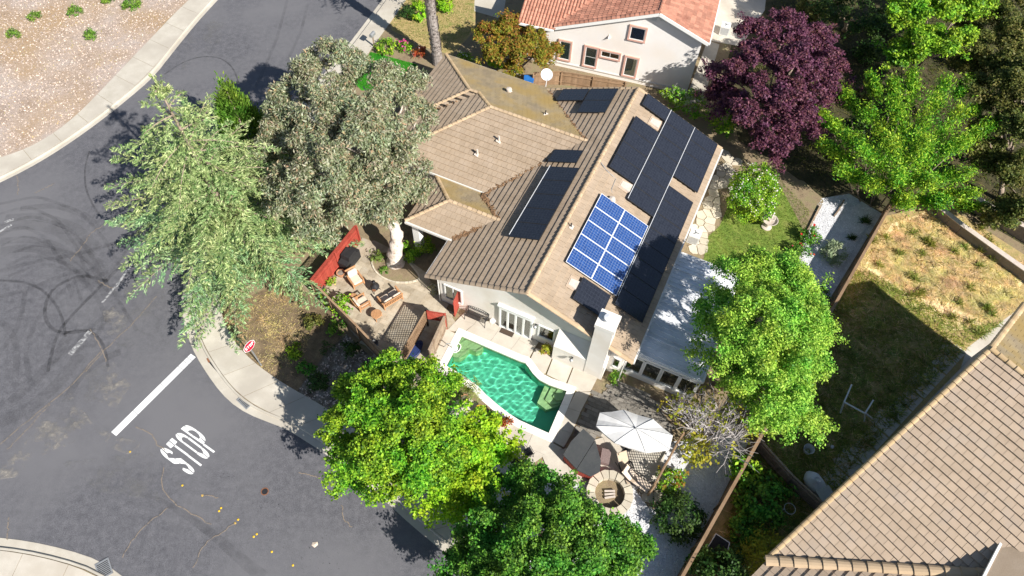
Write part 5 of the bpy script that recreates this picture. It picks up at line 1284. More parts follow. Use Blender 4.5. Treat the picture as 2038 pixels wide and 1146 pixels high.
# metal garden bench against the gable wall
be = thing('garden_bench', 'ornate black metal bench against the white gable wall', 'bench', G(949, 636, ZD), R(-23+0))
bw_ = 1.35
for sx in (-1, 1):
    MB().tube([(sx*bw_/2, -.3, 0), (sx*bw_/2, -.27, .2), (sx*bw_/2, -.24, .43)], .022, 6).build('leg', 'dark_metal', be); MB().tube([(sx*bw_/2, .25, 0), (sx*bw_/2, .22, .43), (sx*bw_/2, .28, .75)], .022, 6).build('leg', 'dark_metal', be)
    MB().tube([(sx*bw_/2, .24, .65), (sx*bw_/2, .0, .68), (sx*bw_/2, -.25, .62), (sx*bw_/2, -.25, .43)], .022, 6).build('armrest', 'dark_metal', be)
for i in range(9): MB().box((0, -.24+i*.055, .43), (bw_, .03, .02)).build('seat_slat', 'dark_metal', be)
MB().tube([(-bw_/2, .28, .72), (-bw_*.3, .3, .84), (0, .31, .9), (bw_*.3, .3, .84), (bw_/2, .28, .72)], .022, 6).build('back_rail', 'dark_metal', be)
for i in range(11):
    x = -bw_/2+bw_*(i+.5)/11; zt = .9-.16*(abs(x)/(bw_/2))**2
    MB().tube([(x-.06, .24, .46), (x+.05, .26, .57), (x-.05, .28, .68), (x, .3, zt)], .013, 5).build('scroll', 'dark_metal', be)
sm = thing('garden_stool', 'small white metal plant stand beside the garden bench', 'stand', G(981, 645, ZD)); MB().lathe((0, 0, .4), [(.16, 0), (.18, .02), (.16, .03)], 14).build('top', 'trim_white', sm)
for k in range(3): a = R(120*k); MB().tube([(.1*math.cos(a), .1*math.sin(a), .4), (.06*math.cos(a), .06*math.sin(a), .2), (.17*math.cos(a), .17*math.sin(a), 0)], .012, 5).build('leg', 'trim_white', sm)
dmt = thing('doormat', 'dark brown doormat outside the glass doors', 'doormat', G(1010, 659, ZD+.006), HA); MB().box((0, 0, .008), (.8, .5, .016)).build('mat', 'doormat', dmt); MB().box((0, 0, .0085), (.84, .54, .012)).build('edging', 'dark_metal', dmt)
# ================================================================== umbrella, spa, loungers
um = thing('patio_umbrella', 'large white oval patio umbrella over the paving', 'umbrella', G(1265, 950, ZD))
uc = G(1265, 852, 2.75); ua = R(-16); n = 8; ubz = G(1265, 852, 2.75); um.matrix_basis = Matrix.Translation((uc.x, uc.y, ZD))
rim = [uc+Vector((2.1*math.cos(2*math.pi*i/n+.39)*math.cos(ua)-1.02*math.sin(2*math.pi*i/n+.39)*math.sin(ua), 2.1*math.cos(2*math.pi*i/n+.39)*math.sin(ua)+1.02*math.sin(2*math.pi*i/n+.39)*math.cos(ua), -.36)) for i in range(n)]
for i in range(n):
    a, b = rim[i], rim[(i+1) % n]; m = MB(); k = 6; ap = uc
    for j in range(k+1):
        s_ = j/k; p, q = ap.lerp(a, s_), ap.lerp(b, s_); bow = .07*math.sin(s_*math.pi)
        m.v += [p+Vector((0, 0, bow)), p.lerp(q, .5)+Vector((0, 0, bow-.09*s_)), q+Vector((0, 0, bow))]
    for j in range(k):
        for l in range(2): m.f.append([j*3+l, j*3+3+l, j*3+4+l, j*3+1+l])
    e = k*3; o = len(m.v); m.v += [m.v[e]-Vector((0, 0, .14)), m.v[e+1]-Vector((0, 0, .12)), m.v[e+2]-Vector((0, 0, .14))]
    m.f += [[e, o, o+1, e+1], [e+1, o+1, o+2, e+2]]
    m.build('canopy_panel', 'umbrella', um, True)
    MB().bar(uc-Vector((0, 0, .06)), a-Vector((0, 0, .03)), .02, .025).build('rib', 'grey_metal', um, True)
    sm_ = MB(); sp_ = [uc.lerp(a, q/6)+Vector((0, 0, .07*math.sin(q/6*math.pi)+.012)) for q in range(7)]; sm_.tube(sp_, .014, 5).build('seam', 'grey_metal', um, True)
MB().tube([Vector((uc.x, uc.y, ZD)), uc+Vector((0, 0, .08))], .03, 8).build('pole', 'grey_metal', um, True); MB().lathe((uc.x, uc.y, ZD), [(.35, 0), (.35, .06), (.08, .1), (.05, .3)], 18).build('base', 'dark_metal', um, True); MB().lathe(uc, [(.06, 0), (.05, .06), (.02, .12)], 8).build('finial', 'grey_metal', um, True)
# spa with folded two-part cover
spz = .95
spx = [(1121, 905), (1137, 878), (1161, 853), (1184, 874), (1196, 917), (1194, 938), (1176, 948), (1150, 936)]
sp = W(spx, spz); c0 = sum(sp, Vector())/8; spa = thing('hot_tub', 'hexagonal hot tub with a dark grey two part cover and wooden surround', 'hot tub', (c0.x, c0.y, ZD))
sh_ = [c0+(p-c0)*.93 for p in sp]
MB().prism([(p.x, p.y) for p in sh_], ZD, spz-.1).build('tub_body', 'red_wood', spa, True)
for i in range(8):
    a, b = sh_[i], sh_[(i+1) % 8]; k = max(1, round((b-a).length/.14)); nn_ = ((a+b)/2-c0); nn_.z = 0; nn_.normalize()
    for j in range(k):
        q = a.lerp(b, (j+.5)/k); MB().box((q.x+nn_.x*.012, q.y+nn_.y*.012, (ZD+spz-.12)/2+.02), ((b-a).length/k-.01, .022, spz-.16-ZD+.06), math.atan2((b-a).y, (b-a).x)).build('board', 'red_wood', spa, True)
s0, s1 = G(1151, 928, spz), G(1184, 876, spz); dl = (s1-s0).normalized(); pl_ = Vector((-dl.y, dl.x, 0))
poly2 = [(p.x, p.y) for p in sp]
for sgn in (1, -1):
    o = pl_*.012*sgn; a, b = s0+o-dl*5, s0+o+dl*5
    if sgn < 0: a, b = b, a
    cc = clip(poly2, ((a.x, a.y), (b.x, b.y))); 
    if len(cc) >= 3: MB().prism(cc, spz-.1, spz+.01).build('cover_half', 'spa_cover', spa, True)
wk = thing('wicker_stool', 'small brown wicker stool beside the hot tub', 'stool', G(1203, 913, ZD), R(-12)); MB().box((0, 0, .24), (.48, .75, .42)).build('body', 'wicker', wk); MB().box((0, 0, .46), (.5, .78, .03)).build('top', 'wicker', wk)
def lounger(px, py, rz, label, mat):
    t = thing('reclining_chair', label, 'chair', G(px, py, ZD), rz)
    pts = [(0, -.85, .42), (0, -.35, .36), (0, .1, .34), (0, .75, .82)]
    m = MB(); 
    for i, (a, y, z) in enumerate(pts): m.v += [Vector((-.27, y, z)), Vector((.27, y, z))]
    for i in range(3): m.f.append([i*2, i*2+1, i*2+3, i*2+2])
    m.build('sling', mat, t)
    for sx in (-1, 1):
        MB().tube([(sx*.29, y, z) for _, y, z in pts], .016, 6).build('side_tube', 'dark_metal', t); MB().tube([(sx*.31, -.6, 0), (sx*.31, .35, .55)], .016, 6).build('leg', 'dark_metal', t); MB().tube([(sx*.32, .55, 0), (sx*.32, -.2, .5)], .016, 6).build('leg', 'dark_metal', t)
        MB().box((sx*.34, .0, .56), (.06, .45, .025)).build('armrest', 'dark_metal', t)
    cushion(MB(), (0, .68, .82), (.42, .16, .08), 0, R(35)).build('pillow', mat, t)
lounger(1243, 935, R(20), 'tan sling reclining chair below the umbrella', 'sling_tan'); lounger(1262, 958, R(55), 'second reclining chair with a pale sling by the fire pit', 'cushion')
def dchair(px, py, rz, label):
    t = thing('patio_chair', label, 'chair', G(px, py, ZD), rz)
    MB().box((0, 0, .43), (.46, .46, .025)).build('seat', 'black_cover', t)
    for sx in (-1, 1):
        MB().tube([(sx*.23, -.22, 0), (sx*.23, -.22, .64), (sx*.23, .18, .66)], .014, 6).build('leg', 'dark_metal', t); MB().tube([(sx*.22, .25, 0), (sx*.22, .22, .45), (sx*.21, .33, .95)], .014, 6).build('leg', 'dark_metal', t)
    for i in range(5): MB().box((0, .25+i*.02, .52+i*.095), (.42, .012, .05)).build('back_slat', 'dark_metal', t)
dchair(1050, 905, R(-150), 'black metal patio chair by the pool corner'); dchair(1028, 925, R(-120), 'second black metal patio chair nearer the trees')
# fire pit ring of stones
fp = thing('fire_pit', 'round stone fire pit partly under the bottom tree', 'fire pit', G(1212, 985, ZD)); n = 16
for i in range(n):
    a0, a1 = 2*math.pi*i/n+.02, 2*math.pi*(i+1)/n-.02; r0, r1 = .78, 1.2
    q = [(r*math.cos(a), r*math.sin(a)) for r, a in ((r0, a0), (r1, a0), (r1+.03, (a0+a1)/2), (r1, a1), (r0, a1))]; MB().prism(q, 0, .38+random.uniform(-.02, .03)).build('stone', 'flagstone', fp)
MB().lathe((0, 0, .02), [(.78, 0), (.1, .03)], 18).build('ash_bed', 'soil', fp)
for i in range(3): MB().bar((-.25, -.2+.18*i, .12), (.3, -.1+.14*i, .16), .09, .09).build('log', 'stone_pale', fp)
# fountain
fo = thing('fountain', 'pale stone tiered fountain with a wide basin on the lawn', 'fountain', G(1525, 452, ZL))
MB().lathe((0, 0, 0), [(.32, 0), (.34, .08), (.15, .14), (.12, .5), (.2, .56)], 20).build('pedestal', 'stone_pale', fo, smooth=False)
MB().lathe((0, 0, .55), [(.1, 0), (.36, .1), (.5, .24), (.52, .28), (.47, .28), (.34, .16), (.08, .1)], 24).build('basin', 'stone_pale', fo); MB().lathe((0, 0, .62), [(.08, 0), (.07, .25), (.1, .3)], 14).build('stem', 'stone_pale', fo)
MB().lathe((0, 0, .9), [(.06, 0), (.2, .06), (.28, .14), (.25, .15), (.1, .1)], 18).build('upper_bowl', 'stone_pale', fo); MB().lathe((0, 0, 1.0), [(.05, 0), (.07, .1), (.04, .2), (.07, .26), (.02, .34)], 12).build('finial', 'stone_pale', fo)
sn_ = thing('stone_border', 'curved low timber edging between the gravel and the bare bed', 'edging', G(1620, 455, ZL))
for a, b in (((1600, 470), (1612, 450)), ((1612, 450), (1632, 410)), ((1668, 420), (1680, 398)), ((1660, 430), (1668, 420))): MB().bar(G(*a, ZL+.06), G(*b, ZL+.06), .09, .14).build('timber', 'old_wood', sn_, True)
# clutter by the far side yard
cb_ = thing('plastic_chair', 'red and white folding chair by the garage side fence', 'chair', G(1030, 152, ZL)); 
MB().box((0, 0, .45), (.5, .5, .04)).build('seat', 'plastic_white', cb_); MB().box((0, .25, .75), (.5, .05, .55), 0, R(-12)).build('backrest', 'cloth_red', cb_)
for sx in (-.22, .22):
    for sy in (-.22, .22): MB().box((sx, sy, .22), (.03, .03, .44)).build('leg', 'plastic_white', cb_)
bb_ = thing('storage_bin', 'blue plastic bin beside the red and white chair', 'bin', G(1052, 170, ZL)); MB().box((0, 0, .35), (.7, .5, .7)).build('body', 'plastic_blue', bb_); MB().box((0, 0, .73), (.76, .56, .07)).build('lid', 'plastic_blue', bb_)
# neighbour yard things
bu = thing('bucket', 'white bucket standing in the shaded yard', 'bucket', G(1605, 898, ZL)); MB().lathe((0, 0, 0), [(.2, 0), (.27, .42), (.29, .42), (.26, .4), (.18, .03)], 18).build('pail', 'plastic_white', bu); MB().tube([(-.27, 0, .4), (-.18, .18, .43), (0, .26, .44), (.18, .18, .43), (.27, 0, .4)], .012, 5).build('handle', 'grey_metal', bu)
tag(MB().lathe(G(1655, 890, ZL), [(.05, 0), (.1, .05), (.1, .12), (.04, .18)], 12).build('ball', 'plastic_white', None, smooth=True), 'small white ball on the shaded grass', 'ball')
bg_ = G(1617, 962, ZL); tb = thing('rubbish_bag', 'bulging white sack by the dark yard fence', 'bag', bg_); m = MB(); m.lathe((0, 0, 0), [(.3, 0), (.48, .12), (.5, .28), (.38, .45), (.14, .55), (.1, .62)], 16, sx=1, sy=1.25, rz=.6)
m.v = [v+Vector((random.gauss(0, .025), random.gauss(0, .025), random.gauss(0, .02))) for v in m.v]; m.build('sack', 'bag_white', tb, smooth=True); MB().lathe((0, 0, .6), [(.1, 0), (.16, .1)], 10, cap=False).build('neck', 'bag_white', tb)
bx_ = thing('utility_box', 'pale grey box with a tilted lid beside the white sack', 'box', G(1636, 994, ZL), R(25)); MB().box((0, 0, .3), (.75, .85, .58)).build('body', 'box_grey', bx_); MB().box((0, 0, .63), (.82, .92, .06), 0, .05).build('lid', 'box_grey', bx_)
fr = thing('frame', 'white timber frame lying on the shaded grass', 'frame', G(1700, 820, ZL))
for a, b in (((1695, 765, 1.1), (1680, 800, .9)), ((1680, 800, .9), (1720, 822, .9)), ((1680, 800, .9), (1672, 822, .0)), ((1722, 822, .9), (1738, 796, 1.0)), ((1722, 822, .9), (1720, 838, .0)), ((1722, 822, .9), (1735, 832, .0))): MB().bar(G(*a[:2], a[2]+ZL), G(*b[:2], b[2]+ZL), .07, .07).build('beam', 'trim_white', fr, True)
hp_ = thing('basketball_hoop', 'thin white ring on a leaning pole in the shaded yard', 'hoop', G(1535, 1042, ZL)); rc = G(1572, 1012, .9); m = MB(); m.tube([rc+Vector((.28*math.cos(2*math.pi*i/20), .28*math.sin(2*math.pi*i/20), 0)) for i in range(21)], .015, 5, cap=False); m.build('ring', 'plastic_white', hp_, True); MB().tube([G(1535, 1040, ZL), rc-Vector((.28, 0, 0))], .018, 6).build('pole', 'plastic_white', hp_, True)
gl_ = thing('soccer_goal', 'dark net panel with a white tube frame at the bottom edge', 'goal', G(1420, 1100, ZL)); gp = [G(1405, 1095, .5), G(1425, 1062, .9), G(1452, 1080, .9), G(1440, 1130, .5)]
MB().add(gp, [(0, 1, 2, 3)]).build('net', 'black_cover', gl_, True)
for a, b in ((gp[0], gp[1]), (gp[1], gp[2]), (gp[2], gp[3])): MB().tube([a, b], .025, 6).build('tube', 'plastic_white', gl_, True)
for q in gp: MB().tube([q, Vector((q.x, q.y, ZL))], .025, 6).build('leg', 'plastic_white', gl_, True)
tag(MB().add([G(*p, ZL+.03) for p in ((1915, 737), (1927, 732), (1931, 737), (1919, 743))]+[G(*p, ZL+.09) for p in ((1915, 737), (1927, 732), (1931, 737), (1919, 743))], [(4, 5, 6, 7), (0, 1, 5, 4), (1, 2, 6, 5), (2, 3, 7, 6), (3, 0, 4, 7)]).build('paving_slab', 'plastic_white'), 'small pale slab lying beside the wall of the tan house', 'slab')
# ================================================================== vegetation
def nrm(a): return a/np.maximum(1e-9, np.linalg.norm(a, axis=1, keepdims=True))
def leaves(name, C, L_, W_, mat, parent, up=.6, out=None, dirs=None, fold=.0):
    """one small rhombic leaf per point"""
    C = np.asarray(C, dtype=np.float64); N = len(C)
    nn = rng.normal(size=(N, 3)); nn[:, 2] = np.abs(nn[:, 2])+up
    if out is not None: nn += out*.7
    nn = nrm(nn)
    t = rng.normal(size=(N, 3)) if dirs is None else np.asarray(dirs)+rng.normal(size=(N, 3))*.18
    t = nrm(t-nn*np.sum(t*nn, axis=1, keepdims=True)) if dirs is None else nrm(t)
    if dirs is not None: nn = nrm(nn-t*np.sum(nn*t, axis=1, keepdims=True))
    b = np.cross(nn, t); k = rng.uniform(.45, 1.5, size=(N, 1))
    V = np.empty((N, 4, 3)); V[:, 0] = C-t*L_*.5*k; V[:, 1] = C+b*W_*.5*k-t*L_*.05*k; V[:, 2] = C+t*L_*.5*k; V[:, 3] = C-b*W_*.5*k-t*L_*.05*k
    if parent is not None:
        p = np.array(pmat(parent).translation); V -= p
    F = np.arange(N*4).reshape(N, 4)
    return earr(name, V.reshape(-1, 3), F, mat, parent)
def lobe_pts(lobes, dens, per, cr, flat=.6, low=-.35, shell=(.62, 1.0)):
    """clumps spread through the outer shell of each lobe; returns points and outward directions"""
    P = []; O = []
    for c, r in lobes:
        c = np.array(c); r = np.array(r if hasattr(r, '__len__') else (r, r, r*.8))
        nc = max(4, int(dens*r[0]*r[1])); d = nrm(rng.normal(size=(nc*3, 3))); d = d[d[:, 2] > low][:nc]
        q = c+d*r*rng.uniform(shell[0], shell[1], size=(len(d), 1))
        for a, dd in zip(q, d):
            n = int(per*rng.uniform(.6, 1.4)); P.append(a+rng.normal(size=(n, 3))*np.array([cr, cr, cr*flat])); O.append(np.repeat(dd[None], n, 0))
    return np.concatenate(P), np.concatenate(O)
def sublobes(lobes, sr, cover=1.0, low=-.25):
    """break each lobe into small rounded tufts sitting on its surface"""
    out = []
    for c, r in lobes:
        r = r if not hasattr(r, '__len__') else r[0]; n = max(3, int(cover*2.2*(r/sr)**2))
        d = nrm(rng.normal(size=(n*3, 3))); d = d[d[:, 2] > low][:n]
        for q in d: k = sr*rng.uniform(.6, 1.3); out.append((np.array(c)+q*np.array([r, r, r*.8])*rng.uniform(.6, 1.1), (k, k, k*.75)))
    return out
def tufts(lobes, sr, dens, cover=1.0, low=-.1):
    P = []; O = []
    for c, r in sublobes(lobes, sr, cover):
        n = int(dens*r[0]*r[0]); d = nrm(rng.normal(size=(n*2, 3))); d = d[d[:, 2] > low-.25][:n]; f = rng.uniform(.2, 1.15, size=(len(d), 1))**.55
        P.append(c+d*np.array(r)*f+rng.normal(size=d.shape)*.07); O.append(d)
    return np.concatenate(P), np.concatenate(O)
def sprays(lobes, n, L_=1.1):
    """short leafy boughs reaching out of the crown so that its outline is uneven"""
    c0 = sum((Vector(c) for c, r in lobes), Vector())/len(lobes); out = []
    for i in range(n):
        c, r = lobes[rng.integers(len(lobes))]; c = Vector(c); rr = r if not hasattr(r, '__len__') else r[0]
        d = (c-c0); d.z *= .4; d = (d.normalized()+Vector((random.gauss(0, .55), random.gauss(0, .55), random.gauss(.25, .35)))).normalized(); p = c+d*rr*.8; k = rng.uniform(.6, 1.2)*L_
        for j in range(4): out.append((p+d*k*j/3+Vector((random.gauss(0, .08), random.gauss(0, .08), -.1*j*j/9)), .34-.05*j))
    return out
def spray_pts(sp, per, cr=.16):
    P = [np.array(c)+rng.normal(size=(int(per*r/.3), 3))*np.array([r*.6, r*.6, r*.4]) for c, r in sp]
    return np.concatenate(P)
def limb(a, b, r0, r1, parent, mat, bend=.15, name='limb'):
    a, b = Vector(a), Vector(b); L_ = (b-a).length; mid = a.lerp(b, .5)+Vector((random.gauss(0, bend)*L_*.4, random.gauss(0, bend)*L_*.4, L_*.06))
    pts = [a.lerp(mid, t/3) for t in range(3)]+[mid.lerp(b, t/3) for t in range(4)]
    return MB().tube(pts, [r0+(r1-r0)*i/6 for i in range(7)], 6).build(name, mat, parent, True, True)
def tree(name, label, base, top, lobes, leaf, LW, dens, per, cr, bark='bark', tr=.18, group=None, cat='tree', flat=.6, up=.6, low=-.35, dirs=None, limbs=True, crown2=None, shell=(.5, 1.08), spr=(26, 1.1, 26), tf=None):
    t = thing(name, label, cat, base, 0, group)
    top = Vector(top); base = Vector(base)
    pts = [base.lerp(top, i/5)+Vector((random.gauss(0, .06), random.gauss(0, .06), 0))*(0 if i == 0 else 1) for i in range(6)]
    pts[0] = base-Vector((0, 0, .05))
    MB().tube(pts, [tr*(1.35 if i == 0 else 1-.11*i) for i in range(6)], 9).build('trunk', bark, t, True, True)
    if limbs:
        for c, r in lobes:
            j = random.choice((2, 3, 4)); limb(pts[j], Vector(c), tr*.5, tr*.12, t, bark)
    P, O = tufts(lobes, *tf) if tf else lobe_pts(lobes, dens, per, cr, flat, low, shell)
    if spr:
        SP = spray_pts(sprays(lobes, spr[0], spr[1]), spr[2]); P = np.concatenate([P, SP]); O = np.concatenate([O, np.repeat(np.array([[0, 0, 1.]]), len(SP), 0)])
    dv = None
    if dirs is not None: dv = np.repeat(np.array([dirs]), len(P), 0)+O*.5
    leaves('crown', P, LW[0], LW[1], leaf, t, up, O, dv)
    if crown2:
        mat, frac, LW2 = crown2; k = rng.random(len(P)) < frac; k &= (O[:, 2] > .1)
        leaves('crown', P[k]+O[k]*.15, LW2[0], LW2[1], mat, t, up, O[k])
    return t
def LB(lst, dz=0, k=.86, dx=0, dy=0): return [(G(x+dx, y+dy, z+dz), r*k) for x, y, z, r in lst]
# ---- deodar cedar: whorls of drooping feathery boughs
def cedar():
    base = G(492, 505, ZL); apex_z = 13.2
    t = thing('cedar_tree', 'large pale green feathery cedar leaning over the street corner', 'tree', base)
    ax = [base.lerp(Vector((base.x-.4, base.y+.5, apex_z)), i/8) for i in range(9)]
    MB().tube(ax, [.34*(1-i/8.6) for i in range(9)], 9).build('trunk', 'bark', t, True, True)
    C = []; D = []; C2 = []; D2 = []
    z = 1.0; k = 0
    while z < apex_z-.1:
        f = z/apex_z; Rm = 8.7*(1-f)**.75*(.62+.38*min(1, z/2.2)); nb_ = int(7-2.5*f)
        for i in range(nb_):
            a = 2.399*k+rng.uniform(-.3, .3); k += 1; L_ = Rm*rng.uniform(.6, 1.2)
            dirv = Vector((math.cos(a), math.sin(a), 0)); o = Vector(ax[0]).lerp(ax[-1], min(1, (z+rng.uniform(-.3, .3))/apex_z))
            n = max(5, int(L_/.24)); pts = []
            for j in range(n+1):
                s_ = j/n; pts.append(o+dirv*L_*s_+Vector((0, 0, .25*math.sin(s_*math.pi*.6)*L_*.35-.13*L_*s_**2.5)))
            if i % 2 == 0: MB().tube(pts[::2]+([pts[-1]] if n % 2 else []), [.05*(1-.8*q/max(1, len(pts[::2]))) for q in range(len(pts[::2])+(1 if n % 2 else 0))], 4, cap=False).build('bough', 'bark', t, True)
            sd_ = Vector((-dirv.y, dirv.x, 0))
            for j in range(1, n+1):
                s_ = j/n; wdt = L_*.3*(1-s_)**.85*min(1, .3+2.5*s_)+.1
                for sg in (-1, 1):
                    for rep in range(1):
                        st = np.array(pts[j])+rng.normal(size=3)*.05; tl = wdt*rng.uniform(.6, 1.15)
                        dv = np.array(dirv*.75+sd_*sg*rng.uniform(.5, 1.0)); dv[2] = -.05-.12*rng.random(); dv /= np.linalg.norm(dv)
                        m = max(2, int(tl/.13)); qs = st+dv*tl*np.linspace(.05, 1, m)[:, None]+np.array([0, 0, -1])*(np.linspace(0, 1, m)[:, None]**2)*tl*.14
                        dl, cl = (D2, C2) if (z < 4.2 and rng.random() < .6) else (D, C)
                        cl.append(qs+rng.normal(size=qs.shape)*.03); dl.append(np.repeat(dv[None], m, 0)+rng.normal(size=(m, 3))*.3)
        z += .72+.05*f
    for j in range(40): C.append(np.array(ax[-1])[None]+rng.normal(size=(1, 3))*np.array([.15, .15, .4])); D.append(np.array([[0, 0, 1.]]))
    for cl, dl, mt in ((C, D, 'leaf_cedar'), (C2, D2, 'leaf_cedar_blue')):
        P = np.concatenate(cl); Dv = np.concatenate(dl)
        P = np.repeat(P, 7, 0)+rng.normal(size=(len(P)*7, 3))*np.array([.045, .045, .03]); Dv = np.repeat(Dv, 7, 0)+rng.normal(size=(len(Dv)*7, 3))*.28
        leaves('foliage', P, .2, .038, mt, t, .5, None, Dv)
cedar()
# ---- big grey-green eucalyptus
eb = G(787, 524, ZL)
EL = LB([(640, 175, 8.0, 1.8), (690, 140, 8.2, 1.5), (735, 190, 8.6, 1.9), (610, 245, 7.6, 1.8), (670, 240, 8.8, 2.0), (760, 250, 8.6, 1.9), (820, 210, 7.2, 1.5), (570, 320, 6.6, 1.7), (635, 320, 8.4, 2.0), (700, 310, 9.2, 2.2), (770, 320, 8.4, 2.0), (825, 290, 7.0, 1.6),
         (545, 390, 5.8, 1.5), (600, 400, 7.0, 1.8), (665, 390, 8.0, 2.0), (735, 390, 8.0, 2.0), (800, 370, 7.2, 1.7), (835, 400, 6.0, 1.0), (620, 455, 5.8, 1.4), (690, 445, 6.4, 1.6), (755, 440, 6.6, 1.5), (805, 425, 6.2, 1.3), (525, 345, 5.4, 1.2), (590, 285, 7.0, 1.5), (845, 250, 6.4, 1.1), (500, 365, 5.0, 1.0), (655, 140, 7.6, 1.3)], 0, .98, -12, -18)
t = thing('eucalyptus_tree', 'broad grey green eucalyptus tree with pale twisted trunk by the patio', 'tree', eb)
tp = [eb-Vector((0, 0, .05)), G(786, 505, 1.0), G(790, 475, 2.2), G(782, 440, 3.4), G(765, 400, 4.6), G(745, 375, 5.4)]
tm = MB().tube(smooth_line(tp, 26, 1), [.5-.012*i+.05*math.sin(i*1.9)+(.12 if i == 0 else 0) for i in range(26)], 16)
tm.v = [v+Vector((.05*math.sin(v.z*5+v.x*9), .05*math.cos(v.z*4+v.y*8), 0)) for v in tm.v]; tm.build('trunk', 'bark_pale', t, True, True)
for c, r in EL: limb(tp[random.choice((3, 4, 5))], c, .14, .03, t, 'bark_pale', .2)
P, O = tufts(EL, .52, 1700, .62)
dv = np.zeros_like(P); dv[:, 2] = -.55; dv += O*.7
leaves('crown', P, .19, .06, 'leaf_euc', t, .3, O, dv+rng.normal(size=P.shape)*.5)
# ---- small bright cypress behind the cedar
cb = G(518, 338, ZL)
t = thing('cypress_tree', 'narrow bright green cypress between the cedar and the eucalyptus', 'tree', cb)
MB().tube([cb-Vector((0, 0, .05)), cb+Vector((0, 0, 7))], [.16, .02], 7).build('trunk', 'bark', t, True, True)
P = []; O = []
for i in range(620):
    z = 7.4*(1-rng.random()**.55)+.5; r = 2.5*(1-z/8.3)**.8*rng.uniform(.55, 1.05); a = rng.uniform(0, 2*math.pi)
    o = np.array([math.cos(a), math.sin(a), .35]); P.append(np.array([cb.x+r*o[0], cb.y+r*o[1], z])+rng.normal(size=(34, 3))*np.array([.16, .16, .26])); O.append(np.repeat(o[None], 34, 0))
P = np.concatenate(P); O = np.concatenate(O); dv = O*.5; dv[:, 2] += 1
leaves('crown', P, .2, .08, 'leaf_cypress', t, .3, O, dv)
# ---- street trees along the lower side
tree('street_tree', 'broad bright green tree overhanging the sidewalk below the pool', G(835, 905, ZL), G(815, 840, 3.0),
     LB([(720, 780, 3.4, 1.2), (770, 760, 3.8, 1.3), (830, 765, 3.8, 1.3), (875, 775, 3.4, 1.0), (700, 850, 3.2, 1.3), (755, 830, 4.4, 1.6), (820, 830, 4.8, 1.7), (870, 830, 4.0, 1.2), (690, 915, 2.8, 1.1), (745, 900, 4.0, 1.5), (810, 905, 4.4, 1.6), (870, 880, 4.2, 1.4), (705, 950, 2.2, .8), (775, 955, 3.2, 1.2), (835, 955, 3.2, 1.1), (800, 735, 3.0, .8)], 1.3, .84),
     'leaf_green', (.13, .085), 8.5, 95, .24, spr=(40, .7, 44), tf=(.38, 2400, .85))
tree('street_tree', 'yellow green maple like tree between the pool and the street', G(975, 960, ZL), G(945, 930, 2.6),
     LB([(895, 930, 3.2, 1.0), (925, 910, 3.6, 1.1), (960, 895, 3.2, .9), (945, 945, 3.4, 1.0), (905, 970, 2.8, .8), (878, 990, 2.2, .6), (965, 860, 2.8, .5), (990, 905, 2.6, .5), (935, 985, 2.6, .7), (925, 870, 3.0, .6)]),
     'leaf_lime', (.14, .1), 9, 70, .22, spr=(44, 1.0, 46), tf=(.34, 2500, 1.0))
tree('garden_tree', 'dense dark green tree at the bottom below the fire pit', G(1110, 1090, ZL), G(1100, 1060, 3.0),
     LB([(1010, 970, 3.2, 1.3), (1060, 960, 3.6, 1.3), (1105, 985, 4.0, 1.4), (960, 1075, 3.0, 1.2), (1010, 1040, 4.0, 1.5), (1070, 1040, 4.8, 1.6), (1130, 1040, 4.8, 1.6), (1185, 1040, 3.8, 1.2), (1235, 1060, 3.2, 1.1), (930, 1120, 2.8, 1.2), (990, 1110, 4.0, 1.5), (1060, 1110, 4.8, 1.6), (1140, 1105, 4.8, 1.7), (1210, 1100, 4.0, 1.4), (1265, 1090, 3.0, 1.0), (1100, 1160, 4.4, 1.8), (1200, 1160, 4.0, 1.6), (1000, 1170, 4.0, 1.6), (1145, 995, 3.0, .8)], 0, .84, -6, 16),
     'leaf_mid', (.12, .08), 8.5, 105, .24, spr=(36, .7, 44), tf=(.38, 2500, .85))
# ---- tall elm-like tree right of the patio cover
tree('garden_tree', 'tall fine leaved green tree overhanging the patio cover and back fence', G(1436, 770, ZL), G(1470, 700, 6.0),
     LB([(1470, 560, 9.0, 1.7), (1530, 545, 9.2, 1.7), (1580, 570, 8.4, 1.4), (1440, 620, 8.6, 1.6), (1500, 620, 10.0, 2.0), (1565, 630, 9.4, 1.8), (1610, 640, 8.0, 1.1), (1425, 690, 7.4, 1.4), (1480, 690, 9.2, 1.9), (1545, 700, 9.2, 1.9), (1600, 700, 8.0, 1.2), (1462, 745, 7.0, 1.2), (1510, 760, 8.0, 1.5), (1560, 770, 8.0, 1.5), (1535, 815, 7.0, 1.2), (1580, 820, 6.6, .8), (1610, 820, 6.2, .5), (1500, 525, 8.4, 1.0)], -1.7, .88, 8, 10),
     'leaf_elm', (.11, .065), 11, 125, .24, tr=.2, spr=(50, .8, 50), tf=(.4, 2200, .85))
# ---- purple plum
tree('plum_tree', 'dark purple leaved plum tree behind the house', G(1500, 262, ZL), G(1530, 200, 3.2),
     LB([(1500, 80, 4.4, 1.7), (1560, 60, 5.0, 1.7), (1615, 80, 4.6, 1.6), (1640, 130, 4.2, 1.5), (1450, 150, 3.6, 1.6), (1510, 140, 5.0, 2.0), (1575, 140, 5.4, 2.0), (1620, 190, 4.2, 1.6), (1455, 210, 3.0, 1.4), (1510, 215, 4.4, 1.8), (1570, 210, 4.6, 1.8), (1540, 270, 3.0, 1.4), (1600, 250, 3.4, 1.4), (1545, 305, 1.8, .8), (1430, 180, 2.6, 1.0), (1660, 185, 3.4, .9)]),
     'leaf_plum', (.14, .1), 9, 110, .26, spr=(60, 1.0, 36), tf=(.4, 1900, .9))
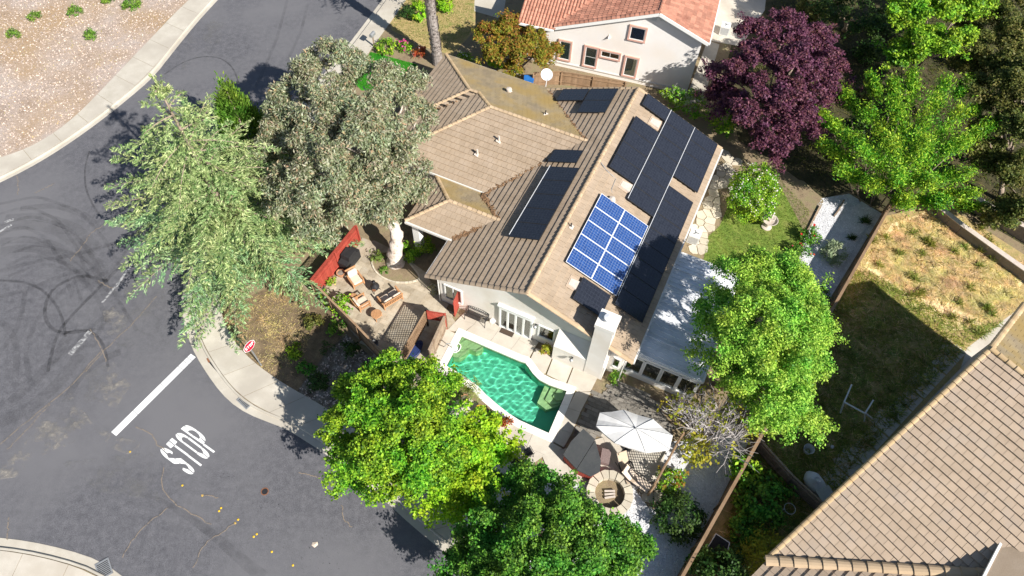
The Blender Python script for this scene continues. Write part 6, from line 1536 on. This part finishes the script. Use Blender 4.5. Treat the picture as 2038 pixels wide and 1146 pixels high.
# ---- bright bamboo-like thicket
bb = G(1760, 400, ZL)
BL_ = LB([(1650, 240, 4.2, .7), (1690, 200, 4.6, .7), (1740, 170, 5.0, .7), (1780, 180, 5.2, .7), (1815, 165, 5.4, .8), (1870, 190, 5.6, .9), (1920, 170, 5.4, .7), (1955, 205, 5.0, .7), (1980, 245, 4.6, .7), (1660, 300, 3.4, .8), (1700, 280, 4.4, .9), (1740, 240, 5.0, 1.0), (1790, 235, 5.6, 1.1), (1840, 240, 5.6, 1.1), (1890, 245, 5.4, 1.0), (1935, 270, 4.8, .9), (1690, 345, 3.0, .8), (1735, 310, 4.4, 1.0), (1780, 300, 5.0, 1.1), (1830, 300, 5.2, 1.1), (1880, 300, 4.8, 1.0), (1740, 365, 3.2, .9), (1790, 355, 4.0, 1.0), (1840, 360, 4.2, 1.0), (1890, 350, 3.8, .9), (1800, 400, 2.8, .8), (1860, 400, 2.8, .8), (1910, 385, 2.6, .7), (1935, 410, 2.0, .5)])
t = thing('bamboo_thicket', 'bright yellow green feathery thicket behind the gravel bed', 'tree', bb)
for c, r in BL_: MB().tube([Vector((bb.x+(c.x-bb.x)*.45, bb.y+(c.y-bb.y)*.45, ZL)), Vector((bb.x+(c.x-bb.x)*.75, bb.y+(c.y-bb.y)*.75, c.z*.6)), c], [.05, .04, .015], 5).build('stem', 'bark', t, True, True)
P = []; O = []
for c, r in BL_:
    d = Vector((c.x-bb.x, c.y-bb.y, 2.0)).normalized(); 
    for j in range(16):
        q = np.array(c)+np.array(d)*rng.uniform(-1.9, 1.5)*r; n_l = 130; P.append(q+rng.normal(size=(n_l, 3))*r*.34); O.append(np.repeat(np.array([[d.x, d.y, d.z]]), n_l, 0))
P = np.concatenate(P); O = np.concatenate(O); dv = O*.6; dv[:, 2] -= .25
leaves('crown', P, .19, .06, 'leaf_bamboo', t, .5, O, dv+rng.normal(size=P.shape)*.6)
# ---- background trees upper right
tree('garden_tree', 'deep green round tree at the top right', G(1800, 190, ZL), G(1830, 80, 5), LB([(1790, 30, 7, 1.6), (1850, 20, 7.4, 1.8), (1910, 20, 7, 1.6), (1830, 90, 6.2, 1.6), (1890, 85, 6.6, 1.5), (1790, 110, 5, 1.3), (1780, -20, 7.0, 1.8), (1870, -40, 7.6, 2), (1960, -20, 6.6, 1.6)]), 'leaf_green', (.16, .11), 8, 90, .28, tf=(.45, 2400, .9))
tree('oak_tree', 'dull olive oak at the right edge above the wall', G(1990, 400, ZL), G(2010, 280, 4.5), LB([(1990, 110, 6, 1.9), (2040, 80, 6.4, 2.0), (1970, 180, 5.4, 1.7), (2030, 180, 6, 2.0), (2010, 260, 5, 1.7), (2060, 250, 5.4, 2.0), (2030, 340, 3.6, 1.6), (1990, 330, 3.2, 1.2), (2060, 30, 6, 2.0), (2000, 40, 5.6, 1.6), (1940, 60, 5, 1.5), (1935, 140, 4.4, 1.4), (1960, 270, 4, 1.3), (1985, 420, 2.2, 1.1), (2035, 420, 2.8, 1.5), (1995, -20, 5.6, 1.6)]), 'leaf_olive', (.15, .09), 8, 90, .28, tf=(.45, 2400, .9))
tree('garden_tree', 'shaded dark tree behind the purple plum at the top', G(1680, 60, ZL), G(1690, 20, 3), LB([(1660, 20, 3.4, 1.4), (1700, -10, 3.6, 1.6), (1720, 50, 2.6, 1.1), (1640, -30, 3.4, 1.5)]), 'leaf_dark', (.2, .12), 16, 40, .24)
tree('garden_tree', 'orange and green citrus like tree by the white house', G(1035, 150, ZL), G(1030, 110, 2.2), LB([(975, 70, 2.8, 1.1), (1020, 55, 3.2, 1.2), (1065, 80, 3.0, 1.1), (985, 110, 2.6, 1.1), (1030, 105, 3.0, 1.3), (1075, 115, 2.4, .9), (1100, 100, 2.2, .6), (1015, 140, 1.8, .8)]), 'leaf_autumn', (.14, .1), 11, 70, .2, spr=(20, .7, 30), tf=(.3, 2600, 1.0))
HILL = [(1720, 120, 1.3, 1.6, 'leaf_dark', 'dark bush beside the steep path right of the plum'), (1755, 60, 1.5, 2.0, 'leaf_dark', 'dark bush under the deep green tree at the top right'), (1960, 320, 1.4, 1.8, 'leaf_olive', 'olive scrub right of the bright thicket'), (1975, 440, 1.0, 1.2, 'leaf_olive', 'olive scrub above the retaining wall'), (1920, 130, 1.6, 2.2, 'leaf_olive', 'olive scrub below the deep green tree'), (1690, 270, 1.0, 1.3, 'leaf_dark', 'dark bush between the plum and the bright thicket'), (1610, 30, 1.4, 1.6, 'leaf_olive', 'olive scrub at the top edge right of the plum'), (1700, 200, 1.0, 1.0, 'leaf_olive', 'low olive scrub on the slope beside the plum')]
tree('street_tree', 'street tree at the top edge shading the road and sidewalk', G(850, -20, ZL), G(840, -50, 3.5), LB([(850, -75, 5.6, 1.5), (800, -70, 5.2, 1.4), (830, -110, 6, 1.7), (890, -90, 5.4, 1.4)]), 'leaf_mid', (.16, .11), 8, 90, .28, tf=(.45, 2000, .9))
# ---- palm at the top
pb = G(872, 126, ZL); t = thing('palm_tree', 'tall grey ringed palm trunk by the front garden', 'palm tree', pb)
pts = [pb+Vector((-.05*z, .03*z, z)) for z in [i*.9 for i in range(12)]]
MB().tube(pts, [.42, .38]+[.34]*10, 14).build('trunk', 'palm_bark', t, True)
m = MB()
for i in range(520):
    z = rng.uniform(.05, 7.8); a = rng.uniform(0, 2*math.pi); c = Vector((pb.x-.05*z, pb.y+.03*z, z)); o = Vector((math.cos(a), math.sin(a), 0)); s_ = Vector((-o.y, o.x, 0)); r = .36
    m.add([c+o*r+s_*.09, c+o*r-s_*.09, c+o*(r+.09)-s_*.05+Vector((0, 0, .16)), c+o*(r+.09)+s_*.05+Vector((0, 0, .16))], [(0, 1, 2, 3)])
tag(m.build('leaf_scars', 'palm_bark', t, True), kind='stuff')
def fronds(parent, C, n, L_, mat, droop=.6, wid=.05, seg=6, pair=9, upz=.6, ll=.5):
    C = np.array(C)
    for i in range(n):
        a = 2*math.pi*i/n+rng.uniform(-.2, .2); d = np.array([math.cos(a), math.sin(a), 0]); up0 = upz*rng.uniform(.4, 1.3); LL = L_*rng.uniform(.8, 1.1)
        ss_ = np.linspace(0, 1, pair)[:, None]; sp = C+d*LL*ss_*(1-.15*ss_)+np.array([0, 0, 1])*LL*(up0*ss_-droop*ss_**2)
        side = np.array([-d[1], d[0], 0]); P = []; D = []
        for sg in (-1, 1):
            P.append(sp+side*sg*ll*.35*LL*.35+d*.05); D.append(np.repeat((side*sg+d*.7+np.array([0, 0, -.2]))[None], pair, 0))
        o = leaves('frond', np.concatenate(P), ll*LL*.5, wid, mat, parent, .6, None, np.concatenate(D))
fronds(t, (pb.x-.5, pb.y+.3, 9.9), 22, 2.6, 'leaf_frond', .7, .1, pair=12)
# ---- shrubs: helper
def shrub(name, label, px, py, r, hgt, leaf, LW=(.12, .08), dens=60, per=30, cr=.1, group=None, cat='shrub', extra=None, z0=None, flat=.7, oval=None, rz=0, out_up=.5):
    b = G(px, py, z0 if z0 is not None else ZL); t = thing(name, label, cat, b, 0, group)
    rr = (r, r*(oval or 1), hgt*.55)
    MB().tube([b-Vector((0, 0, .03)), b+Vector((0, 0, hgt*.55))], [max(.03, r*.08), .02], 6).build('stem', 'bark', t, True)
    lobes = [((b.x, b.y, b.z+hgt*.45), rr)]
    P, O = lobe_pts(lobes, dens, per, cr, flat, -.6, (.55, 1.0))
    if rz:
        cs, sn = math.cos(rz), math.sin(rz); q = P-np.array(b); P = np.array(b)+np.stack([q[:, 0]*cs-q[:, 1]*sn, q[:, 0]*sn+q[:, 1]*cs, q[:, 2]], 1)
    P[:, 2] = np.maximum(P[:, 2], b.z+.02)
    leaves('foliage', P, LW[0], LW[1], leaf, t, out_up, O)
    if extra:
        mat, n, sz = extra; k = (O[:, 2] > .15); idx = rng.choice(np.where(k)[0], n); fo_ = leaves('flowers', P[idx]+O[idx]*.1, sz, sz*.9, mat, t, 1.0, O[idx]); tag(fo_, kind='stuff')
    return t
shrub('hedge', 'long clipped green hedge behind the house ridge', 1362, 222, 2.2, 2.1, 'leaf_green', (.16, .08), 34, 34, .14, oval=.4, rz=R(-35), extra=('leaf_grey', 240, .12))
shrub('shrub', 'bright yellow green bush at the back corner of the house', 1432, 262, .95, 2.0, 'leaf_bamboo', (.14, .09))
fb = shrub('flowering_bush', 'large rounded bush with pale pink blossoms by the flagstone path', 1488, 408, 1.7, 2.8, 'leaf_green', (.11, .075), 75, 44, .12, oval=1.4, rz=R(-18), extra=('flower_white', 420, .1))
shrub('rose_bush', 'red rose bush beside the fountain lawn', 1612, 478, .75, 1.0, 'leaf_mid', extra=('flower_red', 16, .14), group=None)
shrub('rose_bush', 'rose bush with pink flowers at the gravel edge', 1590, 508, .65, .9, 'leaf_mid', extra=('flower_red', 12, .13))
shrub('shrub', 'pale grey green shrub standing in the blue gravel', 1655, 510, .85, 1.1, 'leaf_grey', (.14, .07))
shrub('shrub', 'low leafy shrub by the fence under the tall tree', 1628, 595, .6, .9, 'leaf_mid')
for px, py, r, lab in ((1720, 442, .55, 'larger dark spiky agave in the gravel bed'), (1694, 474, .42, 'smaller dark spiky agave in the gravel bed')):
    b = G(px, py, ZL); t = thing('agave', lab, 'plant', b); P = []; D = []
    for i in range(70):
        a = rng.uniform(0, 6.28); e = rng.uniform(.15, 1.2); d = np.array([math.cos(a)*math.cos(e), math.sin(a)*math.cos(e), math.sin(e)]); P.append(np.array(b)+d*r*.5); D.append(d)
    leaves('leaves', np.array(P), r*1.1, .05, 'leaf_dark', t, .3, None, np.array(D))
shrub('shrub', 'big round dark bush on the gravel near the back fence', 1345, 1035, 1.35, 1.7, 'leaf_dark', (.13, .08), 60, 34, .12)
shrub('shrub', 'small round dark bush on the lower gravel strip', 975, 1035, .6, .8, 'leaf_dark', (.12, .07))
shrub('shrub', 'leafy green bush behind the fence in the shaded yard', 1510, 1000, 1.5, 1.6, 'leaf_mid', (.2, .12), 30, 30, .16)
shrub('shrub', 'second low bush in the shaded yard beside the fence', 1475, 1060, .8, 1.0, 'leaf_mid', (.16, .1))
shrub('shrub', 'variegated yellow bush below the tan roof corner', 1510, 1110, 1.2, 1.8, 'leaf_yellow', (.18, .06), 40, 30, .16)
shrub('shrub', 'tall dark bush added at the bottom edge to shade the ground beside the fence', 1420, 1165, 1.5, 2.6, 'leaf_dark', (.18, .11), 40, 30, .16)  # bush added to throw shade on the ground along the lower fence
shrub('shrub', 'leafy green bush at the bottom edge below the net', 1395, 1125, .7, 1.0, 'leaf_mid')
shrub('shrub', 'dark bush beside the variegated one at the bottom edge', 1450, 1115, .7, 1.1, 'leaf_dark')
shrub('shrub', 'clipped oval green bush left of the eucalyptus shade', 820, 515, .52, .8, 'leaf_green', (.07, .05), 240, 26, .05, rz=R(50), oval=.8)
shrub('shrub', 'bright bushy shrub beside the entry porch column', 845, 500, .62, 1.1, 'leaf_green', (.1, .07), 110)
shrub('shrub', 'clipped green ball between the trunk and the oval bush', 808, 497, .38, .7, 'leaf_green', (.07, .05), 260, 24, .05)
shrub('shrub', 'tiny green shrub in the trunk bed', 766, 540, .3, .35, 'leaf_mid', (.08, .05), 160, 20, .05)
shrub('shrub', 'spiky green plant in the trunk bed beside the barbecue', 752, 515, .38, .6, 'leaf_frond', (.2, .05), 120, 14)
shrub('vine', 'leafy green vine climbing over the long brown fence', 683, 620, .55, 1.6, 'leaf_green', (.14, .09), 90, 20, .12)
shrub('vine', 'smaller green vine on the brown fence near the red panel', 655, 600, .42, 1.5, 'leaf_green', (.13, .09), 90, 18, .1)
shrub('shrub', 'leafless thin shrub at the house corner window', 868, 580, .35, .8, 'leaf_olive', (.08, .04), 120, 12, .1)
shrub('shrub', 'dark grassy clump in the mulch by the sidewalk', 635, 762, .6, .5, 'leaf_dark', (.22, .05), 90, 20)
shrub('shrub', 'wiry dark twiggy shrub in the mulch behind the sign', 655, 695, .5, .5, 'leaf_dark', (.2, .04), 40, 14)
shrub('shrub', 'low dark green bush under the street tree by the walk', 700, 790, .6, .6, 'leaf_mid')
fronds(thing('yucca', 'spiky palm like plant at the pool edge', 'plant', G(925, 790, ZD)), G(930, 775, 1.0), 16, 1.0, 'leaf_frond', .5, .05, pair=9, upz=.7, ll=.6)
for x, y, r, hg, mt, lab in [(590, 700, .5, .4, 'leaf_green', 'low green weed patch behind the stop sign'), (625, 650, .6, .7, 'leaf_olive', 'dry olive bush below the long brown fence'), (672, 660, .5, .8, 'leaf_mid', 'leafy bush against the brown fence below the vine'), (700, 700, .5, .7, 'leaf_dark', 'dark bush at the foot of the brown fence'), (610, 735, .45, .5, 'leaf_mid', 'small green bush at the sidewalk edge in the dappled shade'), (740, 745, .6, .9, 'leaf_mid', 'green bush at the end of the brown fence')]: shrub('shrub', lab, x, y, r, hg, mt)
def potplant(px, py, z0, r, hg, mt, lab, extra=None, LW=(.1, .06)): shrub('potted_plant', lab, px, py, r, hg, mt, LW, 150, 22, .07, cat='plant', z0=z0, extra=extra)
potplant(1085, 700, ZD+.3, .32, .6, 'leaf_yellow', 'yellow leaved plant in the clay pot under the side window')
potplant(1008, 842, ZD+.35, .32, .7, 'leaf_red', 'small red maple in the pale pot by the pool'); potplant(660, 562, ZD+.27, .26, .3, 'leaf_green', 'flowering plant in the clay pot at the red fence', ('flower_yellow', 12, .09))
potplant(977, 832, ZD+.28, .34, .4, 'leaf_dark', 'dark leaved plant in the wide planter by the pool'); potplant(995, 838, ZD+.27, .25, .4, 'leaf_olive', 'dry olive plant in the clay pot by the pool')
# front garden of the white house
shrub('shrub', 'yellow green bush left of the palm trunk', 838, 35, .95, 1.5, 'leaf_lime', (.16, .1))
shrub('shrub', 'yellow green bush right of the palm trunk', 888, 20, .8, 1.4, 'leaf_lime', (.16, .1))
shrub('shrub', 'dark leafy bush in the shade left of the yellow bush', 812, 38, .7, 1.2, 'leaf_dark')
shrub('flower_bed', 'green bush dotted with yellow flowers by the mailbox', 768, 100, .85, .8, 'leaf_green', extra=('flower_yellow', 12, .12))
shrub('flower_bed', 'pink flowering bush by the bright lawn', 806, 100, .6, .7, 'leaf_green', extra=('flower_pink', 70, .13))
shrub('flower_bed', 'dark red flowering bush near the palm', 836, 110, .5, .7, 'leaf_red', extra=('flower_white', 14, .08))
shrub('flower_bed', 'low bush with white flowers along the garage wall', 925, 120, .6, .6, 'leaf_green', extra=('flower_white', 26, .1))
shrub('shrub', 'broad leaved lime plant beside the garage roof', 985, 135, .5, .9, 'leaf_lime', (.35, .2), 40, 12)
for x, y, r, hg, mt, lab in HILL: shrub('shrub', lab, x, y, r, hg, mt, (.2, .12), 26, 34, .18)
# island shrubs
for i, (x, y, r) in enumerate([(30, 74, .5), (72, 38, .5), (153, 26, .6), (183, 74, .55), (265, 12, .8), (216, 2, .6)]):
    labs = ['small green shrub on the dry island, lowest of the left ones', 'small green shrub on the dry island near the left corner', 'low spreading green shrub on the dry island near the top', 'round green tuft alone in the middle of the dry island', 'largest green shrub on the dry island by the top edge', 'green shrub cut by the top edge on the dry island']
    shrub('shrub', labs[i], x, y, r, .6, 'leaf_cypress', (.15, .06), 80, 20, .1)
# ---- bare shrub with pale branches and sparse yellow leaves
bs_ = G(1395, 868, ZL); t = thing('bare_shrub', 'pale leafless shrub with sparse yellow leaves by the fence', 'shrub', bs_)
tips = []
m = MB()
def twig(p, d, L_, r, lev):
    q = p+d*L_; m.tube([p, p.lerp(q, .5)+Vector((random.gauss(0, .05), random.gauss(0, .05), 0))*L_, q], [r, r*.8, r*.55], 4, cap=False)
    if lev == 0: tips.append(q); return
    for _ in range(random.choice((2, 3, 3))):
        dd_ = (d+Vector((random.gauss(0, .42), random.gauss(0, .42), random.gauss(.08, .25)))).normalized(); twig(p+d*L_*random.uniform(.6, 1), dd_, L_*random.uniform(.6, .85), r*.6, lev-1)
for _ in range(24):
    a = random.uniform(0, 6.28); e = random.uniform(.5, 1.3); twig(bs_+Vector((random.gauss(0, .4), random.gauss(0, .4), 0)), Vector((math.cos(a)*math.cos(e), math.sin(a)*math.cos(e), math.sin(e))), random.uniform(1.1, 1.9), .055, 3)
m.build('branches', 'bark_white', t, True)
P = np.array([tuple(x) for x in tips]); P = P[rng.random(len(P)) < .22]; P = np.repeat(P, 7, 0)+rng.normal(size=(len(P)*7, 3))*.16
leaves('foliage', P, .15, .11, 'leaf_yellow', t, .5)
shrub('shrub', 'leafy yellow green vine spilling over the back fence top', 1470, 945, .85, 2.0, 'leaf_bamboo', (.18, .13), 60, 18, .14)
shrub('shrub', 'green and orange bush behind the umbrella', 1330, 960, .75, 1.0, 'leaf_green', extra=('leaf_autumn', 90, .16))
shrub('shrub', 'yellow leaved bush between the umbrella and the pale shrub', 1385, 905, .9, 1.4, 'leaf_yellow', (.16, .12), 40, 14, .15)
shrub('shrub', 'green plants at the foot of the chimney', 1224, 752, .5, .6, 'leaf_mid')
# ---- grass: blades too many to count
def grass(name, label, px, n, hgt, wid, mat, z=ZL, lean=.5, clump=0, filt=None):
    P = [(p.x, p.y) for p in W(px, z)]; xs = [p[0] for p in P]; ys = [p[1] for p in P]
    x = rng.uniform(min(xs), max(xs), n*3); y = rng.uniform(min(ys), max(ys), n*3)
    ins = np.zeros(len(x), bool); k = len(P)
    for i in range(k):
        a, b = P[i], P[i-1]; c = ((a[1] > y) != (b[1] > y)) & (x < (b[0]-a[0])*(y-a[1])/((b[1]-a[1]) or 1e-9)+a[0]); ins ^= c
    x, y = x[ins][:n], y[ins][:n]
    if clump: fld = np.sin(x*1.7+np.sin(y*1.3)*2)+np.sin(y*2.1+np.sin(x*.9)*2); keep = rng.random(len(x)) < .5+.25*clump*fld; x, y = x[keep], y[keep]
    N = len(x); d = rng.normal(size=(N, 3)); d[:, 2] = rng.uniform(.25, 1.2, N)/max(.2, lean); d = nrm(d); hh = hgt*rng.uniform(.5, 1.3, (N, 1)); b = np.stack([x, y, np.full(N, z+.01)], 1)
    s_ = nrm(np.cross(d, np.array([0, 0, 1.])+rng.normal(size=(N, 3))*.3)); ww = wid*rng.uniform(.6, 1.3, (N, 1))
    mid = b+d*hh*.55; tip = b+d*hh+np.stack([d[:, 0], d[:, 1], -np.abs(d[:, 2])*.4], 1)*hh*.35
    V = np.stack([b-s_*ww, b+s_*ww, mid+s_*ww*.7, tip, mid-s_*ww*.7], 1); V[..., 2] = np.maximum(V[..., 2], z+.008+rng.random((N, 1))*.05)
    o = earr(name, V.reshape(-1, 3), np.arange(N*5).reshape(N, 5), mat, None, nper=5); tag(o, label, 'grass', kind='stuff'); return o
yard_px = [(1765, 435), (1870, 412), (2055, 530), (2050, 600), (1925, 690), (1910, 705), (1720, 905), (1650, 1000), (1570, 1110), (1500, 1120), (1420, 1100), (1510, 880), (1655, 615)]
grass('tall_grass', 'long dry straw grass in the sunny yard', [(1790, 450), (1870, 415), (2000, 500), (2030, 590), (1960, 640), (1890, 600), (1800, 580), (1730, 520)], 15000, .45, .018, 'grass_dry', lean=8)
grass('tall_grass', 'mixed green and straw grass in the yard', [(1700, 540), (1740, 545), (1830, 600), (1930, 650), (2000, 640), (1925, 690), (1910, 705), (1720, 905), (1650, 1000), (1570, 1110), (1500, 1120), (1420, 1100), (1510, 880), (1655, 615)], 34000, .32, .018, 'grass_green', lean=2, clump=.6)
grass('tall_grass', 'scattered straw blades in the yard', yard_px, 12000, .36, .016, 'grass_dry', lean=4, clump=.9)
grass('lawn_grass', 'short green lawn grass round the fountain', [(1410, 470), (1432, 450), (1470, 360), (1540, 345), (1612, 420), (1598, 520), (1560, 620), (1400, 660), (1395, 540)], 18000, .1, .012, 'grass_lawn')
grass('lawn_grass', 'vivid short grass by the garage', [(738, 104), (829, 128), (805, 174), (722, 178), (702, 158), (718, 134)], 7000, .08, .012, 'grass_vivid')
grass('lawn_grass', 'yellowing grass before the white house', [(778, 48), (815, -20), (945, -30), (943, 58), (900, 106), (850, 93), (784, 60)], 9000, .1, .012, 'grass_lawn')
grass('dry_grass', 'dry grass behind the stop sign', [(440, 620), (462, 674), (521, 731), (570, 762), (600, 720), (620, 660), (600, 600), (560, 570)], 5000, .14, .012, 'grass_dry', lean=2, clump=.9)
grass('dry_grass', 'sparse dry tufts on the mulched island', [(0, 0), (365, 0), (215, 160), (120, 250), (0, 308)], 2500, .14, .014, 'grass_dry', clump=.8)
grass('dry_grass', 'rough grass under the trees at the upper right', [(1480, 130), (1560, -40), (2060, -40), (2060, 500), (1880, 395), (1700, 370), (1560, 320)], 22000, .4, .022, 'leaf_olive', lean=1.5, clump=.5)
WP_, WD_ = [], []
for i in range(46):
    x_, y_ = random.uniform(1700, 1990), random.uniform(450, 680)
    if y_ > 560+(x_-1725)*.7-30 or x_ < 1720: continue
    b_ = G(x_, y_, ZL); n_ = 90; d_ = rng.normal(size=(n_, 3)); d_[:, 2] = np.abs(d_[:, 2])+.4; d_ = nrm(d_); P = np.array(b_)+d_*rng.uniform(.1, .4, (n_, 1))
    WP_.append(P); WD_.append(d_)
tag(leaves('weed_clumps', np.concatenate(WP_), .3, .035, 'grass_green', None, .5, None, np.concatenate(WD_)), 'scattered green weed tufts in the straw yard', 'weeds', kind='stuff')
# dry leaf litter and wood chips
def chips(name, label, px, n, size, mat, z=ZL):
    P = [(p.x, p.y) for p in W(px, z)]; pts = []
    xs = [p[0] for p in P]; ys = [p[1] for p in P]
    while len(pts) < n:
        q = (random.uniform(min(xs), max(xs)), random.uniform(min(ys), max(ys)))
        if inpoly(q, P): pts.append((*q, z+.012))
    o = leaves(name, np.array(pts), size, size*.6, mat, None, 1.5); tag(o, label, 'litter', kind='stuff')
pm('chip', [(.3, .22, .16), (.55, .46, .4), (.24, .16, .1)], 8, .95, rnd=.4)
pm('pebble', [(.55, .55, .57), (.75, .75, .77)], 8, .9, rnd=.3)
chips('wood_chips', 'wood chips scattered over the dry island', [(0, 0), (372, 0), (255, 118), (158, 222), (68, 288), (0, 312)], 9000, .13, 'chip')
chips('leaf_litter', 'fallen leaves over the shaded mulch', [(591, 779), (659, 817), (900, 1010), (960, 890), (765, 735), (690, 665)], 2500, .12, 'chip')
chips('pebbles', 'loose white pebbles of the lower gravel bed', [(940, 1055), (1340, 1175), (1485, 885), (1330, 885), (1230, 965), (960, 905)], 7000, .07, 'pebble')
chips('pebbles', 'loose white pebbles of the gravel bed by the agaves', [(1632, 397), (1690, 387), (1752, 426), (1645, 600), (1565, 635), (1600, 470)], 4000, .07, 'pebble')
